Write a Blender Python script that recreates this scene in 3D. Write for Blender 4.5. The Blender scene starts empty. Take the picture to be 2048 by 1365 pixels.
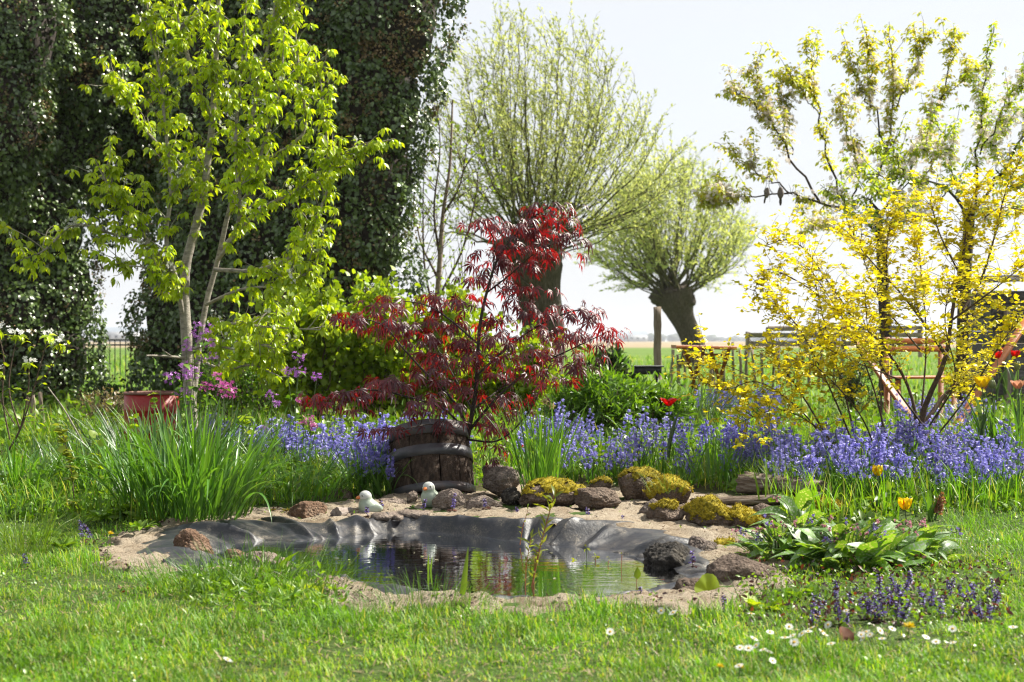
import bpy, bmesh, math, random
import numpy as np
from mathutils import Vector, Matrix

# ------------------------------------------------------------------ camera, sky, sun, exposure
scn = bpy.context.scene
COL = scn.collection
FPX = 2844.0            # focal length in photo pixels (50 mm on 36 mm, 2048 px wide)
CH = 1.0                # camera height
cam_d = bpy.data.cameras.new('camera')
cam_d.lens = 50.0; cam_d.sensor_width = 36.0
cam_d.clip_start = 0.1; cam_d.clip_end = 20000
cam_d.dof.use_dof = True; cam_d.dof.focus_distance = 8.0; cam_d.dof.aperture_fstop = 3.8
cam = bpy.data.objects.new('camera', cam_d); COL.objects.link(cam)
cam.location = (0, 0, CH); cam.rotation_euler = (math.radians(90), 0, 0)
scn.camera = cam

SUN_AZ = math.radians(64)      # clockwise from the view direction: right and a little behind the garden
SUN_EL = math.radians(47)
sun_dir = Vector((math.sin(SUN_AZ)*math.cos(SUN_EL), math.cos(SUN_AZ)*math.cos(SUN_EL), math.sin(SUN_EL)))
sd = bpy.data.lights.new('sun', 'SUN'); sd.energy = 5.0; sd.angle = math.radians(0.6); sd.color = (1.0, 0.94, 0.83)
so = bpy.data.objects.new('sun', sd); COL.objects.link(so)
so.rotation_euler = (-sun_dir).to_track_quat('-Z', 'Y').to_euler()
so.location = (30, 15, 40)

world = bpy.data.worlds.new('World'); scn.world = world; world.use_nodes = True
wn = world.node_tree; wn.nodes.clear()
def wnode(t, **kw):
    n = wn.nodes.new(t)
    for k, v in kw.items(): setattr(n, k, v)
    return n
sky = wnode('ShaderNodeTexSky', sky_type='NISHITA', sun_disc=False)
sky.sun_elevation = SUN_EL; sky.sun_rotation = SUN_AZ
sky.dust_density = 2.5; sky.air_density = 1.0
tc = wnode('ShaderNodeTexCoord')
mp = wnode('ShaderNodeMapping'); mp.inputs['Scale'].default_value = (1.6, 1.6, 7.0)
nz = wnode('ShaderNodeTexNoise'); nz.inputs['Scale'].default_value = 2.2; nz.inputs['Detail'].default_value = 6; nz.inputs['Roughness'].default_value = 0.55
rp = wnode('ShaderNodeValToRGB')
rp.color_ramp.elements[0].position = 0.30; rp.color_ramp.elements[0].color = (0.80,)*3 + (1,)
rp.color_ramp.elements[1].position = 0.62; rp.color_ramp.elements[1].color = (0.97,)*3 + (1,)
mx = wnode('ShaderNodeMix', data_type='RGBA')
mx.inputs[7].default_value = (3.62, 3.70, 3.82, 1)
bg = wnode('ShaderNodeBackground'); bg.inputs['Strength'].default_value = 0.1
wo = wnode('ShaderNodeOutputWorld')
wn.links.new(tc.outputs['Generated'], mp.inputs['Vector']); wn.links.new(mp.outputs[0], nz.inputs['Vector'])
wn.links.new(nz.outputs[0], rp.inputs[0]); wn.links.new(rp.outputs[0], mx.inputs[0])
wn.links.new(sky.outputs[0], mx.inputs[6]); wn.links.new(mx.outputs[2], bg.inputs[0]); wn.links.new(bg.outputs[0], wo.inputs[0])

vs = scn.view_settings
vs.view_transform = 'Standard'; vs.look = 'None'; vs.gamma = 1.0; vs.use_curve_mapping = False
vs.exposure = 1.32
cy = scn.cycles
cy.max_bounces = 8; cy.diffuse_bounces = 3; cy.glossy_bounces = 3; cy.transmission_bounces = 5; cy.transparent_max_bounces = 8
cy.caustics_reflective = False; cy.caustics_refractive = False
cy.use_denoising = True
cy.pixel_filter_type = 'BLACKMAN_HARRIS'; cy.filter_width = 1.2
try:
    cy.denoiser = 'OPENIMAGEDENOISE'; cy.denoising_input_passes = 'RGB_ALBEDO_NORMAL'; cy.denoising_prefilter = 'ACCURATE'
except Exception: pass

# ------------------------------------------------------------------ helpers
R8 = np.random.default_rng
def P(px, py, d): return np.array([(px-1024)/FPX*d, d, CH-(py-682.5)/FPX*d])
def nrm(a): return a/np.maximum(np.linalg.norm(a, axis=-1, keepdims=True), 1e-9)
def sst(t): t = np.clip(t, 0, 1); return t*t*(3-2*t)
def _h(ix, iy, iz, s):
    n = (ix.astype(np.int64)*374761393 + iy.astype(np.int64)*668265263 + iz.astype(np.int64)*1274126177 + s*974634777) & 0xffffffff
    n = ((n ^ (n >> 13))*1103515245) & 0xffffffff
    n = ((n ^ (n >> 16))*2246822519) & 0xffffffff
    return ((n ^ (n >> 15)) & 0xffff)/65535.0
def vn(x, y, z=0.0, s=0):
    x, y, z = np.broadcast_arrays(np.asarray(x, float), np.asarray(y, float), np.asarray(z, float))
    ix, iy, iz = np.floor(x), np.floor(y), np.floor(z)
    fx, fy, fz = sst(x-ix), sst(y-iy), sst(z-iz)
    r = 0
    for a in (0, 1):
        for b in (0, 1):
            for c in (0, 1):
                w = (fx if a else 1-fx)*(fy if b else 1-fy)*(fz if c else 1-fz)
                r = r + w*_h(ix+a, iy+b, iz+c, s)
    return r*2-1
def fbm(x, y, z=0.0, s=0, o=4, g=0.5):
    r = 0; a = 1.0; f = 1.0
    for i in range(o):
        r = r + a*vn(np.asarray(x)*f, np.asarray(y)*f, np.asarray(z)*f, s+i*17); a *= g; f *= 2.03
    return r

class Geo:
    def __init__(s): s.v = []; s.f = []; s.r = []; s.n = 0
    def add(s, V, F, r=0.0):
        V = np.asarray(V, float).reshape(-1, 3); F = np.asarray(F, np.int64)
        if len(V) == 0 or len(F) == 0: return s
        s.v.append(V); s.f.append(F+s.n); s.n += len(V)
        s.r.append(np.broadcast_to(np.asarray(r, float), (len(V),)))
        return s
    def addg(s, t, r=0.0): return s.add(t[0], t[1], r)
    def mesh(s, name, mat=None, smooth=False, origin=(0, 0, 0)):
        me = bpy.data.meshes.new(name)
        if not s.v: return me
        V = np.concatenate(s.v) - np.asarray(origin, float)
        li, ls, c = [], [], 0
        for F in s.f:
            k = F.shape[1]; li.append(F.ravel()); ls.append(c+np.arange(len(F))*k); c += F.size
        li = np.concatenate(li).astype(np.int32); ls = np.concatenate(ls).astype(np.int32)
        me.vertices.add(len(V)); me.vertices.foreach_set('co', V.astype(np.float32).ravel())
        me.loops.add(len(li)); me.loops.foreach_set('vertex_index', li)
        me.polygons.add(len(ls)); me.polygons.foreach_set('loop_start', ls)
        if smooth: me.polygons.foreach_set('use_smooth', np.ones(len(ls), bool))
        at = me.attributes.new('rnd', 'FLOAT', 'POINT'); at.data.foreach_set('value', np.concatenate(s.r).astype(np.float32))
        me.update(calc_edges=True)
        if mat: me.materials.append(mat)
        return me

def tag(o, label=None, cat=None, group=None, kind=None):
    if label: o['label'] = label
    if cat: o['category'] = cat
    if group: o['group'] = group
    if kind: o['kind'] = kind
    return o
def thing(name, loc, label, cat, group=None):
    o = bpy.data.objects.new(name, None); COL.objects.link(o); o.location = tuple(float(v) for v in loc)
    o.empty_display_size = 0.1
    return tag(o, label, cat, group)
def obj(name, me, parent=None, loc=None, mat=None):
    o = bpy.data.objects.new(name, me); COL.objects.link(o)
    if parent is not None: o.parent = parent
    if mat is not None: o.matrix_basis = mat
    elif loc is not None: o.location = tuple(float(v) for v in loc)
    return o
def build(name, geo, mat, parent=None, origin=None, smooth=False):
    """mesh object from world-space geometry; its origin sits on the parent's origin or at the given point"""
    if parent is not None:
        org = np.array(parent_world(parent)); o = obj(name, geo.mesh(name, mat, smooth, org), parent)
    else:
        org = np.zeros(3) if origin is None else np.array(origin, float)
        o = obj(name, geo.mesh(name, mat, smooth, org), None, org)
    return o
def parent_world(o):
    p = np.array(o.location, float)
    while o.parent is not None:
        o = o.parent; p = p + np.array(o.location, float)
    return p
def copy_tree(o, parent=None):
    c = o.copy(); COL.objects.link(c); c.parent = parent
    for ch in o.children: copy_tree(ch, c)
    return c

def frames(d, up):
    d = nrm(d); x = np.cross(d, up); x = nrm(x + 1e-7); z = np.cross(x, d)
    return np.stack([x, d, z], axis=-1)
def inst(t, R, T, S):
    V, F = t; N = len(T); S = np.broadcast_to(np.asarray(S, float), (N,))
    W = np.einsum('nij,vj->nvi', R, V)*S[:, None, None]+T[:, None, :]
    FF = F[None]+(np.arange(N)*len(V))[:, None, None]
    return W.reshape(-1, 3), FF.reshape(-1, F.shape[1])
def tube(pts, rad, k=5, cap=True):
    pts = np.asarray(pts, float); n = len(pts); rad = np.broadcast_to(np.asarray(rad, float), (n,))
    t = np.gradient(pts, axis=0); t = nrm(t)
    ref = np.array([0.0, 0, 1.0]) if abs(t[0, 2]) < 0.9 else np.array([1.0, 0, 0])
    u = nrm(np.cross(t, ref)); w = np.cross(t, u)
    a = np.arange(k)*2*math.pi/k
    V = pts[:, None, :]+rad[:, None, None]*(np.cos(a)[None, :, None]*u[:, None, :]+np.sin(a)[None, :, None]*w[:, None, :])
    i = np.arange(n-1)[:, None]*k; j = np.arange(k)[None]; jn = (j+1) % k
    F = np.stack([i+j, i+jn, i+k+jn, i+k+j], -1).reshape(-1, 4)
    return V.reshape(-1, 3), F
def spl(pts, n=16):
    """Catmull-Rom through points -> n samples"""
    p = np.asarray(pts, float)
    if len(p) == 2: return p[0]+(p[1]-p[0])*np.linspace(0, 1, n)[:, None]
    q = np.vstack([2*p[0]-p[1], p, 2*p[-1]-p[-2]]); m = len(p)-1
    s = np.linspace(0, m-1e-6, n); i = np.floor(s).astype(int); t = (s-i)[:, None]
    a, b, c, d = q[i], q[i+1], q[i+2], q[i+3]
    return 0.5*((2*b)+(-a+c)*t+(2*a-5*b+4*c-d)*t*t+(-a+3*b-3*c+d)*t**3)
def wander(rng, p, d, L, n=6, wob=0.2, up=0.0):
    """a twig: start p, direction d, length L"""
    d = np.asarray(d, float)/np.linalg.norm(d); pts = [np.asarray(p, float)]
    for i in range(n):
        d = d+rng.normal(0, wob, 3)*0.5; d[2] += up/n; d = d/np.linalg.norm(d)
        pts.append(pts[-1]+d*L/n)
    return np.array(pts)
_ico = {}
def ico(n):
    if n not in _ico:
        b = bmesh.new(); bmesh.ops.create_icosphere(b, subdivisions=n, radius=1.0)
        _ico[n] = (np.array([v.co[:] for v in b.verts]), np.array([[v.index for v in f.verts] for f in b.faces])); b.free()
    return _ico[n]
def box(c, s, rot=None):
    V = np.array([[x, y, z] for x in (-.5, .5) for y in (-.5, .5) for z in (-.5, .5)])*np.asarray(s, float)
    if rot is not None: V = V @ np.array(rot).T
    F = np.array([[0, 1, 3, 2], [4, 6, 7, 5], [0, 4, 5, 1], [2, 3, 7, 6], [0, 2, 6, 4], [1, 5, 7, 3]])
    return V+np.asarray(c, float), F
def bar(a, b, w, h, rng=None, up=(0, 0, 1), n=1, jit=0.0):
    """rectangular bar from a to b, n segments, jittered section"""
    a = np.asarray(a, float); b = np.asarray(b, float); d = nrm(b-a); u = np.asarray(up, float)
    if abs(np.dot(d, u)) > 0.95: u = np.array([0, 1.0, 0])
    x = nrm(np.cross(d, u)); z = np.cross(x, d); V = []
    e = min(w, h)*0.12
    sec = [(-w/2+e, -h/2), (w/2-e, -h/2), (w/2, -h/2+e), (w/2, h/2-e), (w/2-e, h/2), (-w/2+e, h/2), (-w/2, h/2-e), (-w/2, -h/2+e)]
    for i in range(n+1):
        c = a+(b-a)*i/n
        for (p, q) in sec:
            j = (rng.normal(0, jit, 3) if rng is not None and jit else 0)
            V.append(c+x*p+z*q+j)
    F = []
    for i in range(n):
        for k in range(8): F.append([i*8+k, i*8+(k+1) % 8, (i+1)*8+(k+1) % 8, (i+1)*8+k])
    m = n*8
    for o_ in (0, m):
        for k in (0, 2, 4): F.append([o_, o_+k+1, o_+k+2, o_+k+3])
    return np.array(V), np.array(F)
def rotm(ax, ang):
    return np.array(Matrix.Rotation(ang, 3, ax))

# leaf templates: base at origin, length 1 along +Y, normal +Z (triangles)
def leaf(w=0.45, prof=(0.0, 0.62, 1.0, 0.72, 0.0), fold=0.25, droop=0.25, tip=0.0):
    n = len(prof); V = []; F = []
    for i, p in enumerate(prof):
        y = i/(n-1); z = -droop*y*y; hw = w*0.5*p
        V += [[-hw, y, z+fold*hw], [0, y, z], [hw, y, z+fold*hw]]
    for i in range(n-1):
        a = i*3
        for (q, r) in ((0, 1), (1, 2)):
            if prof[i] == 0: F.append([a+1, a+3+r, a+3+q] if True else 0)
            elif prof[i+1] == 0: F.append([a+q, a+r, a+4])
            else: F += [[a+q, a+r, a+3+r], [a+q, a+3+r, a+3+q]]
    return np.array(V), np.array(F)
def palmate(nl=7, lobew=0.16, spread=2.2, droop=0.35, depth=0.3, lens=None, fold=0.3):
    """lobed leaf: lobes radiate from the stalk end at origin, mid lobe along +Y"""
    V = []; F = []
    for i in range(nl):
        u = (i-(nl-1)/2)/((nl-1)/2); a = u*spread
        L = (1.0-0.42*abs(u)**1.5) if lens is None else lens[i]
        d = np.array([math.sin(a), math.cos(a), 0]); s = np.array([math.cos(a), -math.sin(a), 0]); hw = lobew*L
        b = len(V)
        def q(t, k, zz): return d*L*t+s*k+np.array([0, 0, zz-droop*(L*t)**2])
        V += [q(0, 0, 0), q(0.45, -hw*.85, fold*hw), q(0.42, 0, 0), q(0.45, hw*.85, fold*hw), q(1.0, 0, -0.05)]
        F += [[b, b+2, b+1], [b, b+3, b+2], [b+1, b+2, b+4], [b+2, b+3, b+4]]
    # web between lobes
    return np.array(V), np.array(F)
def fan(n=9, lobes=3, cut=0.35, cup=0.15, rng=None):
    """broad rounded lobed leaf (currant, hogweed, mallow)"""
    V = [[0, 0, 0]]; 
    for i in range(n):
        u = i/(n-1); a = (u-0.5)*4.6
        r = 0.5+0.5*math.cos(a*0.5); r *= 1-cut*abs(math.sin(u*math.pi*lobes))**0.8*(1 if i % 2 else 0.4)
        V.append([math.sin(a)*r*0.62, 0.25+math.cos(a)*r*0.7, cup*(math.sin(a)**2)*r-0.12*r*r+0.04*(i % 2)])
    V.append([0, 0.32, 0.0]); c = len(V)-1
    F = [[c, i+1, i] for i in range(1, n)]+[[c, 1, 0], [c, 0, n]]
    return np.array(V, float), np.array(F)
def strap(L=1.0, w=0.03, phi0=0.1, bend=0.8, n=7, pw=3.0, fold=0.35, twist=0.0):
    """long blade rising along +Z, bending towards +Y"""
    t = np.linspace(0, 1, n+1); ph = phi0+bend*t**1.6
    dy = np.sin(ph)*L/n; dz = np.cos(ph)*L/n
    y = np.concatenate([[0], np.cumsum(dy[:-1])]); z = np.concatenate([[0], np.cumsum(dz[:-1])])
    hw = 0.5*w*(0.55+0.45*np.sin(np.minimum(t*2.2, 1)*math.pi/2))*(1-t**pw); tw = twist*t
    V = []; F = []
    for i in range(n+1):
        c, s_ = math.cos(tw[i]), math.sin(tw[i])
        nx, ny, nzv = s_, c, 0
        V += [[-hw[i]*c, y[i]+hw[i]*s_-fold*hw[i]*math.cos(ph[i]), z[i]+fold*hw[i]*math.sin(ph[i])], [0, y[i], z[i]], [hw[i]*c, y[i]-hw[i]*s_-fold*hw[i]*math.cos(ph[i]), z[i]+fold*hw[i]*math.sin(ph[i])]]
    for i in range(n):
        a = i*3
        F += [[a, a+1, a+4, a+3], [a+1, a+2, a+5, a+4]]
    return np.array(V), np.array(F)
def blades(B, az, L, W, phi0, bend, n=3):
    """many grass blades at once -> V, quads"""
    N = len(B); t = np.linspace(0, 1, n+1)
    ph = phi0[:, None]+bend[:, None]*t[None]**1.3
    st = L[:, None]/n
    hy = np.concatenate([np.zeros((N, 1)), np.cumsum(np.sin(ph[:, :-1])*st, 1)], 1)
    hz_ = np.concatenate([np.zeros((N, 1)), np.cumsum(np.cos(ph[:, :-1])*st, 1)], 1)
    dx, dy = np.sin(az), np.cos(az)
    c = B[:, None, :]+np.stack([hy*dx[:, None], hy*dy[:, None], hz_], -1)
    hw = 0.5*W[:, None]*(1-t[None]**2.2)
    sv = np.stack([np.cos(az), -np.sin(az), np.zeros(N)], -1)[:, None, :]
    V = np.stack([c-sv*hw[..., None], c+sv*hw[..., None]], 2)      # N, n+1, 2, 3
    i = np.arange(N)[:, None]*(2*(n+1)); k = np.arange(n)[None]*2
    F = np.stack([i+k, i+k+1, i+k+3, i+k+2], -1).reshape(-1, 4)
    return V.reshape(-1, 3), F
def rdir(rng, n, up=0.0, flat=1.0):
    d = rng.normal(0, 1, (n, 3)); d[:, 2] = d[:, 2]*flat+up
    return nrm(d)
def in_frame(T, m=0):
    T = np.asarray(T); y = np.maximum(T[:, 1], 0.1)
    px = T[:, 0]/y*FPX+1024; py = 682.5-(T[:, 2]-CH)/y*FPX
    return (px > -m) & (px < 2048+m) & (py > -m) & (py < 1365+m)
def scatter(root, name, tmpls, R, T, S, mat, nparts=300, sname='foliage', rng=None, smooth=False, var=None):
    """the nparts pieces that show largest become parts of their own, the rest one stuff part"""
    rng = rng or R8(1); N = len(T); S = np.broadcast_to(np.asarray(S, float), (N,))
    k = rng.integers(0, len(tmpls), N) if var is None else var
    org = parent_world(root)
    sc = T[:, 1]-0.9*S*5+rng.normal(0, 0.08, N)+np.where(in_frame(T, 10), 0, 1000)
    order = np.argsort(sc); sel = order[:nparts]; rest = order[nparts:]
    sel = sel[sc[sel] < 900] if len(rest) else sel
    rest = np.setdiff1d(order, sel)
    mes = []
    for q, t in enumerate(tmpls):
        mes.append(Geo().addg(t).mesh(name, mat, smooth))
    for i in sel:
        M4 = np.eye(4); M4[:3, :3] = R[i]*S[i]; M4[:3, 3] = T[i]-org
        obj(name, mes[k[i]], root, mat=Matrix(M4.tolist()))
    if len(rest):
        g = Geo()
        for q, t in enumerate(tmpls):
            m = rest[k[rest] == q]
            if len(m):
                V, F = inst(t, R[m], T[m], S[m]); g.add(V, F, np.repeat(rng.random(len(m)), len(t[0])))
        o = build(sname, g, mat, root, smooth=smooth); o['kind'] = 'stuff'

# ------------------------------------------------------------------ materials
def newmat(name):
    m = bpy.data.materials.new(name); m.use_nodes = True; nt = m.node_tree; nt.nodes.clear(); return m, nt
def N(nt, t, **kw):
    n = nt.nodes.new(t)
    for k, v in kw.items():
        if k in n.inputs: n.inputs[k].default_value = v
        else: setattr(n, k, v)
    return n
def ramp(nt, fac, cols, pos=None):
    r = nt.nodes.new('ShaderNodeValToRGB'); e = r.color_ramp.elements
    pos = pos or [i/(len(cols)-1) for i in range(len(cols))]
    while len(e) < len(cols): e.new(0.5)
    for i, (c, p) in enumerate(zip(cols, pos)): e[i].position = p; e[i].color = tuple(c)+(1,)
    if fac is not None: nt.links.new(fac, r.inputs[0])
    return r.outputs[0]
def rnd_value(nt):
    a = N(nt, 'ShaderNodeAttribute', attribute_name='rnd'); oi = nt.nodes.new('ShaderNodeObjectInfo')
    ad = N(nt, 'ShaderNodeMath', operation='ADD'); nt.links.new(a.outputs['Fac'], ad.inputs[0]); nt.links.new(oi.outputs['Random'], ad.inputs[1])
    fr = N(nt, 'ShaderNodeMath', operation='FRACT'); nt.links.new(ad.outputs[0], fr.inputs[0]); return fr.outputs[0]
KL = 0.70      # overall reflectance of foliage and other surfaces
KM = {'pear_leaf': 1.5, 'ivy_leaf': 2.1, 'ivy_berries': 1.7, 'lawn_blade': 1.65, 'lime_leaf': 1.35, 'bush_leaf': 1.4, 'daffodil_leaf': 1.4, 'cherry_leaf': 1.8, 'cherry_leaf_green': 1.7, 'blossom': 1.4, 'petal_white': 1.3, 'willow_leaf': 1.5, 'willow_leaf_pale': 1.5, 'ground_cover_leaf': 1.4, 'tuft_leaf': 1.3, 'weed_leaf': 1.2, 'yellow_leaf': 1.25, 'bluebell_petal': 1.3, 'bluebell_petal_deep': 1.25, 'honesty_petal': 1.3, 'honesty_petal_pink': 1.25, 'tulip_red': 1.25, 'tulip_yellow': 1.3, 'lungwort_leaf': 2.1}
def leafmat(name, cols, trans=0.42, tcol=(1.25, 1.15, 0.5), rough=0.42, spec=0.5, spots=None, pos=None):
    m, nt = newmat(name); L = nt.links
    base = ramp(nt, rnd_value(nt), [tuple(min(.92, v*KL*KM.get(name, 1.0)) for v in c) for c in cols], pos)
    geo = nt.nodes.new('ShaderNodeNewGeometry')
    nz = N(nt, 'ShaderNodeTexNoise'); nz.inputs['Scale'].default_value = 3.0; L.new(geo.outputs['Position'], nz.inputs['Vector'])
    hs = nt.nodes.new('ShaderNodeHueSaturation')
    mr = N(nt, 'ShaderNodeMapRange'); mr.inputs[1].default_value = .3; mr.inputs[2].default_value = .7; mr.inputs[3].default_value = .72; mr.inputs[4].default_value = 1.25
    L.new(nz.outputs[0], mr.inputs[0]); L.new(mr.outputs[0], hs.inputs['Value']); L.new(base, hs.inputs['Color'])
    col = hs.outputs[0]
    if spots:
        t2 = nt.nodes.new('ShaderNodeTexCoord')
        vo = N(nt, 'ShaderNodeTexVoronoi', Scale=spots[1]); L.new(t2.outputs['Object'], vo.inputs['Vector'])
        rr = ramp(nt, vo.outputs['Distance'], [(1, 1, 1), (0, 0, 0)], [0.28, 0.44])
        mm = N(nt, 'ShaderNodeMix', data_type='RGBA'); L.new(rr, mm.inputs[0]); L.new(col, mm.inputs[6]); mm.inputs[7].default_value = tuple(spots[0])+(1,)
        col = mm.outputs[2]
    pb = N(nt, 'ShaderNodeBsdfPrincipled'); L.new(col, pb.inputs['Base Color']); pb.inputs['Roughness'].default_value = rough
    pb.inputs['Specular IOR Level'].default_value = spec
    out = nt.nodes.new('ShaderNodeOutputMaterial')
    if trans > 0:
        mu = N(nt, 'ShaderNodeMix', data_type='RGBA', blend_type='MULTIPLY'); mu.inputs[0].default_value = 1.0
        L.new(col, mu.inputs[6]); mu.inputs[7].default_value = tuple(tcol)+(1,)
        tr = nt.nodes.new('ShaderNodeBsdfTranslucent'); L.new(mu.outputs[2], tr.inputs['Color'])
        ms = nt.nodes.new('ShaderNodeMixShader'); ms.inputs[0].default_value = trans
        L.new(pb.outputs[0], ms.inputs[1]); L.new(tr.outputs[0], ms.inputs[2]); L.new(ms.outputs[0], out.inputs[0])
    else: L.new(pb.outputs[0], out.inputs[0])
    return m
def solid(name, cols, scale=8.0, rough=0.7, bump=0.3, bscale=None, detail=6, spec=0.4, stretch=None, metal=0.0, pos=None, rnd=0.0, bdist=0.02):
    """noise-coloured opaque material in object space"""
    m, nt = newmat(name); L = nt.links
    t2 = nt.nodes.new('ShaderNodeTexCoord'); vec = t2.outputs['Object']
    if stretch:
        mpn = nt.nodes.new('ShaderNodeMapping'); mpn.inputs['Scale'].default_value = stretch; L.new(vec, mpn.inputs['Vector']); vec = mpn.outputs[0]
    nz = N(nt, 'ShaderNodeTexNoise', Scale=scale, Detail=detail, Roughness=0.62); L.new(vec, nz.inputs['Vector'])
    fac = nz.outputs[0]
    if rnd:
        mr = N(nt, 'ShaderNodeMapRange'); mr.inputs[3].default_value = -rnd; mr.inputs[4].default_value = rnd; L.new(rnd_value(nt), mr.inputs[0])
        ad = N(nt, 'ShaderNodeMath', operation='ADD'); L.new(fac, ad.inputs[0]); L.new(mr.outputs[0], ad.inputs[1]); fac = ad.outputs[0]
    if pos is None: pos = [0.3+0.4*i/max(1, len(cols)-1) for i in range(len(cols))]
    col = ramp(nt, fac, [tuple(v*KL for v in c) for c in cols], pos)
    pb = N(nt, 'ShaderNodeBsdfPrincipled', Roughness=rough, Metallic=metal); L.new(col, pb.inputs['Base Color'])
    pb.inputs['Specular IOR Level'].default_value = spec
    if bump:
        n2 = N(nt, 'ShaderNodeTexNoise', Scale=bscale or scale*4, Detail=8, Roughness=0.7); L.new(vec, n2.inputs['Vector'])
        bp = N(nt, 'ShaderNodeBump', Strength=bump, Distance=bdist); L.new(n2.outputs[0], bp.inputs['Height']); L.new(bp.outputs[0], pb.inputs['Normal'])
    out = nt.nodes.new('ShaderNodeOutputMaterial'); L.new(pb.outputs[0], out.inputs[0]); return m
# ------------------------------------------------------------------ terrain and pond layout
PC = np.array([-0.32, 6.62])         # pond centre
def ray_poly(pts):
    """pixel outline (px, py, height) -> radius as a function of angle round the pond centre"""
    w = np.array([[(px-1024)/FPX*((CH-z)*FPX/(py-682.5)), (CH-z)*FPX/(py-682.5)] for px, py, z in pts])-PC
    a = np.arctan2(w[:, 1], w[:, 0]); r = np.hypot(w[:, 0], w[:, 1]); o = np.argsort(a); a, r = a[o], r[o]
    return lambda th: np.interp(np.mod(th+math.pi, 2*math.pi)-math.pi, np.concatenate([a-2*math.pi, a, a+2*math.pi]), np.concatenate([r, r, r]))
WZ = -0.025
RW = ray_poly([(432, 1106, WZ), (470, 1090, WZ), (520, 1080, WZ), (590, 1084, WZ), (650, 1078, WZ), (700, 1075, WZ), (760, 1069, WZ), (850, 1065, WZ), (920, 1069, WZ),
               (1000, 1079, WZ), (1080, 1089, WZ), (1150, 1095, WZ), (1230, 1106, WZ), (1300, 1120, WZ), (1350, 1140, WZ), (1372, 1158, -.02),
               (1310, 1167, 0), (1250, 1176, 0), (1180, 1190, 0), (1100, 1191, 0), (1020, 1192, 0), (960, 1190, 0), (900, 1182, 0), (850, 1176, 0), (800, 1166, 0), (740, 1156, 0), (690, 1147, 0), (640, 1140, 0), (590, 1133, 0), (520, 1126, 0), (470, 1120, 0)])
RL0 = ray_poly([(215, 1112, 0), (235, 1092, 0), (290, 1068, .0), (350, 1056, .0), (420, 1043, .0), (490, 1046, .0), (560, 1060, .0), (620, 1052, .0), (700, 1048, .0), (760, 1034, .02), (820, 1025, .04), (870, 1040, .04), (920, 1040, .06),
               (990, 1024, .085), (1060, 1030, .085), (1120, 1026, .085), (1200, 1036, .085), (1270, 1046, .065), (1340, 1046, .04), (1400, 1056, .04), (1440, 1085, .03), (1445, 1130, .0), (1420, 1170, 0),
               (1340, 1180, 0), (1260, 1187, 0), (1200, 1198, 0), (1100, 1199, 0), (1020, 1200, 0), (940, 1200, 0), (870, 1202, 0), (790, 1198, 0), (700, 1184, 0), (640, 1172, 0), (560, 1156, 0), (430, 1137, 0), (330, 1140, 0), (260, 1135, 0)])
RL = lambda th: np.maximum(RL0(th), RW(th)+0.11)
RS = ray_poly([(185, 1116, 0), (205, 1086, 0), (260, 1060, .02), (350, 1040, .03), (430, 1028, .03), (520, 1018, .04), (620, 1010, .05), (720, 1000, .05), (820, 990, .05), (900, 985, .05), (1000, 978, .05), (1100, 972, .05), (1200, 968, .05), (1300, 970, .05), (1400, 980, .05), (1500, 1000, .05),
               (1560, 1030, .04), (1600, 1080, .03), (1580, 1140, 0), (1530, 1200, 0), (1440, 1228, 0), (1350, 1226, 0), (1250, 1218, 0), (1150, 1222, 0), (1050, 1230, 0), (960, 1232, 0), (880, 1212, 0), (800, 1222, 0), (740, 1238, 0), (680, 1222, 0), (630, 1185, 0), (560, 1165, 0), (430, 1152, 0), (300, 1156, 0), (215, 1146, 0)])
def polar(x, y):
    dx, dy = np.asarray(x)-PC[0], np.asarray(y)-PC[1]
    return np.hypot(dx, dy), np.arctan2(dy, dx)
def hz0(x, y):
    x = np.asarray(x, float); y = np.asarray(y, float)
    z = 0.20*sst((y-7.6)/5.5)+0.05*sst((y-7.3)/0.9)*sst((10-y)/2)
    z = z+0.055*np.exp(-((x-.22)/.55)**2)*sst((y-7.05)/.25)*sst((8.0-y)/.35)
    z = z+0.012*fbm(x*1.3, y*1.3, s=3, o=3)*np.where(y < 30, 1, 0.3)
    return z
def hz(x, y):
    """height of the ground"""
    z = hz0(x, y); r, th = polar(x, y)
    return z-0.55*sst((RL(th)-0.02-r)/0.25)
def ground_z(x, y): return float(hz0(x, y))

def grid_axis(segs):
    a = [segs[0][0]]
    for lo, hi, st in segs:
        n = max(1, int(round((hi-lo)/st))); a += list(lo+(hi-lo)*(np.arange(n)+1)/n)
    return np.array(a)
xs = grid_axis([(-6000, -400, 1400), (-400, -40, 60), (-40, -8, 4), (-8, -3.2, .3), (-3.2, 3.2, .045), (3.2, 8, .3), (8, 40, 4), (40, 400, 60), (400, 6000, 1400)])
ys = grid_axis([(-30, 2, 4), (2, 4, .25), (4, 9, .045), (9, 16, .2), (16, 40, 1.5), (40, 200, 20), (200, 1000, 160), (1000, 9000, 2000)])
X, Y = np.meshgrid(xs, ys); Z = hz(X, Y)
nx, ny = len(xs), len(ys)
i = (np.arange(ny-1)[:, None]*nx+np.arange(nx-1)[None]).ravel()
GF = np.stack([i, i+1, i+nx+1, i+nx], -1)

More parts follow.
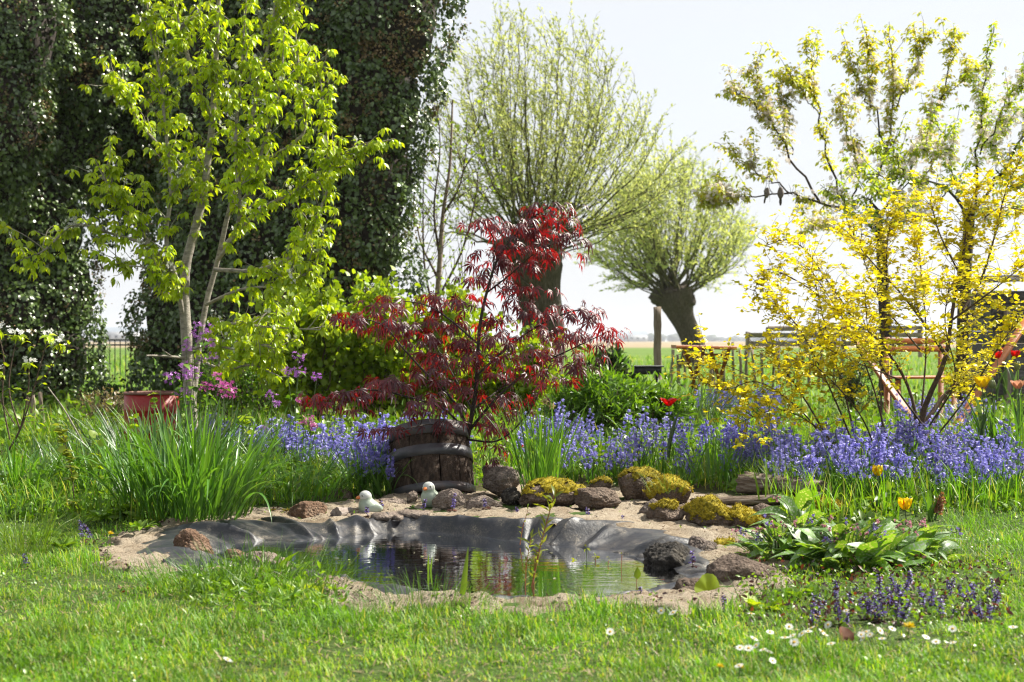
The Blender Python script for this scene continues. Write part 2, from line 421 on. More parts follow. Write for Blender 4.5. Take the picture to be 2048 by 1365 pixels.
m, nt = newmat('ground'); L = nt.links
geo = nt.nodes.new('ShaderNodeNewGeometry'); sep = nt.nodes.new('ShaderNodeSeparateXYZ'); L.new(geo.outputs['Position'], sep.inputs[0])
n1 = N(nt, 'ShaderNodeTexNoise', Scale=1.1, Detail=8, Roughness=.65); L.new(geo.outputs['Position'], n1.inputs['Vector'])
n2 = N(nt, 'ShaderNodeTexNoise', Scale=45, Detail=4); L.new(geo.outputs['Position'], n2.inputs['Vector'])
mpf = nt.nodes.new('ShaderNodeMapping'); mpf.inputs['Scale'].default_value = (0.02, 0.16, 1); L.new(geo.outputs['Position'], mpf.inputs['Vector'])
n3 = N(nt, 'ShaderNodeTexNoise', Scale=1.0, Detail=6, Roughness=.6); L.new(mpf.outputs[0], n3.inputs['Vector'])
lawn = ramp(nt, n2.outputs[0], [(.022, .042, .008), (.045, .075, .014), (.075, .085, .026)], [.3, .55, .75])
soil = ramp(nt, n2.outputs[0], [(.03, .028, .012), (.06, .055, .02), (.10, .08, .045)], [.3, .55, .75])
field = ramp(nt, n3.outputs[0], [(.05, .11, .012), (.085, .15, .02), (.13, .165, .04)], [.3, .5, .7])
reed = ramp(nt, n3.outputs[0], [(.22, .165, .10), (.26, .205, .135), (.15, .16, .05)], [.3, .5, .72])
def mixc(f, a, b):
    k = N(nt, 'ShaderNodeMix', data_type='RGBA'); L.new(f, k.inputs[0]); L.new(a, k.inputs[6]); L.new(b, k.inputs[7]); return k.outputs[2]
def band(lo, hi, jit=0.0):
    src = sep.outputs['Y']
    if jit:
        q = N(nt, 'ShaderNodeMath', operation='MULTIPLY_ADD'); q.inputs[1].default_value = jit; L.new(n1.outputs[0], q.inputs[0]); L.new(src, q.inputs[2]); src = q.outputs[0]
    k = N(nt, 'ShaderNodeMapRange'); k.inputs[1].default_value = lo; k.inputs[2].default_value = hi; L.new(src, k.inputs[0]); return k.outputs[0]
c = mixc(band(8.2, 9.2), lawn, soil); c = mixc(band(14, 20), c, field); c = mixc(band(150, 190), c, reed)
pb = N(nt, 'ShaderNodeBsdfPrincipled', Roughness=.95); L.new(c, pb.inputs['Base Color']); pb.inputs['Specular IOR Level'].default_value = .15
bp = N(nt, 'ShaderNodeBump', Strength=.6, Distance=.02); L.new(n2.outputs[0], bp.inputs['Height']); L.new(bp.outputs[0], pb.inputs['Normal'])
out = nt.nodes.new('ShaderNodeOutputMaterial'); L.new(pb.outputs[0], out.inputs[0])
M_ground = m
o = build('ground', Geo().add(np.stack([X, Y, Z], -1).reshape(-1, 3), GF), M_ground, smooth=True); tag(o, kind='structure')

# sand bank round the pond
def sand_mat():
    m, nt = newmat('sand'); L = nt.links
    t = nt.nodes.new('ShaderNodeTexCoord')
    a = N(nt, 'ShaderNodeTexNoise', Scale=260, Detail=3, Roughness=.8); L.new(t.outputs['Object'], a.inputs['Vector'])
    b = N(nt, 'ShaderNodeTexNoise', Scale=5, Detail=7, Roughness=.65); L.new(t.outputs['Object'], b.inputs['Vector'])
    vo = N(nt, 'ShaderNodeTexVoronoi', Scale=120); L.new(t.outputs['Object'], vo.inputs['Vector'])
    c1 = ramp(nt, a.outputs[0], [(.13, .097, .064), (.36, .30, .22), (.54, .47, .37)], [.36, .5, .64])
    c2 = ramp(nt, b.outputs[0], [(.55, .49, .42), (.9, .88, .85), (1, 1, 1)], [.36, .5, .64])
    mu = N(nt, 'ShaderNodeMix', data_type='RGBA', blend_type='MULTIPLY'); mu.inputs[0].default_value = 1; L.new(c1, mu.inputs[6]); L.new(c2, mu.inputs[7])
    rr = ramp(nt, vo.outputs['Color'], [(.30, .2, .13), (1, 1, 1)], [.10, .16])
    m2 = N(nt, 'ShaderNodeMix', data_type='RGBA', blend_type='MULTIPLY'); m2.inputs[0].default_value = 1; L.new(mu.outputs[2], m2.inputs[6]); L.new(rr, m2.inputs[7])
    pb = N(nt, 'ShaderNodeBsdfPrincipled', Roughness=.95); L.new(m2.outputs[2], pb.inputs['Base Color']); pb.inputs['Specular IOR Level'].default_value = .2
    bp = N(nt, 'ShaderNodeBump', Strength=1.0, Distance=.012); L.new(a.outputs[0], bp.inputs['Height'])
    b2 = N(nt, 'ShaderNodeBump', Strength=.6, Distance=.03); L.new(b.outputs[0], b2.inputs['Height']); L.new(bp.outputs[0], b2.inputs['Normal']); L.new(b2.outputs[0], pb.inputs['Normal'])
    o = nt.nodes.new('ShaderNodeOutputMaterial'); L.new(pb.outputs[0], o.inputs[0]); return m
M_sand = sand_mat()
NT = 720
th = np.linspace(-math.pi, math.pi, NT, endpoint=False)
def ring(fr, rows, zf):
    """closed polar sheet: rows of t in 0..1, fr(t) radius, zf(x, y, r, t)"""
    t = np.linspace(0, 1, rows)[:, None]; r = fr(t, th[None]); x = PC[0]+r*np.cos(th)[None]; y = PC[1]+r*np.sin(th)[None]
    z = zf(x, y, t, th[None]+0*t)
    V = np.stack([x, y, z], -1).reshape(-1, 3)
    i = np.arange(rows-1)[:, None]*NT; j = np.arange(NT)[None]; jn = (j+1) % NT
    return V, np.stack([i+j, i+jn, i+NT+jn, i+NT+j], -1).reshape(-1, 4)
def sand_z(x, y, t, a):
    edge = sst((1-t)/0.18)
    lump = 0.45*fbm(x*5, y*5, s=9, o=4)+0.30*fbm(x*19, y*19, s=4, o=3)+.12*fbm(x*60, y*60, s=6, o=2)
    r, _ = polar(x, y); inn = sst((r-RW(a))/np.maximum(RL(a)-RW(a), .04)/0.8)
    return hz0(x, y)-0.02+0.030*edge+0.030*lump*edge-0.036*(1-inn)+.012*sst((fbm(x*3.1, y*3.1, s=15, o=3)-.05)/.5)
o = build('sand', Geo().add(*ring(lambda t, a: (RW(a)+(0.35+.55*sst((-np.sin(a)+.1)/.5))*(RL(a)-RW(a)))*(1-t)+(RS(a)+0.04*np.sin(a*23)+.03*np.sin(a*57+1))*t, 42, sand_z)), M_sand, smooth=True); tag(o, kind='structure')

# black rubber liner with folds
rg = R8(11)
folds = []
for k in range(110):
    folds.append((rg.uniform(-math.pi, math.pi), rg.uniform(.012, .042), rg.uniform(-.32, .32), rg.choice([1, 1, -1])*rg.uniform(.006, .030), rg.uniform(.2, .7)))
def fold_h(a, t):
    h = 0
    for a0, w, sl, A, tc_ in folds:
        d = np.mod(a-a0-sl*(t-.4)+math.pi, 2*math.pi)-math.pi
        h = h+A*(.45*np.exp(-(d/w)**2)+.55*np.exp(-np.abs(d)/(w*.55)))*np.exp(-((t-tc_)/.45)**2)
    return h
def liner_z(x, y, t, a):
    rim = hz0(x, y)
    front = sst((-np.sin(a)+.15)/.6)                     # camera side is flatter
    crest = rim+0.022*(1-front)+0.006
    # t: 0 pond bottom edge, .45 water line, .75 crest, 1 outer edge
    z = np.where(t < .45, -0.24+(WZ+.24)*(t/.45)**1.6, 0)
    z = np.where((t >= .45) & (t < .75), WZ+(crest-WZ)*sst((t-.45)/.30), z)
    z = np.where(t >= .75, crest-(0.040)*sst((t-.75)/.25), z)
    f = fold_h(a, t)
    return z+f*(0.25+0.75*sst((t-.35)/.3))*(1-.6*front)
def liner_r(t, a):
    W, Lr = RW(a), RL(a)+.03*np.sin(a*31)
    r = np.where(t < .45, W*(0.62+0.38*(t/.45)), 0)
    r = np.where(t >= .45, W+(Lr-W)*((t-.45)/.55)**1.15, r)
    return r-0.5*fold_h(a, t)*np.exp(-((t-.62)/.2)**2)
m, nt = newmat('pond_liner_rubber'); L = nt.links
t_ = nt.nodes.new('ShaderNodeTexCoord')
a_ = N(nt, 'ShaderNodeTexNoise', Scale=7, Detail=9, Roughness=.72); L.new(t_.outputs['Object'], a_.inputs['Vector'])
b_ = N(nt, 'ShaderNodeTexNoise', Scale=150, Detail=3, Roughness=.7); L.new(t_.outputs['Object'], b_.inputs['Vector'])
dust = ramp(nt, a_.outputs[0], [(0, 0, 0), (.2, .2, .2), (1, 1, 1)], [.45, .58, .70])
gr = ramp(nt, b_.outputs[0], [(0, 0, 0), (1, 1, 1)], [.45, .62])
mu = N(nt, 'ShaderNodeMath', operation='MULTIPLY'); L.new(dust, mu.inputs[0]); L.new(gr, mu.inputs[1])
ad = N(nt, 'ShaderNodeMath', operation='MULTIPLY_ADD'); ad.inputs[1].default_value = .22; L.new(dust, ad.inputs[0]); L.new(mu.outputs[0], ad.inputs[2])
cm = N(nt, 'ShaderNodeMix', data_type='RGBA'); cm.inputs[6].default_value = (.013, .015, .020, 1); cm.inputs[7].default_value = (.30, .26, .20, 1); L.new(ad.outputs[0], cm.inputs[0])
pb = N(nt, 'ShaderNodeBsdfPrincipled'); L.new(cm.outputs[2], pb.inputs['Base Color']); pb.inputs['Specular IOR Level'].default_value = .45
rr = N(nt, 'ShaderNodeMapRange'); rr.inputs[3].default_value = .42; rr.inputs[4].default_value = .85; L.new(ad.outputs[0], rr.inputs[0]); L.new(rr.outputs[0], pb.inputs['Roughness'])
bp = N(nt, 'ShaderNodeBump', Strength=.45, Distance=.02); L.new(a_.outputs[0], bp.inputs['Height']); L.new(bp.outputs[0], pb.inputs['Normal'])
o_ = nt.nodes.new('ShaderNodeOutputMaterial'); L.new(pb.outputs[0], o_.inputs[0]); M_liner = m
NT = 900; th = np.linspace(-math.pi, math.pi, NT, endpoint=False)
o = build('pond_liner', Geo().add(*ring(liner_r, 40, liner_z)), M_liner, smooth=True)
tag(o, 'crumpled black rubber pond liner showing round the water edge', 'pond liner')

# muddy bed and water
NT = 360; th = np.linspace(-math.pi, math.pi, NT, endpoint=False)
M_mud = solid('pond_mud', [(.08, .05, .018), (.26, .165, .07), (.48, .35, .19)], scale=3.5, rough=.9, bump=.4, bscale=18, pos=[.36, .52, .68])
def bed_z(x, y, t, a): return -0.05-0.17*(1-t**2.2)+0.035*fbm(x*3.2, y*3.2, s=21, o=4)*(1-t*.6)-.055*t
o = build('pond_bed', Geo().add(*ring(lambda t, a: (RW(a)*0.985)*t+0.001, 30, bed_z)), M_mud, smooth=True); tag(o, kind='structure')
m, nt = newmat('water'); L = nt.links
fr = N(nt, 'ShaderNodeFresnel', IOR=1.33); tr = N(nt, 'ShaderNodeBsdfTransparent'); tr.inputs[0].default_value = (.66, .54, .36, 1)
gl = N(nt, 'ShaderNodeBsdfGlossy', Roughness=.025); gl.inputs[0].default_value = (.9, .92, .95, 1)
t_ = nt.nodes.new('ShaderNodeTexCoord'); mpw = nt.nodes.new('ShaderNodeMapping'); mpw.inputs['Scale'].default_value = (3, 9, 1); L.new(t_.outputs['Object'], mpw.inputs['Vector'])
nw = N(nt, 'ShaderNodeTexNoise', Scale=2.2, Detail=3); L.new(mpw.outputs[0], nw.inputs['Vector'])
bp = N(nt, 'ShaderNodeBump', Strength=.10, Distance=.012); L.new(nw.outputs[0], bp.inputs['Height'])
L.new(bp.outputs[0], gl.inputs['Normal']); L.new(bp.outputs[0], fr.inputs['Normal'])
ms = nt.nodes.new('ShaderNodeMixShader'); turb = N(nt, 'ShaderNodeBsdfDiffuse'); turb.inputs[0].default_value = (.20, .13, .055, 1); mt_ = nt.nodes.new('ShaderNodeMixShader'); mt_.inputs[0].default_value = .52; L.new(tr.outputs[0], mt_.inputs[1]); L.new(turb.outputs[0], mt_.inputs[2])
L.new(fr.outputs[0], ms.inputs[0]); L.new(mt_.outputs[0], ms.inputs[1]); L.new(gl.outputs[0], ms.inputs[2])
o_ = nt.nodes.new('ShaderNodeOutputMaterial'); L.new(ms.outputs[0], o_.inputs[0])
o = build('water', Geo().add(*ring(lambda t, a: RW(a)*1.03*t+0.0005, 4, lambda x, y, t, a: WZ+0*x)), m, smooth=True); tag(o, kind='structure')

# ------------------------------------------------------------------ rocks
def rockmat(name, cols, pore=26):
    m, nt = newmat(name); L = nt.links
    t = nt.nodes.new('ShaderNodeTexCoord')
    a = N(nt, 'ShaderNodeTexNoise', Scale=9, Detail=8, Roughness=.7); L.new(t.outputs['Object'], a.inputs['Vector'])
    v = N(nt, 'ShaderNodeTexVoronoi', Scale=pore*3); L.new(t.outputs['Object'], v.inputs['Vector'])
    f = N(nt, 'ShaderNodeTexNoise', Scale=pore*3.2, Detail=6, Roughness=.8); L.new(t.outputs['Object'], f.inputs['Vector'])
    c = ramp(nt, a.outputs[0], [tuple(v*.78 for v in c_) for c_ in cols], [.3+.4*i/(len(cols)-1) for i in range(len(cols))])
    d = ramp(nt, f.outputs[0], [(.45, .42, .4), (1, 1, 1), (1.25, 1.2, 1.15)], [.36, .5, .7])
    mu = N(nt, 'ShaderNodeMix', data_type='RGBA', blend_type='MULTIPLY'); mu.inputs[0].default_value = 1; L.new(c, mu.inputs[6]); L.new(d, mu.inputs[7])
    pb = N(nt, 'ShaderNodeBsdfPrincipled', Roughness=.9); L.new(mu.outputs[2], pb.inputs['Base Color']); pb.inputs['Specular IOR Level'].default_value = .25
    b1 = N(nt, 'ShaderNodeBump', Strength=.9, Distance=.012); L.new(f.outputs[0], b1.inputs['Height'])
    b2 = N(nt, 'ShaderNodeBump', Strength=.6, Distance=.02); L.new(v.outputs['Distance'], b2.inputs['Height']); L.new(b1.outputs[0], b2.inputs['Normal']); L.new(b2.outputs[0], pb.inputs['Normal'])
    o = nt.nodes.new('ShaderNodeOutputMaterial'); L.new(pb.outputs[0], o.inputs[0]); return m
M_rock = {'b': rockmat('rock_brown', [(.085, .060, .045), (.17, .125, .095), (.28, .22, .17)]),
          'g': rockmat('rock_grey', [(.11, .085, .07), (.21, .17, .145), (.33, .28, .24)]),
          'p': rockmat('rock_pink', [(.17, .125, .10), (.28, .225, .185), (.42, .35, .29)]),
          'd': rockmat('rock_dark', [(.012, .011, .010), (.045, .040, .034), (.16, .14, .11)], 18),
          'o': rockmat('rock_rust', [(.11, .058, .034), (.22, .135, .085), (.36, .26, .18)])}
M_moss = leafmat('moss', [(.17, .14, .014), (.36, .29, .02), (.52, .41, .035), (.26, .23, .02)], trans=.25, tcol=(1.1, 1, .5), rough=.85, spec=.15)
def rock(px, py, w, h, d, kind, label, seed, tilt=0, flat=.8, jag=.22, moss=None, dz=None):
    """a stone whose visible outline is w x h photo pixels centred on (px, py) at distance d"""
    s = d/FPX; c = P(px, py, d); rx, rz = w*s/2, h*s/2
    V, F = ico(5 if w > 64 else 4)
    q = V*1.0
    k = 1+jag*fbm(V[:, 0]*1.1+seed*3.1, V[:, 1]*1.1, V[:, 2]*1.1, s=seed, o=2)+jag*.35*fbm(V[:, 0]*3.2, V[:, 1]*3.2+seed, V[:, 2]*3.2, s=seed+5, o=4, g=.6)
    fine = -.055*np.abs(fbm(V[:, 0]*7, V[:, 1]*7+seed, V[:, 2]*7, s=seed+8, o=3, g=.7))-.05*sst((vn(V[:, 0]*13, V[:, 1]*13, V[:, 2]*13+seed, s=seed)-.25)/.4)
    # chip the stone with a few planes so that it has faces and edges
    rg = R8(seed+100)
    for u in rdir(rg, 7):
        dd = V @ u; k = np.where(dd > .55, np.minimum(k, rg.uniform(.72, .95)/np.maximum(dd, .55)), k)
    q = V*(k+fine*(jag/.16)**.5)[:, None]
    q *= np.array([rx*1.06, (rx+rz)*.55*1.0, rz*1.12]); q[:, 2] = np.where(q[:, 2] < 0, q[:, 2]*flat*1.25, q[:, 2])
    q = q @ rotm('Y', math.radians(tilt)).T
    root = build('rock', Geo().add(q+c, F), M_rock[kind], origin=c, smooth=True); tag(root, label, 'rock', 'rocks round the pond')
    if moss is not None:
        nn = nrm(q*np.array([1/rx**2, 1/((rx+rz)*.55)**2, 1/rz**2])); mk = nn[:, 2]+.62*fbm(q[:, 0]*13, q[:, 1]*13, q[:, 2]*13, s=seed+9, o=4, g=.65)
        idx = np.where(mk > moss)[0]; keep = np.zeros(len(q), bool); keep[idx] = True
        FF = F[keep[F].all(1)]
        if len(FF):
            th_ = .002+.012*sst((mk-moss)/.3)*(1+.6*fbm(q[:, 0]*40, q[:, 1]*40, q[:, 2]*40, s=2, o=2))
            g = Geo().add(q+nn*th_[:, None]+c, FF, rg.random(len(q)))
            nb = int(min(2600, len(idx)*1.3)); b = rg.choice(idx, nb)
            B = q[b]+nn[b]*th_[b][:, None]*.8+c+rg.normal(0, .003, (nb, 3))
            D = nn[b]*.6+rdir(rg, nb, .5)*.7; Rr = frames(D, rdir(rg, nb))
            g.add(*inst(leaf(.5, (0.6, 1, 0), .3, .3), Rr, B, rg.uniform(.006, .014, nb)), np.repeat(rg.random(nb), 9))
            mo = obj('moss', g.mesh('moss', M_moss, False, c), root); mo['kind'] = 'stuff'
    return root
rocks = [
 (505, 1036, 58, 30, 7.95, 'g', 'small dark flat stone left of the rounded brown rock behind the liner', 1, 0, .8, .2, None),
 (560, 1036, 46, 30, 7.95, 'o', 'small rust-coloured mossy stone touching the rounded brown rock', 2, 10, .8, .2, .75),
 (619, 1030, 76, 52, 7.9, 'o', 'rounded reddish brown rock left of the two ceramic birds', 3, 5, .8, .15, None),
 (684, 1000, 56, 50, 8.6, 'b', 'dark brown rock in the leaves behind the left ceramic bird', 4, 0, .8, .2, None),
 (772, 1014, 84, 34, 8.3, 'p', 'flat sandy stone between the two ceramic birds', 5, 0, .8, .15, None),
 (824, 996, 26, 28, 8.35, 'p', 'small pointed pinkish stone just left of the right ceramic bird', 6, 25, .8, .3, None),
 (902, 1004, 66, 52, 8.1, 'p', 'rounded sandy rock touching the right ceramic bird', 7, 0, .8, .12, None),
 (962, 1012, 76, 40, 8.05, 'p', 'low sandy rock behind the bugle spike, right of the rounded one', 8, -8, .8, .15, None),
 (1000, 962, 80, 64, 8.55, 'g', 'grey brown rock against the right side of the barrel', 9, -10, .8, .2, None),
 (988, 942, 46, 26, 8.75, 'g', 'small grey stone on top of the pile beside the barrel', 10, 0, .8, .2, None),
 (1022, 995, 48, 38, 8.15, 'd', 'small dark pitted stone left of the mossy slab', 11, 0, .8, .3, .9),
 (1102, 992, 136, 56, 8.05, 'b', 'long low rock with a cap of yellow moss below the grass clump', 12, -6, .8, .14, .55),
 (1202, 976, 46, 32, 8.5, 'b', 'small mossy stone behind the plain brown rock', 13, 0, .8, .2, .6),
 (1190, 1000, 98, 48, 7.95, 'b', 'plain brown oblong rock on the sand, bare of moss', 14, 3, .8, .13, None),
 (1280, 978, 98, 68, 8.4, 'b', 'large round brown rock with a thin moss crown', 15, 0, .8, .14, .86),
 (1336, 988, 88, 62, 8.15, 'b', 'rock almost wholly covered in yellow green moss', 16, 12, .8, .16, .30),
 (1334, 1030, 72, 48, 7.65, 'b', 'small brown rock with a moss edge right of the open sand', 17, 0, .8, .16, .95),
 (1302, 1018, 50, 30, 7.8, 'g', 'thin tilted grey stone at the right end of the sand', 18, -18, .8, .2, None),
 (1420, 1036, 104, 66, 7.6, 'b', 'mound of thick golden moss over a rock below the lower log', 19, 8, .8, .2, .1),
 (1484, 1042, 66, 44, 7.55, 'b', 'small golden moss hummock left of the round brown stone', 20, 0, .8, .2, .0),
 (1532, 1032, 60, 44, 7.6, 'b', 'round dark brown stone at the end of the moss hummocks', 21, 0, .8, .15, None),
 (1658, 1028, 84, 40, 8.0, 'b', 'low moss covered stone behind the lungwort leaves', 22, 0, .8, .2, .0),
 (1340, 1126, 112, 80, 6.55, 'd', 'jagged black pitted rock standing in the water at the right', 23, 8, .9, .34, None),
 (1402, 1106, 66, 66, 6.75, 'g', 'rough grey brown rock leaning behind the black one', 24, -15, .9, .28, None),
 (384, 1102, 84, 66, 6.75, 'o', 'reddish porous rock standing at the left tip of the water', 25, 12, .9, .2, None),
 (470, 1112, 40, 26, 6.7, 'o', 'small wet reddish stone beside the left water tip', 26, 0, .9, .2, None),
 (536, 1140, 116, 66, 6.25, 'p', 'grey pink porous rock on the near edge behind the weeds', 27, 14, .9, .2, None),
 (1392, 1196, 108, 78, 5.75, 'b', 'slanting brown rock on the near right shore', 28, 28, .9, .16, None),
 (1478, 1168, 140, 104, 6.0, 'b', 'big shaded brown boulder under the lungwort', 29, 0, .9, .16, None),
 (1440, 1100, 60, 30, 6.9, 'g', 'flat stone behind the black rock', 30, -12, .9, .2, .7),
]
for (px, py, w, h, d, k, lab, sd_, ti, fl, jg, ms_) in rocks: rock(px, py, w, h, d, k, lab, sd_, ti, fl, jg, ms_)
# thin slabs laid on the liner edge
def slab(px, py, w, d, dep, label, seed, th_=.012, ang=0.0):
    rg = R8(seed); n = 11; a = np.sort(rg.uniform(0, 2*math.pi, n)); c = P(px, py, d); s = d/FPX
    q = np.stack([np.cos(a)*w*s/2*rg.uniform(.8, 1.05, n), np.sin(a)*dep/2*rg.uniform(.75, 1.1, n)], -1) @ rotm('Z', ang)[:2, :2].T
    V = np.concatenate([np.c_[q, np.full(n, th_)+rg.normal(0, .002, n)], np.c_[q*1.02, np.full(n, -th_)], [[0, 0, th_+.004]], [[0, 0, -th_]]])
    F = [[i, (i+1) % n, 2*n] for i in range(n)]+[[n+(i+1) % n, n+i, 2*n+1] for i in range(n)]
    F += [[i, n+i, n+(i+1) % n] for i in range(n)]+[[i, n+(i+1) % n, (i+1) % n] for i in range(n)]
    V[:, 2] += V[:, 1]*.12
    o = build('stone_slab', Geo().add(V+c, F), M_rock['p'], origin=c); tag(o, label, 'stone slab', 'slabs on the liner edge')
rg = R8(45); n = 1500; a_ = rg.uniform(-math.pi, math.pi, n); u_ = rg.random(n)**.7; r_ = RL(a_)*(1-u_)+RS(a_)*u_; x_ = PC[0]+r_*np.cos(a_); y_ = PC[1]+r_*np.sin(a_)
T_ = np.stack([x_, y_, sand_z(x_, y_, u_*.7+.3, a_)+.002], -1); g = Geo(); V0, F0 = ico(1); S_ = .0025+.008*rg.random(n)**4
D_ = rdir(rg, n); W_, FF_ = inst((V0*np.array([1, .8, .55]), F0), frames(D_*np.array([1, 1, .15]), np.tile([0, 0, 1.0], (n, 1))), T_, S_); g.add(W_, FF_, np.repeat(rg.random(n), len(V0)))
tag(build('gravel', g, M_rock['p']), 'loose grit and little stones on the sand', 'gravel', kind='stuff')
slab(772, 1032, 78, 7.75, .16, 'pale curved stone slab lying on the back liner edge', 40, .010, .5)
slab(828, 1028, 76, 7.78, .13, 'second thin stone slab behind the first, right of the left bird', 41, .010, -.3)
slab(796, 1036, 24, 7.68, .07, 'tiny pale stone chip lying before the two slabs', 42, .008, 0)

# ------------------------------------------------------------------ weathered logs
M_log = solid('weathered_wood', [(.07, .045, .03), (.22, .16, .11), (.46, .40, .33)], scale=6, stretch=(1.2, 9, 9), rough=.9, bump=1.0, bscale=7, pos=[.34, .5, .66], bdist=.03)
M_logs = solid('wood_stub', [(.22, .17, .14), (.36, .30, .26), (.45, .40, .36)], scale=6, stretch=(1.5, 9, 9), rough=.9, bump=.8, bscale=8, bdist=.02)
def log(a, b, ra, rb, label, seed, mat=None, k=22, n=20, flat=.75):
    rg = R8(seed); a = np.asarray(a); b = np.asarray(b); t = np.linspace(0, 1, n)[:, None]
    d = nrm(b-a); x = nrm(np.cross(d, [0, 0, 1.0])); z = np.cross(x, d); an = np.arange(k)*2*math.pi/k
    V = []
    for i in range(n):
        tt = i/(n-1); c = a+(b-a)*tt; r = ra+(rb-ra)*tt
        rr = r*(1+.16*fbm(np.cos(an)*1.6+seed, np.sin(an)*1.6, tt*1.2, s=seed, o=2)+.10*fbm(np.cos(an)*5, np.sin(an)*5, tt*2.0+seed, s=seed+3, o=3))
        e = rg.normal(0, .010, (k, 1))*d if i in (0, n-1) else 0
        V.append(c+rr[:, None]*(np.cos(an)[:, None]*x+flat*np.sin(an)[:, None]*z)+e)
    V = np.concatenate(V); i = np.arange(n-1)[:, None]*k; j = np.arange(k)[None]; jn = (j+1) % k
    g = Geo().add(V, np.stack([i+j, i+jn, i+k+jn, i+k+j], -1).reshape(-1, 4))
    for e, c in ((0, a), (n-1, b)):
        rim = V[e*k:(e+1)*k]; g.add(np.vstack([rim, (rim.mean(0)-(d if e else -d)*.012)[None]]), [[q, (q+1) % k, k] for q in range(k)])
    c = (a+b)/2; c[2] -= ra*flat
    o = build('log', g, mat or M_log, origin=c, smooth=False)
    # align the object's x axis with the log so that the grain runs along it
    ang = math.atan2(d[1], d[0]); o.rotation_euler = (0, 0, ang)
    Rz = np.array(Matrix.Rotation(-ang, 4, 'Z')); o.data.transform(Matrix(Rz.tolist()))
    return tag(o, label, 'log', 'old wood by the pond')
log(P(1492, 966, 8.6), P(1646, 982, 8.15), .085, .075, 'thick split weathered log with a pale top below the bluebells', 50)
log(P(1386, 1004, 8.0), P(1562, 1000, 8.2), .030, .045, 'thin dark weathered branch lying in front of the thick log', 51)
log(P(672, 1028, 7.85), P(716, 1026, 8.1), .034, .036, 'short pale wooden stub lying before the left ceramic bird', 52, M_logs, 16, 10, 1.0)
# ------------------------------------------------------------------ half-barrel planter
def stave_mat():
    m, nt = newmat('barrel_stave_wood'); L = nt.links
    t = nt.nodes.new('ShaderNodeTexCoord'); mp_ = nt.nodes.new('ShaderNodeMapping'); mp_.inputs['Scale'].default_value = (1, 1, .45); L.new(t.outputs['Object'], mp_.inputs['Vector'])
    a = N(nt, 'ShaderNodeTexNoise', Scale=38, Detail=8, Roughness=.75); L.new(mp_.outputs[0], a.inputs['Vector'])
    b = N(nt, 'ShaderNodeTexNoise', Scale=6.5, Detail=3); L.new(mp_.outputs[0], b.inputs['Vector'])
    v = N(nt, 'ShaderNodeTexVoronoi', feature='DISTANCE_TO_EDGE', Scale=34); L.new(t.outputs['Object'], v.inputs['Vector'])
    c1 = ramp(nt, a.outputs[0], [(.010, .007, .005), (.045, .030, .021), (.10, .072, .052)], [.34, .5, .66])
    lm = N(nt, 'ShaderNodeMath', operation='MULTIPLY_ADD'); lm.inputs[1].default_value = .25; L.new(rnd_value(nt), lm.inputs[0]); L.new(b.outputs[0], lm.inputs[2])
    am = N(nt, 'ShaderNodeMath', operation='MULTIPLY_ADD'); am.inputs[1].default_value = .55; L.new(a.outputs[0], am.inputs[0]); L.new(lm.outputs[0], am.inputs[2])
    mk = ramp(nt, am.outputs[0], [(0, 0, 0), (1, 1, 1)], [1.02, 1.20])
    k = N(nt, 'ShaderNodeMix', data_type='RGBA'); L.new(mk, k.inputs[0]); L.new(c1, k.inputs[6]); k.inputs[7].default_value = (.19, .155, .12, 1)
    pb = N(nt, 'ShaderNodeBsdfPrincipled', Roughness=.9); L.new(k.outputs[2], pb.inputs['Base Color']); pb.inputs['Specular IOR Level'].default_value = .25
    cr = ramp(nt, v.outputs['Distance'], [(0, 0, 0), (1, 1, 1)], [.0, .10])
    b1 = N(nt, 'ShaderNodeBump', Strength=.5, Distance=.008); L.new(cr, b1.inputs['Height'])
    b2 = N(nt, 'ShaderNodeBump', Strength=.9, Distance=.010); L.new(a.outputs[0], b2.inputs['Height']); L.new(b1.outputs[0], b2.inputs['Normal']); L.new(b2.outputs[0], pb.inputs['Normal'])
    o = nt.nodes.new('ShaderNodeOutputMaterial'); L.new(pb.outputs[0], o.inputs[0]); return m
M_stave = stave_mat()
M_hoop = solid('rusty_hoop', [(.05, .052, .062), (.10, .098, .105), (.20, .13, .095)], scale=5, rough=.40, bump=.2, bscale=60, metal=.25, pos=[.35, .55, .78])
M_soil = solid('potting_soil', [(.02, .014, .01), (.05, .035, .022)], scale=30, rough=1, bump=.9)
BD = 8.75
bc = P(866, 1000, BD); BH = 0.448
broot = thing('barrel_planter', bc, 'tilted old oak half-barrel planter with dark iron hoops holding the red maple', 'planter')
tiltM = rotm('Y', math.radians(-5.5)) @ rotm('X', math.radians(-19))
def brad(h):          # radius along the height 0..1
    return 0.252+0.022*math.sin(math.pi*min(1, h*.78+.12))-0.022*h
def bpos(a, h, dr=0.0):
    r = brad(h)+dr
    return np.array([r*math.cos(a), r*math.sin(a), h*BH])
rg = R8(60); NS = 11; edges = np.cumsum(np.concatenate([[0], rg.uniform(.75, 1.3, NS)])); edges = edges/edges[-1]*2*math.pi+.35
def bworld(p): return np.asarray(p) @ tiltM.T+bc
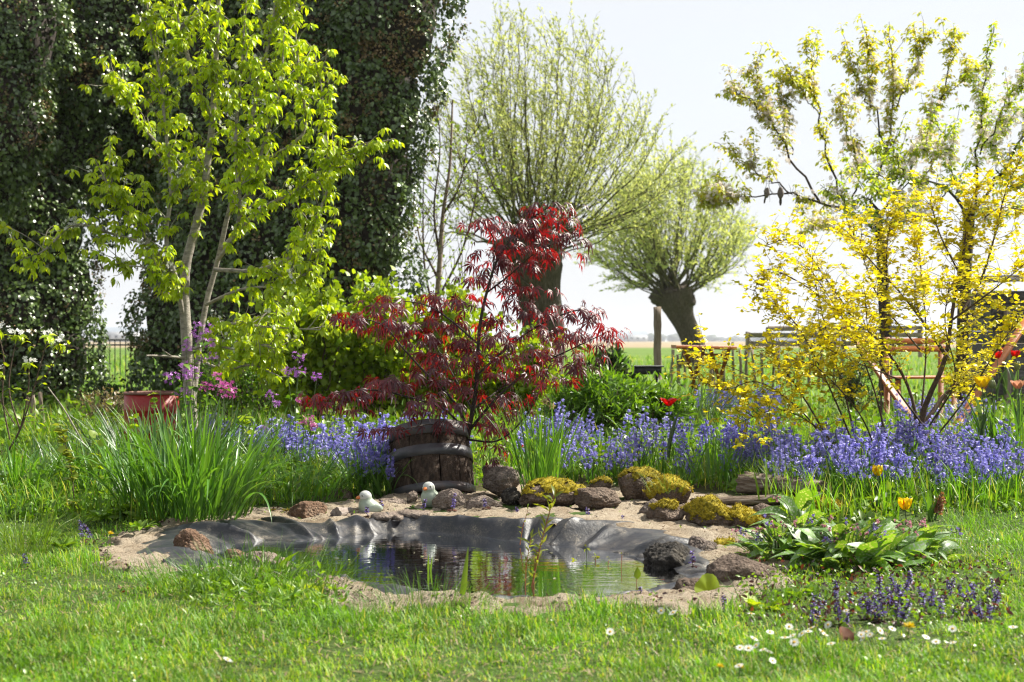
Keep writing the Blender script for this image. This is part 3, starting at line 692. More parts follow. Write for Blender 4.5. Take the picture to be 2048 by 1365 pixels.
for s_ in range(NS):
    a0, a1 = edges[s_]+.016, edges[s_+1]-.016; nH = 16; nA = 6; V = []; F = []
    off = rg.normal(0, .0015); top = 1+rg.normal(0, .012)
    for inner in (0, 1):
        for i in range(nH+1):
            h = i/nH*top
            for j in range(nA+1):
                u = j/nA; dr = off-(.004*(abs(u-.5)*2)**4) if not inner else -.026
                dr += 0 if inner else .003*float(fbm(u*5+s_*7, h*9, s=61, o=4, g=.6))
                V.append(bpos(a0+(a1-a0)*u, h, dr))
    w = nA+1; m_ = (nH+1)*w
    for i in range(nH):
        for j in range(nA):
            q = i*w+j; F.append([q, q+1, q+w+1, q+w]); F.append([m_+q+1, m_+q, m_+q+w, m_+q+w+1])
        F.append([i*w+m_, i*w, (i+1)*w, (i+1)*w+m_]); F.append([i*w+nA, i*w+nA+m_, (i+1)*w+nA+m_, (i+1)*w+nA])
    for j in range(nA):
        q = nH*w+j; F.append([q, q+1, q+1+m_, q+m_]); F.append([j+1, j, j+m_, j+1+m_])
    build('stave', Geo().add(bworld(V), F, rg.random()), M_stave, broot)
def hoop(h0, h1, dr=.004, th_=.003):
    k = 72; V = []; prof = [(h0, dr), (h0, dr+th_), (h1, dr+th_), (h1, dr)]
    for i in range(k):
        a = 2*math.pi*i/k
        for h, d in prof:
            V.append(bpos(a, h, d+.0012*math.sin(a*5+h*20)))
    F = [[i*4+j, ((i+1) % k)*4+j, ((i+1) % k)*4+(j+1) % 4, i*4+(j+1) % 4] for i in range(k) for j in range(4)]
    hp = build('hoop', Geo().add(bworld(V), F), M_hoop, broot)
    return hp
hoop(.80, .995, .003); hoop(.49, .645, .003); hoop(.0, .115, .003)
k = 40; V = [bpos(2*math.pi*i/k, .9, -.03) for i in range(k)]+[np.array([0, 0, .92*BH])]
build('soil', Geo().add(bworld(V), [[i, (i+1) % k, k] for i in range(k)]), M_soil, broot)

# ------------------------------------------------------------------ ceramic birds (one continuous body each) and the pair in the cherry tree
M_cer = solid('glazed_ceramic_green', [(.30, .37, .29), (.40, .47, .38), (.48, .54, .45)], scale=9, rough=.30, bump=.12, bscale=30, spec=.5)
M_beak = solid('ceramic_orange', [(.62, .17, .035), (.74, .24, .06)], scale=20, rough=.4, bump=0)
M_eye = solid('eye_black', [(.008, .008, .008), (.012, .012, .012)], rough=.2, bump=0)
M_head = solid('glazed_ceramic_pale', [(.50, .53, .49), (.62, .64, .60), (.70, .71, .68)], scale=9, rough=.32, bump=.1, bscale=40)
def blob_surface(balls, k=.02, n=4, centre=(0, 0, 0)):
    """continuous skin round smooth-blended ellipsoids, star-shaped about the centre"""
    V, F = ico(n); c = np.asarray(centre, float)
    def sdf(p):
        d = None
        for (q, r) in balls:
            q = np.asarray(q, float); r = np.asarray(r, float)*np.ones(3)
            u = (p-q)/r; l = np.linalg.norm(u, axis=1); g = np.linalg.norm((p-q)/r**2, axis=1)
            e = l*(l-1)/np.maximum(g, 1e-6)
            if d is None: d = e
            else:
                h = np.clip(.5+.5*(d-e)/k, 0, 1); d = d*(1-h)+e*h-k*h*(1-h)
        return d
    hit = np.zeros(len(V)); R_ = np.linspace(.6, 0.005, 240)
    done = np.zeros(len(V), bool)
    for r in R_:
        s_ = sdf(c+V*r); m_ = (~done) & (s_ < 0); hit[m_] = r; done |= m_
    lo, hi = hit.copy(), hit+.0026
    for _ in range(8):
        mid = (lo+hi)/2; s_ = sdf(c+V*mid[:, None]); lo = np.where(s_ < 0, mid, lo); hi = np.where(s_ < 0, hi, mid)
    return c+V*lo[:, None], F
def ceramic_bird(px, py, d, yaw, label, s=1.0):
    base = P(px, py, d); rz = rotm('Z', yaw)
    s = .88*s; root = thing('ceramic_bird', base, label, 'ornament', 'pair of ceramic birds on the sand bank')
    W = lambda V: (np.asarray(V)*s) @ rz.T+base
    # bird faces -Y before the yaw
    V, F = blob_surface([((0, .012, .050), (.066, .066, .056)), ((0, -.012, .070), (.056, .056, .056)), ((0, .066, .056), (.026, .030, .016)), ((0, -.024, .130), (.040, .041, .038))], k=.016, centre=(0, -.008, .082))
    V[:, 2] = np.maximum(V[:, 2], .0)
    hd = build('body', Geo().add(W(V), F), M_cer, root, smooth=True)
    V, F = blob_surface([((0, -.0242, .1302), (.0408, .0418, .0388))], centre=(0, -.0242, .1302), n=3)
    keep = (V[F].mean(1)[:, 2] > .118); build('head_glaze', Geo().add(W(V), F[keep]), M_head, root, smooth=True)
    k = 12; V = []
    for i, (y, r, z) in enumerate([(-.054, .0150, .128), (-.068, .0140, .1265), (-.080, .0095, .124), (-.087, .003, .121)]):
        for j in range(k): V.append([r*1.05*math.cos(2*math.pi*j/k), y, z+r*.85*math.sin(2*math.pi*j/k)])
    F = [[i*k+j, i*k+(j+1) % k, (i+1)*k+(j+1) % k, (i+1)*k+j] for i in range(3) for j in range(k)]
    build('beak', Geo().add(W(V), F), M_beak, root, smooth=True)
    for sx in (-1, 1):
        V, F = ico(2); build('eye', Geo().add(W(V*.0058+np.array([sx*.0295, -.0505, .1395])), F), M_eye, root, smooth=True)
    for sx in (-1, 1):
        V, F = blob_surface([((sx*.056, .030, .058), (.012, .050, .030))], centre=(sx*.056, .030, .058), n=3)
        build('wing', Geo().add(W(V), F), M_cer, root, smooth=True)
ceramic_bird(738, 1034, 8.0, math.radians(-70), 'pale green ceramic bird facing left, at the left, lower on the bank')
ceramic_bird(861, 1015, 8.15, math.radians(-28), 'pale green ceramic bird facing the pond, right in front of the barrel')

M_dove = solid('dove_feathers', [(.16, .13, .12), (.24, .20, .18), (.30, .25, .22)], scale=14, rough=.8, bump=.2)
M_dovet = solid('dove_tail_feathers', [(.07, .06, .055), (.12, .10, .09)], scale=14, rough=.8, bump=.2)
def perched(px, py, d, yaw, label, s=1.0):
    base = P(px, py, d); rz = rotm('Z', yaw); W = lambda V: (np.asarray(V)*s) @ rz.T+base
    root = thing('perched_bird', base, label, 'bird', 'two birds on a cherry branch')
    V, F = blob_surface([((0, .005, .075), (.050, .052, .075)), ((0, -.010, .145), (.029, .032, .030)), ((0, .035, .02), (.022, .028, .05))], k=.03, centre=(0, 0, .09), n=3)
    build('body', Geo().add(W(V), F), M_dove, root, smooth=True)
    build('tail', Geo().add(*map(lambda q: q, (W(leaf(.6, (.7, 1, 1.0, .6), .1, .1)[0]*np.array([.07, .13, .1]) @ rotm('X', math.radians(-66)).T+np.array([0, .04, .02])), leaf(.6, (.7, 1, 1.0, .6), .1, .1)[1]))), M_dovet, root)
    V = np.array([[-.006, -.036, .147], [.006, -.036, .147], [0, -.036, .139], [0, -.056, .141]]); build('beak', Geo().add(W(V), [[0, 1, 3], [1, 2, 3], [2, 0, 3]]), M_eye, root)
    for sx in (-1, 1):
        build('leg', Geo().addg(tube(W([[sx*.012, 0, .02], [sx*.014, -.004, -.012]]), .004, 4)), M_dovet, root)
# ------------------------------------------------------------------ trees: shared tools
M_bark = solid('bark_brown', [(.035, .026, .018), (.085, .065, .045), (.16, .13, .10)], scale=14, stretch=(3, 3, .7), rough=.9, bump=.8, bscale=30)
M_barkpear = solid('bark_pear', [(.18, .155, .125), (.40, .36, .30), (.56, .51, .43)], scale=16, stretch=(1, 1, 2.5), rough=.85, bump=.6, bscale=50)
M_barkdark = solid('bark_dark', [(.018, .013, .010), (.045, .033, .025), (.08, .06, .045)], scale=20, rough=.85, bump=.5)
M_twigred = solid('twig_redbrown', [(.045, .028, .018), (.11, .07, .045), (.17, .115, .075)], scale=12, rough=.8, bump=.4)
M_willowtwig = solid('willow_withy', [(.06, .055, .025), (.12, .105, .05), (.18, .16, .08)], scale=10, rough=.8, bump=0)
M_birch = solid('birch_bark', [(.12, .08, .06), (.40, .30, .24), (.52, .42, .36)], scale=6, stretch=(1, 1, 5), rough=.8, bump=.2)

M_maple = leafmat('maple_leaf', [(.055, .016, .026), (.085, .024, .034), (.12, .024, .030), (.070, .022, .036)], trans=.45, tcol=(5.2, .35, .28), rough=.42, spec=.6)
M_pear = leafmat('pear_leaf', [(.25, .38, .012), (.32, .45, .016), (.41, .51, .022), (.28, .43, .02)], trans=.52, tcol=(1.35, 1.2, .35), rough=.34, spec=.5)
M_ivy = leafmat('ivy_leaf', [(.030, .056, .014), (.050, .086, .018), (.076, .116, .026), (.042, .070, .018)], trans=.18, rough=.30, spec=.65)
M_ivyb = leafmat('ivy_berries', [(.13, .09, .05), (.20, .14, .08), (.15, .12, .05)], trans=.1, rough=.8, spec=.2)
M_willow = leafmat('willow_leaf', [(.34, .40, .15), (.42, .47, .20), (.48, .52, .25)], trans=.5, tcol=(1.1, 1.05, .6), rough=.5)
M_willow2 = leafmat('willow_leaf_pale', [(.38, .46, .15), (.46, .52, .20), (.50, .55, .24)], trans=.5, tcol=(1.1, 1.05, .6), rough=.5)
M_cherry = leafmat('cherry_leaf', [(.28, .36, .04), (.36, .42, .05), (.40, .34, .06), (.32, .42, .05)], trans=.58, tcol=(1.25, 1.1, .4), rough=.4)
M_cherryg = leafmat('cherry_leaf_green', [(.24, .36, .03), (.32, .43, .04), (.36, .38, .05)], trans=.58, tcol=(1.2, 1.1, .4), rough=.4)
M_blossom = leafmat('blossom', [(.66, .57, .54), (.76, .69, .66), (.80, .75, .73)], trans=.35, tcol=(1, .95, .9), rough=.6)
M_white = leafmat('petal_white', [(.72, .72, .68), (.80, .80, .78)], trans=.3, tcol=(1, 1, .95), rough=.5)
M_yellow = leafmat('yellow_leaf', [(.60, .57, .020), (.76, .68, .024), (.86, .74, .03), (.44, .50, .024)], trans=.45, tcol=(1.15, 1.05, .35), rough=.42)
M_lime = leafmat('lime_leaf', [(.16, .28, .012), (.24, .36, .016), (.32, .42, .022), (.19, .31, .02)], trans=.5, tcol=(1.3, 1.2, .4), rough=.45)
M_green = leafmat('bush_leaf', [(.06, .15, .014), (.10, .22, .018), (.15, .28, .024), (.08, .18, .02)], trans=.45, tcol=(1.35, 1.25, .4), rough=.40)
M_dkgreen = leafmat('dark_bush_leaf', [(.022, .052, .012), (.035, .075, .016), (.055, .10, .02)], trans=.35, rough=.4)

def wl(pts): return np.array([P(*p) for p in pts])
class Tree:
    def __init__(s, seed): s.rng = R8(seed); s.g = Geo(); s.anc = []; s.limbs = []
    def limb(s, pts, r0, r1, n=18, k=7, world=False, jit=.0):
        p = spl(pts if world else wl(pts), n)
        if jit: p[1:-1] += s.rng.normal(0, jit, (n-2, 3))
        r = np.linspace(r0, r1, n); s.g.addg(tube(p, r, k), s.rng.random()); s.limbs.append((p, r)); return p
    def twigs(s, p, cnt, L, r, t0=.3, t1=1.0, up=.3, out=1.0, n=5, wob=.35, keep=True):
        res = []
        for _ in range(cnt):
            t = s.rng.uniform(t0, t1)*(len(p)-1); i = min(int(t), len(p)-2); q = p[i]+(p[i+1]-p[i])*(t-i)
            ax = nrm(p[i+1]-p[i]); d = rdir(s.rng, 1)[0]; d = d-ax*np.dot(d, ax)*.8; d = nrm(d)*out+ax*.5; d[2] += up
            w = wander(s.rng, q, d, L*s.rng.uniform(.55, 1.25), n, wob, up*.3)
            s.g.addg(tube(w, np.linspace(r, r*.35, len(w)), 4), s.rng.random()); res.append(w)
        return res
def along(rng, lines, spacing, t0=.2, jit=.02):
    """points and tangents spread along polylines"""
    T, D = [], []
    for p in lines:
        seg = np.linalg.norm(np.diff(p, axis=0), axis=1); c = np.concatenate([[0], np.cumsum(seg)]); n = max(1, int(c[-1]*(1-t0)/spacing))
        u = np.sort(rng.uniform(c[-1]*t0, c[-1], n)); u[-1] = c[-1]
        T.append(np.stack([np.interp(u, c, p[:, k]) for k in range(3)], -1))
        i = np.clip(np.searchsorted(c, u)-1, 0, len(seg)-1); D.append(nrm(np.diff(p, axis=0))[i])
    T = np.concatenate(T); return T+rng.normal(0, jit, T.shape), np.concatenate(D)
def rosette(rng, T, D, n, spread=.8, droop=-.5, fwd=.5):
    """n leaves round each anchor -> positions, directions, normals"""
    m = len(T); T2 = np.repeat(T, n, 0); a = (np.tile(np.arange(n), m)*2.4+np.repeat(rng.uniform(0, 6.28, m), n))+rng.normal(0, .3, m*n)
    d = np.stack([np.cos(a)*spread, np.sin(a)*spread, np.full(m*n, droop)+rng.normal(0, .3, m*n)], -1)+np.repeat(D, n, 0)*fwd
    up = np.stack([np.zeros(m*n), np.zeros(m*n), np.ones(m*n)], -1)+rng.normal(0, .35, (m*n, 3))+np.stack([np.cos(a), np.sin(a), 0*a], -1)*.4
    return T2, nrm(d), up
PETAL5 = (np.array([[0, 0, 0]]+[[math.cos(a)*r, math.sin(a)*r, z] for q in range(5) for (a, r, z) in ((q*1.2566-.45, .8, .12), (q*1.2566, 1.0, .22), (q*1.2566+.45, .8, .12))], float),
          np.array([[0, 1+3*q, 2+3*q] for q in range(5)]+[[0, 2+3*q, 3+3*q] for q in range(5)]))

PETAL5S = (PETAL5[0], np.array([[0, 1+3*q, 3+3*q] for q in range(5)]))
# ------------------------------------------------------------------ red Japanese maple
t = Tree(70); MD = 8.95
mroot = thing('red_maple', P(932, 880, MD), 'purple red Japanese maple growing from the tilted barrel', 'tree')
L1 = [t.limb([(930, 905, 8.95), (940, 850, 8.95), (952, 780, 8.95), (955, 720, 8.95), (960, 650, 8.95), (975, 580, 8.95), (1000, 510, 8.9), (1055, 445, 8.9), (1102, 412, 8.9)], .017, .004, 26),
      t.limb([(938, 860, 8.95), (905, 800, 8.9), (850, 745, 8.8), (800, 690, 8.75), (765, 650, 8.75), (700, 632, 8.75)], .010, .003),
      t.limb([(934, 870, 8.95), (890, 820, 8.8), (800, 790, 8.6), (720, 780, 8.5), (640, 800, 8.5)], .009, .003),
      t.limb([(940, 860, 8.95), (990, 800, 8.85), (1060, 740, 8.75), (1140, 700, 8.7), (1225, 660, 8.7)], .010, .003),
      t.limb([(955, 750, 8.95), (1010, 700, 9.05), (1080, 650, 9.1), (1160, 620, 9.1), (1200, 640, 9.1)], .008, .003),
      t.limb([(958, 690, 8.95), (900, 640, 9.05), (850, 610, 9.1), (780, 600, 9.15)], .007, .0025),
      t.limb([(975, 585, 8.95), (1020, 550, 9.0), (1080, 500, 9.0), (1150, 475, 9.0)], .006, .002),
      t.limb([(985, 545, 8.95), (990, 490, 8.85), (975, 455, 8.8), (965, 440, 8.8)], .005, .002),
      t.limb([(935, 880, 8.85), (1000, 880, 8.6), (1060, 820, 8.5), (1100, 730, 8.45)], .007, .003),
      t.limb([(930, 880, 8.9), (870, 850, 8.6), (800, 860, 8.4), (750, 862, 8.35)], .006, .002),
      t.limb([(945, 820, 8.95), (900, 740, 9.2), (870, 690, 9.3)], .007, .003),
      t.limb([(945, 820, 8.95), (1020, 760, 9.2), (1050, 700, 9.3)], .007, .003)]
allp = np.concatenate(L1)
pads = [(1100, 420, 84, 30), (1120, 442, 60, 24), (1040, 445, 80, 26), (990, 448, 60, 24), (965, 440, 44, 20), (1080, 470, 110, 26), (1140, 480, 60, 22), (1030, 495, 110, 28), (1100, 508, 90, 24), (970, 505, 50, 26), (990, 530, 70, 26), (1060, 535, 70, 22), (970, 560, 70, 26), (1010, 572, 60, 24),
        (1070, 580, 80, 24), (1040, 605, 60, 22), (930, 600, 80, 26), (880, 598, 80, 26), (850, 612, 60, 24), (780, 605, 70, 28), (760, 618, 50, 22), (705, 635, 64, 26), (735, 645, 60, 22), (790, 645, 70, 26), (850, 650, 90, 26), (910, 645, 80, 26), (985, 640, 70, 26), (1080, 625, 80, 28), (1130, 620, 70, 26), (1170, 630, 70, 26), (1210, 655, 60, 20), (1225, 668, 40, 18),
        (820, 675, 90, 28), (880, 685, 100, 28), (930, 690, 70, 26), (1000, 680, 80, 28), (1060, 670, 80, 28), (1110, 665, 80, 28), (1150, 672, 80, 26), (1180, 680, 60, 22), (780, 660, 60, 24), (860, 715, 80, 28), (960, 715, 60, 26), (1020, 705, 80, 26), (1080, 705, 90, 28), (1140, 715, 80, 28), (1170, 735, 50, 22), (905, 730, 60, 24), (860, 752, 90, 30), (800, 760, 60, 24), (940, 770, 60, 24), (1000, 745, 80, 26), (1060, 740, 90, 28), (1110, 760, 60, 24),
        (770, 770, 80, 28), (730, 785, 70, 26), (690, 790, 60, 24), (650, 795, 60, 24), (700, 812, 60, 20), (640, 810, 36, 16), (850, 795, 70, 26), (900, 810, 60, 22), (980, 800, 80, 26), (1040, 795, 60, 22), (1005, 830, 80, 24), (970, 850, 60, 22), (1010, 862, 50, 18), (830, 825, 50, 20), (880, 850, 50, 20), (800, 858, 46, 16), (755, 860, 50, 16), (1000, 895, 44, 18), (985, 915, 30, 14)]
rg = t.rng; LT, LD, LU = [], [], []
for (px, py, w, h) in pads:
    c0 = P(px, py, MD); near = allp[np.argmin(((allp-c0)*np.array([1, .3, 1]))[:, [0, 2]].__pow__(2).sum(1))]
    dd = float(np.clip(near[1]+rg.normal(0, .12), 8.35, 9.45)); c0 = P(px, py, dd)
    i = np.argmin(((allp-c0)**2).sum(1)); a = allp[i]
    mid = (a+c0)/2+np.array([0, 0, -.02]); p = t.limb([a, mid, c0+np.array([0, 0, .01])], .0028, .0012, 8, 4, world=True)
    s = dd/FPX; n = int(max(6, w*h/104))
    q = rg.normal(0, 1, (n, 3))*np.array([w*.36*s, w*.26*s, h*.30*s]); T = c0+q
    out = nrm(q*np.array([1, 1, .3])+np.array([np.sign(c0[0]-P(950, 0, MD)[0])*.03, -.015, 0])); out[:, 2] = rg.uniform(-.9, -.25, n)
    LT.append(T); LD.append(nrm(out)); LU.append(np.array([0, 0, 1.0])+rg.normal(0, .35, (n, 3))+np.array([0, -.2, 0]))
LT, LD, LU = np.concatenate(LT), np.concatenate(LD), np.concatenate(LU)
mt = [palmate(7, .135, 2.05, .45, lens=(.45, .72, .92, 1.0, .92, .72, .45)), palmate(7, .125, 1.75, .75, lens=(.4, .7, .9, 1.05, .95, .68, .42)), palmate(5, .14, 1.45, .6, lens=(.55, .85, 1.0, .85, .55))]
build('branches', t.g, M_barkdark, mroot)
scatter(mroot, 'leaf', mt, frames(LD, LU), LT, rg.uniform(.056, .088, len(LT)), M_maple, 300, rng=rg)

# ------------------------------------------------------------------ pear tree (lime green)
t = Tree(80); rg = t.rng; PD = 11.4
proot = thing('pear_tree', P(385, 893, PD), 'tall pear tree with fresh lime green leaves and pale trunk', 'tree')
tr_ = Tree(81)
A = tr_.limb([(388, 905, PD), (380, 800, PD), (374, 690, PD), (369, 600, PD), (372, 530, PD), (390, 460, PD), (407, 390, PD), (416, 320, PD), (425, 240, PD), (430, 150, PD), (436, 50, PD), (440, -80, PD)], .052, .014, 30, 10)
B = tr_.limb([(386, 800, PD), (398, 700, PD+.05), (412, 610, PD+.1), (436, 520, PD+.1), (456, 430, PD), (482, 340, PD), (502, 250, PD), (522, 150, PD), (545, 50, PD), (560, -80, PD)], .027, .009, 24, 8)
build('trunk', tr_.g, M_barkpear, proot, smooth=True)
LB = [A[10:], B[9:]]
for pts, r in [([(370, 600, PD), (340, 540, PD-.1), (300, 490, PD-.2), (268, 440, PD-.3), (235, 400, PD-.35), (205, 350, PD-.4), (190, 318, PD-.4)], .022),
               ([(370, 650, PD), (352, 560, PD-.1), (332, 480, PD-.2), (342, 380, PD-.2), (330, 250, PD-.2), (320, 150, PD-.2), (300, 60, PD-.2), (290, -30, PD-.2)], .024),
               ([(396, 690, PD), (450, 650, PD-.2), (540, 655, PD-.4), (640, 660, PD-.5)], .016),
               ([(440, 500, PD), (520, 420, PD-.1), (600, 380, PD-.2), (650, 330, PD-.3), (700, 300, PD-.35), (790, 278, PD-.4)], .018),
               ([(430, 540, PD), (520, 540, PD-.3), (600, 500, PD-.4), (640, 420, PD-.4), (660, 350, PD-.4), (650, 250, PD-.4), (640, 150, PD-.4)], .020),
               ([(482, 340, PD), (550, 310, PD+.1), (610, 260, PD+.1), (600, 160, PD+.1), (590, 40, PD+.1), (600, -40, PD)], .018),
               ([(300, 490, PD-.2), (230, 470, PD-.4), (150, 450, PD-.5), (90, 500, PD-.6), (40, 522, PD-.6)], .013),
               ([(380, 700, PD), (420, 690, PD-.2), (480, 700, PD-.4), (530, 690, PD-.5), (560, 718, PD-.5)], .013),
               ([(407, 390, PD), (360, 330, PD+.2), (290, 260, PD+.2), (250, 190, PD+.1), (240, 160, PD)], .016),
               ([(425, 240, PD), (390, 160, PD-.3), (360, 60, PD-.4), (350, -40, PD-.4)], .016),
               ([(456, 430, PD), (500, 380, PD-.5), (530, 280, PD-.6), (560, 180, PD-.6), (570, 60, PD-.5)], .018),
               ([(436, 520, PD), (470, 470, PD-.4), (480, 400, PD-.6), (470, 300, PD-.7), (480, 180, PD-.7), (490, 40, PD-.6), (500, -50, PD-.6)], .018),
               ([(412, 610, PD), (480, 580, PD-.3), (560, 570, PD-.5), (620, 540, PD-.6), (650, 470, PD-.6)], .014),
               ([(372, 560, PD), (330, 590, PD-.3), (300, 540, PD-.4), (230, 530, PD-.5)], .011),
               ([(398, 720, PD), (450, 740, PD-.3), (500, 730, PD-.5), (540, 745, PD-.5)], .011)]:
    LB.append(t.limb(pts, r, .005, 20, 6))
t.limb([(380, 718, PD), (345, 714, PD-.1), (312, 712, PD-.2), (293, 712, PD-.25)], .014, .008, 8, 6)   # dead stub
t.limb([(345, 714, PD-.1), (325, 700, PD-.2)], .006, .003, 5, 5)
tw = []
for p in LB:
    Ln = np.linalg.norm(np.diff(p, axis=0), axis=1).sum(); cnt = int(7+Ln*11)
    tw += t.twigs(p, cnt, .30, .0045, .22, 1.0, up=.55, out=.8, n=5, wob=.4)
build('branches', t.g, M_barkpear, proot)
T, D = along(rg, [p for p in LB]+tw, .066, .12, .014)
LT, LD, LU = rosette(rg, T, D, 8, .70, -.75, .25); LT = LT+LD*rg.uniform(.0, .035, (len(LT), 1))
pt = [leaf(.52, (0, .75, 1, .6, 0), .35, .28), leaf(.48, (0, .75, 1, .55, 0), .5, .45), leaf(.56, (0, .8, 1, .55, 0), .25, .15)]
scatter(proot, 'leaf', pt, frames(LD, LU), LT, rg.uniform(.040, .070, len(LT)), M_pear, 300, rng=rg)
ki = rg.choice(len(T), 110, replace=False); g = Geo()
for i in ki:
    n = 7; q = T[i]+rg.normal(0, .022, (n, 3))+np.array([0, -.01, .03]); g.add(*inst(PETAL5, frames(rdir(rg, n), rdir(rg, n)), q, rg.uniform(.010, .016, n)), rg.random())
build('blossom', g, M_white, proot)['kind'] = 'stuff'

# ------------------------------------------------------------------ ivy-clad trees
IVY = [leaf(.95, (0, 1, 0), .25, .2), leaf(.85, (0, 1, .55, 0), .3, .25), leaf(.75, (0, 1, 0), .2, .35)]
def ivy_tree(label, balls, seed, base, dens):
    rg = R8(seed); root = thing('ivy_clad_tree', base, label, 'tree', 'ivy covered trees at the left')
    E = []
    for (px, py, rx, ry, d) in balls:
        s = d/FPX; E.append((P(px, py, d), np.array([rx*s, max(.45, min(rx, ry)*s*.85), ry*s])))
    big = list(E)
    for q in range(46):                      # bulging shoots that break the outline
        c, r = big[rg.integers(0, len(big))]; u = rdir(rg, 1)[0]; u[1] = -abs(u[1])*.7; rr = rg.uniform(.16, .38)
        E.append((c+u*r*.97, np.array([rr, rr*.8, rr*rg.uniform(.8, 1.5)])))
    Tt, Nn = [], []
    for i, (c, r) in enumerate(E):
        A_ = 4*math.pi*((r[0]*r[1])**1.6+(r[0]*r[2])**1.6+(r[1]*r[2])**1.6)**(1/1.6)/3**(1/1.6); n = int(A_*dens)
        u = rdir(rg, n); u = u[(u[:, 1] < .25)]
        lump = 1+.18*fbm(u[:, 0]*3+i*5, u[:, 1]*3, u[:, 2]*4, s=seed+i, o=4, g=.6)+rg.normal(0, .035, len(u))-.06*rg.random(len(u))**2
        q = c+u*r*lump[:, None]; ok = np.ones(len(q), bool)
        for j, (c2, r2) in enumerate(E):
            if j != i: ok &= (((q-c2)/(r2*.93))**2).sum(1) > 1
        ok &= in_frame(q, 90) | (in_frame(q, 700) & (rg.random(len(q)) < .33))
        Tt.append(q[ok]); Nn.append(nrm(u/r)[ok])
    T = np.concatenate(Tt); Nv = np.concatenate(Nn); n = len(T)
    cl = fbm(T[:, 0]*3.2, T[:, 1]*3.2, T[:, 2]*3.2, s=seed+40, o=3)
    brown = (cl+rg.normal(0, .30, n)) > .78
    D = nrm(np.array([0, 0, -.75])+rdir(rg, n)*.75+Nv*.35); U = Nv*.8+rdir(rg, n)*.8+np.array([.15, 0, .75])
    T = T+D*rg.uniform(0, .05, (n, 1))
    g = Geo(); k = rg.integers(0, 3, n); Rr = frames(D, U); S = rg.uniform(.034, .074, n)*np.where(in_frame(T, 90), 1, 1.7)
    for q in range(3):
        mq = (k == q) & ~brown
        g.add(*inst(IVY[q], Rr[mq], T[mq], S[mq]), np.repeat(rg.random(mq.sum()), len(IVY[q][0])))
    build('foliage', g, M_ivy, root)['kind'] = 'stuff'
    g = Geo(); b = np.where(brown)[0]; b3 = np.repeat(b, 3); q = T[b3]+rg.normal(0, .03, (len(b3), 3))+Nv[b3]*.03
    g.add(*inst(leaf(.9, (0, 1, 0), .3, .2), frames(rdir(rg, len(b3)), rdir(rg, len(b3))), q, rg.uniform(.022, .042, len(b3))), np.repeat(rg.random(len(b3)), 9))
    build('berries', g, M_ivyb, root)['kind'] = 'stuff'
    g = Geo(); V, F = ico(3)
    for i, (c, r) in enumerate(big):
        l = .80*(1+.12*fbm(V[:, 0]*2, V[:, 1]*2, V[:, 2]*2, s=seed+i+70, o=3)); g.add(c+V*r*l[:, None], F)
    build('ivy_dark_filler', g, M_barkdark, root)  # solid dark blobs added inside the crown, standing in for its shaded depth and stems
    g = Geo()
    g.addg(tube(spl([base+np.array([0, 0, -.1]), base+np.array([.1, 0, 1.2]), base+np.array([0, 0, 3.5])], 10), np.linspace(.32, .2, 10), 9))
    for q in range(6):
        a = rg.uniform(0, 6.28); g.addg(tube(wander(rg, base+np.array([math.cos(a)*.3, math.sin(a)*.3-.1, 0]), (0, 0, 1), 1.3, 8, .08), np.linspace(.04, .02, 9), 5))
    build('trunk', g, M_barkdark, root)
ivy_tree('tall dark ivy covered tree left of the gap with the metal fence',
         [(10, 60, 120, 190, 17.4), (-10, 240, 110, 170, 17.2), (150, 120, 130, 170, 18.6), (230, 20, 120, 140, 18.8), (130, 300, 120, 130, 18.8), (60, 450, 130, 150, 18.4), (110, 590, 92, 130, 18.4), (30, 640, 130, 150, 18.2), (95, 720, 98, 95, 18.2), (330, 60, 110, 160, 19.2), (300, 240, 110, 130, 19.2), (-120, 450, 140, 380, 18.5), (270, 380, 90, 70, 19.4), (40, 790, 90, 50, 18.0)],
         90, P(60, 812, 18.4), 1100)
ivy_tree('tall ivy covered tree behind the pear tree, right edge against the sky',
         [(770, 40, 128, 190, 16.8), (745, 200, 125, 160, 16.8), (735, 360, 105, 150, 16.9), (715, 490, 105, 110, 17.0), (620, 120, 160, 260, 17.2), (600, 420, 150, 210, 17.3), (480, 200, 160, 260, 17.8), (450, 470, 140, 220, 17.8), (390, 650, 118, 140, 17.6), (480, 660, 150, 150, 17.4), (620, 600, 130, 150, 17.4), (560, -90, 300, 120, 17.4), (830, -40, 72, 120, 16.8)],
         91, P(540, 822, 17.4), 1100)

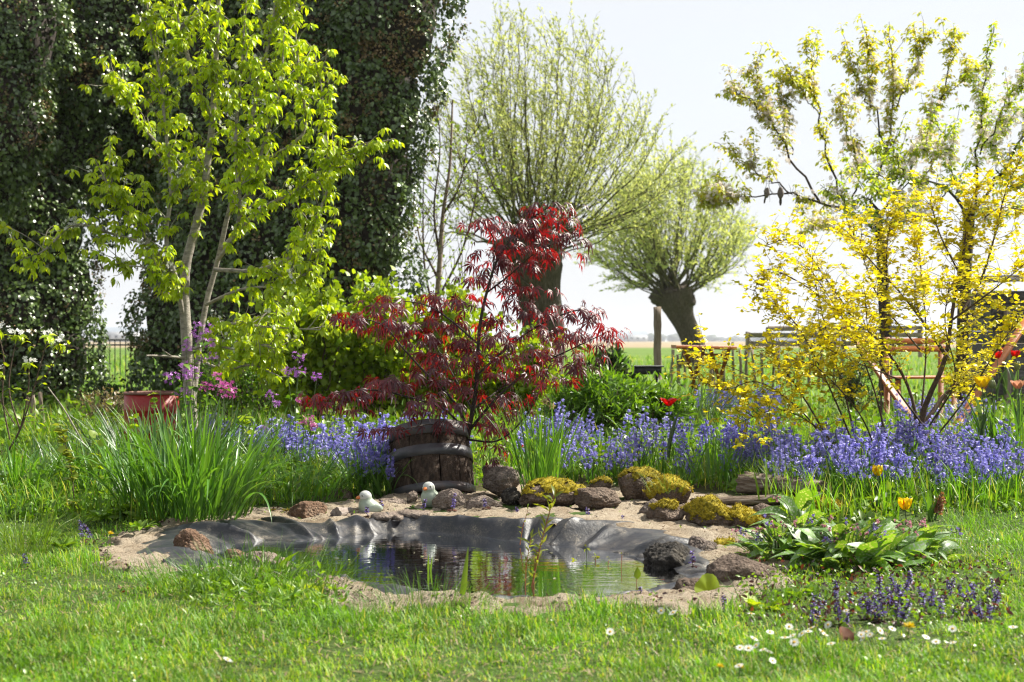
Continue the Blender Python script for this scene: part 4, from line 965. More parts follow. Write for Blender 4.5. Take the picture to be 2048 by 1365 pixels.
# ------------------------------------------------------------------ pollard willows
def willow(label, base, head, hr, tips, nw, seed, lean, mat, tr, d, leafS, twn=11, lowtips=()):
    rg = R8(seed); root = thing('pollard_willow', base, label, 'tree', 'pollard willows in the meadow')
    g = Geo(); n = 30; k = 40; p = spl([base+np.array([0, 0, -.15]), base+(head-base)*.35+np.array(lean), base+(head-base)*.75+np.array(lean)*.4, head+np.array([0, 0, hr*.3])], n)
    V, F = tube(p, 1.0, k); V = V.reshape(n, k, 3); c = p[:, None, :]; a = np.arange(k)*2*math.pi/k
    tt = np.linspace(0, 1, n)
    rad = tr*(1+.35*np.exp(-(tt/.12)**2)+.62*sst((tt-.55)/.45))
    lump = 1+.08*fbm(np.cos(a)[None]*9, np.sin(a)[None]*9, tt[:, None]*3, s=seed+7, o=2)+.16*fbm(np.cos(a)[None]*1.8+seed, np.sin(a)[None]*1.8, tt[:, None]*2.5, s=seed, o=3)+.12*sst((tt[:, None]-.6)/.3)*fbm(np.cos(a)[None]*4, np.sin(a)[None]*4, tt[:, None]*8, s=seed+2, o=2)
    V = c+(V-c)*rad[:, None, None]*lump[..., None]; g.add(V.reshape(-1, 3), F)
    Vi, Fi = ico(3)
    for q in range(9):
        o_ = rdir(rg, 1, .2)[0]*np.array([1, 1, .45])*hr*.75; r = hr*rg.uniform(.35, .6)
        g.add(head+o_+Vi*r*(1+.25*fbm(Vi[:, 0]*3+q, Vi[:, 1]*3, Vi[:, 2]*3, s=seed+q, o=3))[:, None]*np.array([1, 1, .8]), Fi)
    build('trunk', g, M_bark, root, smooth=True)
    g = Geo(); lines = []; twl = []
    for q in range(nw):
        tip = tips(rg, q); st = head+rdir(rg, 1, .3)[0]*np.array([hr*.8, hr*.8, hr*.35]); st = st*.7+(head+(tip-head)*np.array([1, 1, 0])*.10)*.3
        h = tip-st; side = np.array([h[0], h[1], 0]); m1 = st+side*.45+np.array([0, 0, h[2]*.30]); m2 = st+side*.82+np.array([0, 0, h[2]*.66])
        p = spl([st, m1, m2, tip], 14); p[1:] += rg.normal(0, .02, (13, 3))
        Ln = np.linalg.norm(np.diff(p, axis=0), axis=1).sum()
        g.addg(tube(p, np.linspace(.014 if q % 3 else .026, .003, 14)*d/25, 4), rg.random()); lines.append(p)
        for _ in range(int(twn*Ln/3)):
            t_ = rg.uniform(.22, 1)*12.99; i = int(t_); s0 = p[i]+(p[i+1]-p[i])*(t_-i); dr = nrm(p[i+1]-p[i])+rdir(rg, 1)[0]*.75+np.array([-.25, 0, .1])
            w = wander(rg, s0, dr, rg.uniform(.3, .7)*d/25, 4, .35, .1); twl.append(w); g.addg(tube(w, np.linspace(.005, .002, 5)*d/25, 3))
    build('branches', g, M_willowtwig, root)
    T, D = along(rg, twl, .034*d/25, .05, .015); T2, D2 = along(rg, lines, .10*d/25, .35, .03); T = np.concatenate([T, T2]); D = np.concatenate([D, D2])
    D = nrm(D+rdir(rg, len(D))*.8+np.array([-.15, 0, 0])); g = Geo(); tl = leaf(.34, (0, 1, 0), .2, .2)
    g.add(*inst(tl, frames(D, rdir(rg, len(D), .4)), T, rg.uniform(.7, 1.5, len(T))*leafS), np.repeat(rg.random(len(T)), len(tl[0])))
    build('foliage', g, mat, root)['kind'] = 'stuff'
def tips1(rg, q):
    d = 25; u = rg.random()
    px = 868+500*u; top = np.interp(px, [868, 930, 1020, 1100, 1200, 1290, 1368], [260, 110, 40, 60, 80, 150, 330]); bot = np.interp(px, [868, 960, 1060, 1150, 1250, 1368], [470, 330, 240, 260, 360, 480])
    py = top+(bot-top)*rg.random()**1.9
    return P(px-10, py, d+rg.uniform(-1.9, 1.9))
willow('large pollard willow behind the red maple, wide feathery crown', P(1075, 770, 25), P(1062, 505, 25), .62, tips1, 105, 95, (.12, 0, 0), M_willow, .35, 25, .070, 14)
def tips2(rg, q):
    d = 42; a = rg.uniform(-1.0, 1.0); py = 600-(275*math.cos(a*1.25)+10)*rg.uniform(.72, 1.0); px = 1348+155*math.sin(a*1.5)*rg.uniform(.75, 1.05)
    return P(px, py, d+rg.uniform(-2, 2))
willow('smaller pollard willow farther off with a short leaning trunk', P(1378, 742, 42), P(1350, 596, 42), .56, tips2, 90, 96, (.25, 0, 0), M_willow2, .33, 42, .12, 11)

# ------------------------------------------------------------------ cherry trees
BIRDS = np.array([P(1534, 383, 15.62), P(1561, 383, 15.66)])
def bird_free(T): return np.min(np.linalg.norm((T[:, None, :]-BIRDS[None])*np.array([1, .35, 1]), axis=2), axis=1) > .19
def cherry(label, trunk, limbs, seed, mat, d, lsz, bl=True, nl=1.0):
    t = Tree(seed); rg = t.rng; base = P(*trunk[0]); root = thing('cherry_tree', base, label, 'tree', 'blossoming cherry trees at the right')
    tt = Tree(seed+1); tt.limb(trunk, .080, .045, 20, 10); build('trunk', tt.g, M_barkdark, root, smooth=True)
    LB = [t.limb(p, r*.38, .003, 18, 6, jit=.02) for p, r in limbs]; tw = []
    for p in LB:
        Ln = np.linalg.norm(np.diff(p, axis=0), axis=1).sum(); tw += t.twigs(p, int(Ln*12*nl), .13, .003, .2, .95, up=.5, out=.9, n=4)
        tw += t.twigs(p, int(Ln*3.0*nl), .42, .004, .3, .85, up=.8, out=.7, n=6)
    build('branches', t.g, M_barkdark, root)
    T, D = along(rg, [p[4:] for p in LB]+tw, .036, .05, .016); T, D, U = rosette(rg, T, D, 4, .8, -.45, .3)
    tl = leaf(.55, (0, 1, 0), .35, .3); g = Geo(); T = T+D*rg.uniform(0, .03, (len(T), 1)); ok = bird_free(T); T, D, U = T[ok], D[ok], U[ok]
    g.add(*inst(tl, frames(D, U), T, rg.uniform(.7, 1.25, len(T))*lsz), np.repeat(rg.random(len(T)), len(tl[0])))
    build('foliage', g, mat, root)['kind'] = 'stuff'
    if bl:
        T, D = along(rg, [p[3:14] for p in LB]+[w for w in tw if rg.random() < .6], .034, .05, .035); ok = fbm(T[:, 0]*2, T[:, 1], T[:, 2]*2, s=seed, o=2) > -.15; T = T[ok]; T = T[(T[:, 2] < CH+(682.5-130)/FPX*d)]
        T = T[bird_free(T)]; n = 3; T = np.repeat(T, n, 0)+rg.normal(0, .03, (len(T)*n, 3)); g = Geo()
        g.add(*inst(PETAL5S, frames(rdir(rg, len(T)), rdir(rg, len(T))), T, rg.uniform(.020, .033, len(T))), np.repeat(rg.random(len(T)), len(PETAL5S[0])))
        build('blossom', g, M_blossom, root)['kind'] = 'stuff'
C1 = 16.0
cherry('cherry tree with bronze young leaves and fading white blossom', [(1768, 830, C1), (1772, 700, C1), (1766, 560, C1), (1760, 470, C1), (1752, 420, C1)],
  [([(a, b, C1+z) for a, b, z in l], r) for l, r in [
   ([(1760, 470, 0), (1690, 425, -.2), (1620, 398, -.3), (1585, 390, -.3), (1500, 398, -.4), (1440, 388, -.4), (1398, 376, -.4)], .05),
   ([(1640, 405, -.2), (1590, 330, -.2), (1555, 260, -.2), (1510, 210, -.2), (1475, 186, -.2), (1440, 183, -.2)], .04),
   ([(1555, 260, -.2), (1525, 200, 0), (1497, 135, .1)], .022), ([(1585, 310, 0), (1570, 220, .2), (1548, 148, .3)], .022),
   ([(1700, 430, 0), (1660, 330, .2), (1638, 230, .3), (1622, 150, .3), (1612, 78, .3)], .04), ([(1638, 230, .3), (1600, 170, .1), (1580, 160, 0)], .018),
   ([(1755, 440, 0), (1745, 380, .1), (1770, 300, .1), (1790, 200, 0), (1785, 110, 0), (1778, 44, 0)], .05),
   ([(1770, 300, .1), (1742, 200, -.3), (1740, 120, -.4), (1724, 54, -.4)], .03), ([(1742, 220, -.3), (1710, 150, -.5), (1692, 90, -.5)], .02),
   ([(1755, 440, 0), (1830, 310, .3), (1880, 200, .4), (1902, 120, .4), (1912, 58, .4)], .04), ([(1790, 220, 0), (1835, 130, -.2), (1862, 55, -.2)], .024),
   ([(1585, 388, -.3), (1530, 350, -.1), (1480, 320, 0), (1428, 285, 0)], .024), ([(1880, 200, .4), (1930, 150, .5), (1965, 130, .5)], .018),
   ([(1690, 425, -.2), (1720, 340, -.6), (1690, 250, -.8), (1680, 190, -.8)], .03), ([(1755, 450, 0), (1820, 400, -.5), (1860, 330, -.7), (1850, 250, -.8)], .03), ([(1500, 398, -.4), (1450, 402, -.4), (1405, 408, -.5)], .012),
   ([(1760, 480, 0), (1700, 470, .4), (1640, 450, .6), (1600, 470, .7)], .025)]], 110, M_cherry, C1, .060)
C2 = 14.6
cherry('cherry tree with greener leaves at the right edge beside the plank bin', [(1922, 850, C2), (1926, 700, C2), (1930, 560, C2), (1938, 450, C2), (1942, 420, C2)],
  [([(a, b, C2+z) for a, b, z in l], r) for l, r in [
   ([(1940, 440, 0), (1958, 320, 0), (1966, 220, 0), (1976, 120, 0), (1988, 48, 0)], .04),
   ([(1938, 450, 0), (1895, 380, -.1), (1830, 362, -.2), (1760, 352, -.3), (1690, 338, -.3)], .04),
   ([(1942, 440, 0), (2000, 350, .2), (2060, 250, .3), (2080, 200, .3)], .045), ([(1936, 470, 0), (1900, 320, .3), (1872, 230, .4)], .03), ([(1960, 310, 0), (2010, 210, -.2), (2060, 140, -.3)], .025),
   ([(2000, 350, .2), (2040, 370, .1), (2080, 330, .1)], .02), ([(1895, 380, -.1), (1840, 430, -.4), (1780, 440, -.5), (1700, 420, -.6)], .02), ([(1830, 362, -.2), (1770, 390, -.6), (1690, 400, -.8), (1640, 370, -.8)], .018), ([(1900, 320, .3), (1850, 300, .1), (1790, 320, 0)], .02), ([(1930, 420, 0), (1990, 430, -.2), (2050, 400, -.3)], .02), ([(2000, 350, .2), (1990, 280, .3), (2020, 230, .3)], .018), ([(1830, 362, -.2), (1780, 310, -.4), (1740, 300, -.5)], .02)]], 115, M_cherryg, C2, .055, True, 1.0)
perched(1534, 395, 15.62, math.radians(25), 'left one of two grey brown birds perched on the cherry branch', .62)
perched(1561, 397, 15.66, math.radians(-10), 'right one of two grey brown birds perched on the cherry branch', .72)

# ------------------------------------------------------------------ birch behind the maple
t = Tree(120); rg = t.rng; BD_ = 19.0
root = thing('birch_tree', P(872, 800, BD_), 'slender young birch with pinkish bark and sparse leaves beside the ivy', 'tree')
tt = Tree(121)
A = tt.limb([(868, 800, BD_), (872, 650, BD_), (880, 520, BD_), (886, 430, BD_), (900, 330, BD_), (905, 200, BD_)], .05, .012, 20, 7); build('trunk', tt.g, M_birch, root)
LB = [A]+[t.limb(p, .02, .004, 14, 5) for p in ([(872, 640, BD_), (850, 540, BD_), (846, 420, BD_), (850, 300, BD_)], [(875, 600, BD_), (925, 500, BD_), (950, 400, BD_), (958, 320, BD_)], [(880, 520, BD_), (868, 420, BD_), (880, 300, BD_), (872, 180, BD_)], [(878, 560, BD_), (840, 480, BD_+.3), (828, 380, BD_+.3)], [(886, 430, BD_), (920, 370, BD_), (935, 280, BD_)], [(870, 680, BD_), (900, 600, BD_-.3), (930, 560, BD_-.3)])]
tw = []
for p in LB: tw += t.twigs(p, 16, .8, .006, .15, 1, up=.4, out=.8, n=6)
build('branches', t.g, M_twigred, root)
T, D = along(rg, tw, .10, .1, .03); D = nrm(rdir(rg, len(T))+np.array([0, 0, -.5])); tl = leaf(.7, (0, 1, .6, 0), .2, .2); g = Geo()
g.add(*inst(tl, frames(D, rdir(rg, len(T))), T, rg.uniform(.04, .07, len(T))), np.repeat(rg.random(len(T)), len(tl[0]))); build('foliage', g, M_lime, root)['kind'] = 'stuff'

# ------------------------------------------------------------------ yellow-leaved shrub at the right
t = Tree(130); rg = t.rng; YD = 10.0
yroot = thing('yellow_shrub', P(1800, 925, YD), 'large shrub with golden yellow leaves and bare brown stems', 'shrub')
st = [([(1838, 920, 0), (1848, 820, 0), (1890, 720, -.1), (1905, 620, -.1), (1925, 520, -.1), (1935, 440, -.1), (1955, 370, -.1)], .034),
 ([(1842, 920, 0), (1822, 790, .1), (1772, 700, .2), (1704, 632, .3), (1650, 598, .3)], .022), ([(1848, 850, 0), (1890, 790, .1), (1922, 765, .1), (1932, 742, .1)], .028),
 ([(1898, 720, -.1), (1850, 650, -.3), (1800, 585, -.4)], .024), ([(1704, 632, .3), (1660, 570, .3), (1610, 500, .3), (1570, 480, .3), (1532, 492, .3)], .010),
 ([(1785, 930, 0), (1745, 770, -.1), (1692, 650, -.2), (1622, 540, -.2)], .012), ([(1720, 925, 0), (1690, 790, 0), (1652, 660, 0), (1624, 535, 0)], .013), ([(1720, 925, -.2), (1670, 800, -.3), (1600, 660, -.4), (1548, 610, -.4)], .011),
 ([(1680, 920, -.3), (1610, 800, -.4), (1560, 730, -.5), (1540, 700, -.5)], .011), ([(1765, 925, 0), (1762, 740, .2), (1772, 590, .3), (1776, 470, .3), (1800, 400, .3)], .011), ([(1832, 920, 0), (1852, 700, .3), (1842, 540, .4), (1830, 430, .4)], .012),
 ([(1670, 920, -.2), (1610, 830, -.5), (1520, 765, -.7), (1450, 780, -.8), (1400, 760, -.8)], .009), ([(1925, 620, 0), (1962, 560, .1), (1990, 470, .1), (2012, 380, .1), (2045, 310, .1)], .016), ([(1905, 640, -.1), (1980, 585, -.3), (2060, 520, -.4)], .012),
 ([(1850, 900, 0), (1930, 800, -.3), (2000, 690, -.5), (2040, 640, -.5)], .010), ([(1835, 910, 0), (1890, 800, .4), (1930, 690, .5), (1960, 560, .6)], .012), ([(1650, 600, .3), (1590, 560, .2), (1530, 540, .1), (1506, 590, .1)], .007),
 ([(1700, 925, -.3), (1640, 860, -.6), (1560, 820, -.9), (1470, 850, -1.0)], .008), ([(1760, 925, -.2), (1720, 830, -.5), (1640, 740, -.7), (1590, 720, -.8)], .009), ([(1500, 752, -.7), (1440, 726, -.7), (1370, 706, -.7)], .004),
 ([(1925, 560, -.1), (1880, 470, -.2), (1860, 400, -.2)], .010), ([(1840, 700, .1), (1760, 600, .5), (1720, 500, .6), (1690, 430, .6)], .010), ([(1930, 480, -.1), (1990, 420, .3), (2050, 420, .4)], .010), ([(1800, 585, -.4), (1740, 520, -.4), (1700, 470, -.4)], .010),
 ([(1800, 760, 0), (1700, 720, -.3), (1640, 690, -.5)], .008), ([(1845, 850, -.2), (1780, 760, -.6), (1740, 680, -.8), (1730, 590, -.9)], .010), ([(1860, 850, -.2), (1910, 760, -.6), (1890, 650, -.8), (1900, 560, -.9)], .010)]
LB = [t.limb([(a, b, YD+z) for a, b, z in l], r*.68, .0025, 18, 6) for l, r in st]; tw = []
for q, p in enumerate(LB):
    Ln = np.linalg.norm(np.diff(p, axis=0), axis=1).sum(); tw += t.twigs(p, int(Ln*26), .26, .0022, .30 if q else .5, 1, up=.35, out=.9, n=5, wob=.5)
build('stems', t.g, M_twigred, yroot)
T, D = along(rg, tw+[p[9:] for p in LB], .034, .08, .012); T, D, U = rosette(rg, T, D, 3, .8, .0, .4); T = T+D*.01
scatter(yroot, 'leaf', [fan(7, 3, .3, .15), fan(6, 3, .2, .25), leaf(.6, (0, .8, 1, .6, 0), .4, .2)], frames(D, U), T, rg.uniform(.018, .042, len(T)), M_yellow, 300, rng=rg)
# ------------------------------------------------------------------ leafy bushes
def bush(name, label, cat, px, d, w, h, n, mat, tm, seed, ls, stems=14, group=None, nparts=0, up=.35, base=None, fill=.45, depth=.8):
    """dome of leaves on upright stems: w wide, h high (metres), standing on the ground"""
    rg = R8(seed); x = (px-1024)/FPX*d; b = np.array([x, d, ground_z(x, d)]) if base is None else base
    root = thing(name, b, label, cat, group); t = Tree(seed+1); lines = []
    for q in range(stems):
        a = rg.uniform(0, 6.28); r = rg.random()**.6
        tip = b+np.array([math.cos(a)*r*w/2*.95, math.sin(a)*r*w/2*depth, h*math.sqrt(max(0.05, 1-(r*.9)**2))*rg.uniform(.72, 1.05)])
        p = spl([b+np.array([math.cos(a)*r*w*.12, math.sin(a)*r*w*.12, 0]), b*.45+tip*.55+np.array([math.cos(a), math.sin(a), 0])*w*.05, tip], 9)
        p[1:] += rg.normal(0, .012*w, (8, 3)); t.g.addg(tube(p, np.linspace(.008, .003, 9)*max(.6, min(1.6, h)), 4)); lines.append(p)
        lines += t.twigs(p, 6, .28*w*.5+.08, .003, .25, 1, up=.5, out=.9, n=4)
    build('stems', t.g, M_twigred, root)
    T, D = along(rg, lines, .05, .08, .02); ix = rg.integers(0, len(T), n); T = T[ix]+rg.normal(0, .035*w, (n, 3)); D = D[ix]
    T[:, 2] = np.maximum(T[:, 2], b[2]+.01); D = nrm(D*.6+rdir(rg, n)*.8+np.array([0, -.1, up])); U = rdir(rg, n, 1.0)
    scatter(root, 'leaf', tm, frames(D, U), T, rg.uniform(.65, 1.25, n)*ls, mat, nparts, rng=rg)
    return root
FANS = [fan(6, 3, .30, .12), fan(7, 3, .25, .3), fan(6, 3, .3, .0)]
OV = [leaf(.5, (0, .8, 1, .65, 0), .35, .25), leaf(.42, (0, .7, 1, .7, 0), .5, .4), leaf(.6, (0, .9, .95, .5, 0), .2, .15)]
LAN = [leaf(.24, (0, .8, 1, .7, 0), .4, .3), leaf(.20, (0, .7, 1, .7, 0), .3, .55), leaf(.28, (0, .8, 1, .6, 0), .5, .15)]
bush('currant_bush', 'bright green currant bush directly behind the red maple', 'bush', 770, 13.2, 1.30, 1.42, 5200, M_lime, FANS, 140, .058, 26, 'currant bushes behind the maple', 60)
bush('currant_bush', 'bright green currant bush between pear tree and maple', 'bush', 625, 13.0, 1.20, 1.42, 4800, M_lime, FANS, 142, .058, 26, 'currant bushes behind the maple', 60)
bush('currant_bush', 'lower bright green currant bush behind the maple stem, below the willow trunk', 'bush', 915, 13.4, 1.05, 1.25, 3800, M_lime, FANS, 144, .055, 22, 'currant bushes behind the maple', 40)
bush('currant_bush', 'small bright green currant bush behind the maple at its lower right', 'bush', 1050, 13.6, .95, .95, 3200, M_lime, FANS, 146, .052, 18, 'currant bushes behind the maple', 30)
bush('hedge_shrub', 'fine leaved olive green shrub under the pear tree, right of its trunk', 'shrub', 500, 13.6, 1.3, .95, 4500, M_green, OV, 148, .040, 30, None, 0)
bush('dark_shrub', 'dark green shrub left of the grey post beyond the maple', 'shrub', 1208, 15.5, .60, .66, 1500, M_dkgreen, OV, 150, .085, 14, None, 30)
bush('leafy_perennial', 'bushy fresh green perennial right of the maple, behind the bluebells', 'plant', 1190, 11.4, .85, .58, 4200, M_green, LAN, 152, .085, 40, 'leafy perennials behind the bluebells', 80)
bush('leafy_perennial', 'second bushy green perennial left of the red tulip', 'plant', 1300, 11.9, .60, .44, 2200, M_green, LAN, 154, .08, 26, 'leafy perennials behind the bluebells', 30)
bush('dark_conifer', 'small dark shrub behind the yellow shrub, beside the leaning orange plank', 'shrub', 1706, 15.0, .42, .62, 1600, M_dkgreen, LAN, 156, .05, 16, None, 0)
bush('low_bush', 'low dark box bush beyond the red drum', 'bush', 215, 15.5, .95, .26, 900, M_dkgreen, OV, 158, .05, 16, None, 0)
bush('dried_hydrangea', 'low bush with dry cream seed heads left of the red drum', 'bush', 215, 12.6, .55, .32, 700, leafmat('dry_petal', [(.26, .20, .10), (.36, .28, .16), (.20, .22, .07)], .3), OV, 160, .032, 18, None, 0)

# young blossoming pear at the left edge and the currant seedling
t = Tree(170); rg = t.rng; YD2 = 9.4
root = thing('young_pear', P(20, 880, YD2), 'young pear shoots with white blossom clusters at the left edge', 'shrub')
ends = [([(18, 900, 0), (45, 850, 0), (70, 770, 0), (88, 705, 0), (97, 672, 0)], .007), ([(18, 900, 0), (40, 860, 0), (56, 790, 0), (58, 745, 0), (57, 728, 0)], .006), ([(40, 860, 0), (18, 780, 0), (28, 700, 0), (38, 672, 0)], .006), ([(20, 880, 0), (5, 800, 0), (8, 720, 0), (-5, 660, 0)], .006), ([(70, 770, 0), (100, 740, 0), (118, 700, 0), (118, 690, 0)], .004), ([(30, 850, 0), (-10, 780, 0), (-5, 745, 0)], .004)]
LB = [t.limb([(a, b, YD2+z) for a, b, z in l], r, .003, 12, 5) for l, r in ends]; tw = []
for p in LB: tw += t.twigs(p, 5, .09, .002, .25, .9, up=.2, n=3)
build('stems', t.g, M_twigred, root)
T, D = along(rg, tw, .05, .3, .01); T, D, U = rosette(rg, T, D, 2, .8, -.1, .4)
T2 = np.concatenate([p[-1:] for p in LB]); T3, D3, U3 = rosette(rg, T2, np.tile([0, 0, .1], (len(T2), 1)), 9, .8, -.35, .0)
scatter(root, 'leaf', pt, frames(np.concatenate([D, D3]), np.concatenate([U, U3])), np.concatenate([T, T3]), np.concatenate([rg.uniform(.03, .05, len(T)), rg.uniform(.055, .075, len(T3))]), M_pear, 300, rng=rg)
for e in T2:
    n = 11; q = e+rg.normal(0, .026, (n, 3))*np.array([1, 1, .5])+np.array([0, -.01, .03]); g = Geo()
    g.add(*inst(PETAL5, frames(np.array([0, 0, 0.0])+rdir(rg, n), np.tile([0, -.4, 1.0], (n, 1))+rdir(rg, n)*.5), q, rg.uniform(.014, .019, n)), rg.random(n).repeat(len(PETAL5[0]))); build('blossom', g, M_white, root)
t = Tree(174); rg = t.rng; D0 = 7.9
root = thing('currant_seedling', P(148, 1045, D0), 'thin upright currant seedling with pale lobed leaves left of the daffodil clump', 'plant')
LB = [t.limb([(148, 1050, D0), (147, 980, D0), (140, 930, D0), (130, 885, D0), (120, 850, D0)], .0035, .002, 14, 5)]; build('stem', t.g, M_twigred, root)
T, D = along(rg, LB, .02, .05, .006); T, D, U = rosette(rg, T, D, 2, .8, .0, .2)
scatter(root, 'leaf', FANS, frames(D, U), T, rg.uniform(.04, .065, len(T)), leafmat('pale_leaf', [(.25, .32, .04), (.32, .38, .06), (.22, .30, .03)], .45, rough=.5), 80, rng=rg)

# ------------------------------------------------------------------ strap-leaved clumps (daffodils, tulip foliage, iris)
M_strap = leafmat('daffodil_leaf', [(.055, .16, .018), (.085, .21, .025), (.12, .26, .035), (.065, .17, .035)], trans=.38, tcol=(1.4, 1.3, .4), rough=.36, spec=.55)
M_strapg = leafmat('glaucous_leaf', [(.07, .14, .05), (.10, .18, .07), (.13, .22, .09)], trans=.35, tcol=(1.3, 1.3, .5), rough=.38)
STR = [strap(1, .030, .05, .25), strap(1, .030, .08, .55, twist=.5), strap(1, .028, .12, .95, twist=-.6), strap(1, .030, .15, 1.5, 9, twist=.4), strap(1, .032, .25, 2.1, 10), strap(1, .026, .03, .12, twist=.9)]
def clump(name, label, cat, px, py, d, w, L, n, mat, seed, lean=(0, 0), group=None, nparts=200, wide=1.0, spread=.5, var=None, L0=.55):
    rg = R8(seed); b = P(px, py, d); b[2] = ground_z(b[0], b[1]) if py is None else b[2]
    root = thing(name, b, label, cat, group)
    a = rg.uniform(0, 6.28, n); r = rg.random(n)**.5*w/2; T = b+np.stack([np.cos(a)*r, np.sin(a)*r*.7, np.zeros(n)], -1)
    az = a+rg.normal(0, .7, n); tl = spread*(r/(w/2))*rg.uniform(.3, 1.2, n)
    up = nrm(np.stack([np.cos(az)*tl+lean[0], np.sin(az)*tl+lean[1], np.ones(n)], -1))
    face = np.stack([np.cos(az), np.sin(az), np.zeros(n)], -1)+.001
    x = nrm(np.cross(face, up)); y = np.cross(up, x); Rr = np.stack([x, y, up], -1)
    Rr[:, :, 0] *= wide
    scatter(root, 'leaf', STR, Rr, T, L*rg.uniform(L0, 1.08, n), mat, nparts, 'more_leaves', rng=rg, var=rg.choice(6, n, p=var or [.26, .22, .2, .12, .06, .14]))
    return root
clump('daffodil_clump', 'big clump of long green daffodil leaves at the left end of the pond', 'plant', 395, 1035, 7.75, .62, .66, 240, M_strap, 180, (.10, -.03), 'clumps of strap leaves', 240, 1.0, .55)
clump('daffodil_clump', 'smaller clump of daffodil leaves between pond end and the big clump, at its left', 'plant', 315, 1020, 7.9, .40, .58, 120, M_strap, 181, (.0, -.05), 'clumps of strap leaves', 120, 1.0, .6)
clump('daffodil_clump', 'grey green strap leaves behind the big clump, in front of the red drum', 'plant', 345, 955, 9.4, .95, .60, 260, M_strapg, 182, (.15, -.02), 'clumps of strap leaves', 120, 1.0, .8)
clump('daffodil_clump', 'upright clump of narrow green leaves right of the barrel', 'plant', 1080, 985, 8.25, .22, .60, 95, M_strap, 183, (.04, 0), 'clumps of strap leaves', 95, .7, .35, [.35, .25, .12, .06, .04, .18])
clump('daffodil_clump', 'dark arching strap leaves left of the barrel, under the bluebells', 'plant', 735, 985, 8.75, .50, .36, 110, M_strap, 184, (-.05, -.1), 'clumps of strap leaves', 110, 1.0, .9, [.1, .2, .25, .25, .12, .08])
clump('daffodil_clump', 'narrow strap leaves right of the big clump, behind the brown rock', 'plant', 590, 1005, 8.4, .55, .46, 120, M_strap, 185, (.05, -.05), 'clumps of strap leaves', 120, .8, .8)
clump('daffodil_clump', 'strap leaves at the left edge of the picture', 'plant', 25, 985, 8.4, .65, .42, 140, M_strap, 186, (.0, -.1), 'clumps of strap leaves', 140, 1.0, .9, [.1, .2, .25, .25, .12, .08])
clump('daffodil_clump', 'pale green strap leaves right of the red tulip, behind the bluebells', 'plant', 1375, 850, 12.5, .70, .52, 120, M_strapg, 187, (.0, 0), 'clumps of strap leaves', 60, .8, .9)
clump('daffodil_clump', 'arching shiny strap leaves under the bluebells at the right edge', 'plant', 1975, 1015, 8.3, .60, .34, 150, M_strap, 188, (.05, -.2), 'clumps of strap leaves', 150, 1.0, 1.1, [.05, .12, .22, .32, .22, .07])
clump('daffodil_clump', 'broad strap leaves below the bluebells left of the thick log', 'plant', 1425, 960, 9.0, .45, .34, 80, M_strap, 189, (0, -.05), 'clumps of strap leaves', 80, 1.0, .8)
clump('daffodil_clump', 'tall strap leaves at the right edge beside the yellow tulip', 'plant', 2030, 905, 9.4, .50, .48, 80, M_strap, 190, (-.05, 0), 'clumps of strap leaves', 80, 1.1, .6)
clump('daffodil_clump', 'strap leaves left of the big clump, above the leafy herbs', 'plant', 225, 985, 8.6, .55, .46, 130, M_strap, 176, (.05, -.05), 'clumps of strap leaves', 130, 1.0, .85)
clump('daffodil_clump', 'strap leaves behind the left end of the big clump, below the thin twig', 'plant', 160, 960, 9.2, .60, .42, 120, M_strapg, 177, (.0, -.05), 'clumps of strap leaves', 120, 1.0, .9)
clump('grass_tuft', 'tall fresh grass tuft at the left edge of the lawn', 'plant', 45, 1105, 6.75, .38, .25, 260, leafmat('tuft_leaf', [(.08, .18, .015), (.13, .24, .02), (.18, .28, .03)], .45, rough=.42), 191, (0, 0), 'tufts on the lawn', 260, .5, .8)
M_tuft = bpy.data.materials['tuft_leaf']; M_rank = leafmat('rank_grass', [(.06, .17, .014), (.10, .25, .02), (.15, .32, .03), (.08, .20, .02)], .42, (1.35, 1.2, .4), .42)
for (px, py, d, w, L_, n, lab, sd_) in [(520, 1195, 5.9, .62, .27, 340, 'rank grass tuft among the weeds before the porous rock', 192), (430, 1200, 5.75, .55, .23, 320, 'rank grass tuft left of the dock leaves', 193), (610, 1215, 5.6, .45, .21, 260, 'grass tuft at the right end of the weed patch', 194),
                                         (850, 1228, 5.4, .45, .18, 240, 'grass tuft growing on the sand below the pond centre', 195), (930, 1226, 5.35, .24, .12, 90, 'small grass tuft on the near sand edge', 196), (755, 1240, 5.2, .35, .13, 130, 'grass tuft overlapping the sand left of the central tuft', 165), (1040, 1236, 5.2, .40, .11, 120, 'low grass tuft at the near sand edge below the loosestrife', 166), (1150, 1236, 5.2, .35, .10, 100, 'low grass tuft at the near sand edge before the small dark red weed', 167), (1560, 1225, 5.4, .35, .17, 110, 'loose grass tuft between boulder and bugle patch', 168), (330, 1165, 6.0, .40, .13, 140, 'grass tuft at the left near edge of the liner', 169), (1560, 960, 8.5, .35, .22, 60, 'loose tall grass growing by the thick log', 197), (1640, 960, 8.7, .5, .26, 90, 'loose tall grass left of the closed yellow tulip', 198), (1330, 985, 8.0, .20, .16, 40, 'grass tuft between the big brown rock and the mossy one', 199)]:
    clump('grass_tuft', lab, 'plant', px, py, d, w, L_, n, M_rank if py > 1150 else M_tuft, sd_, (0, 0), 'tufts on the lawn', n, .55, .8)
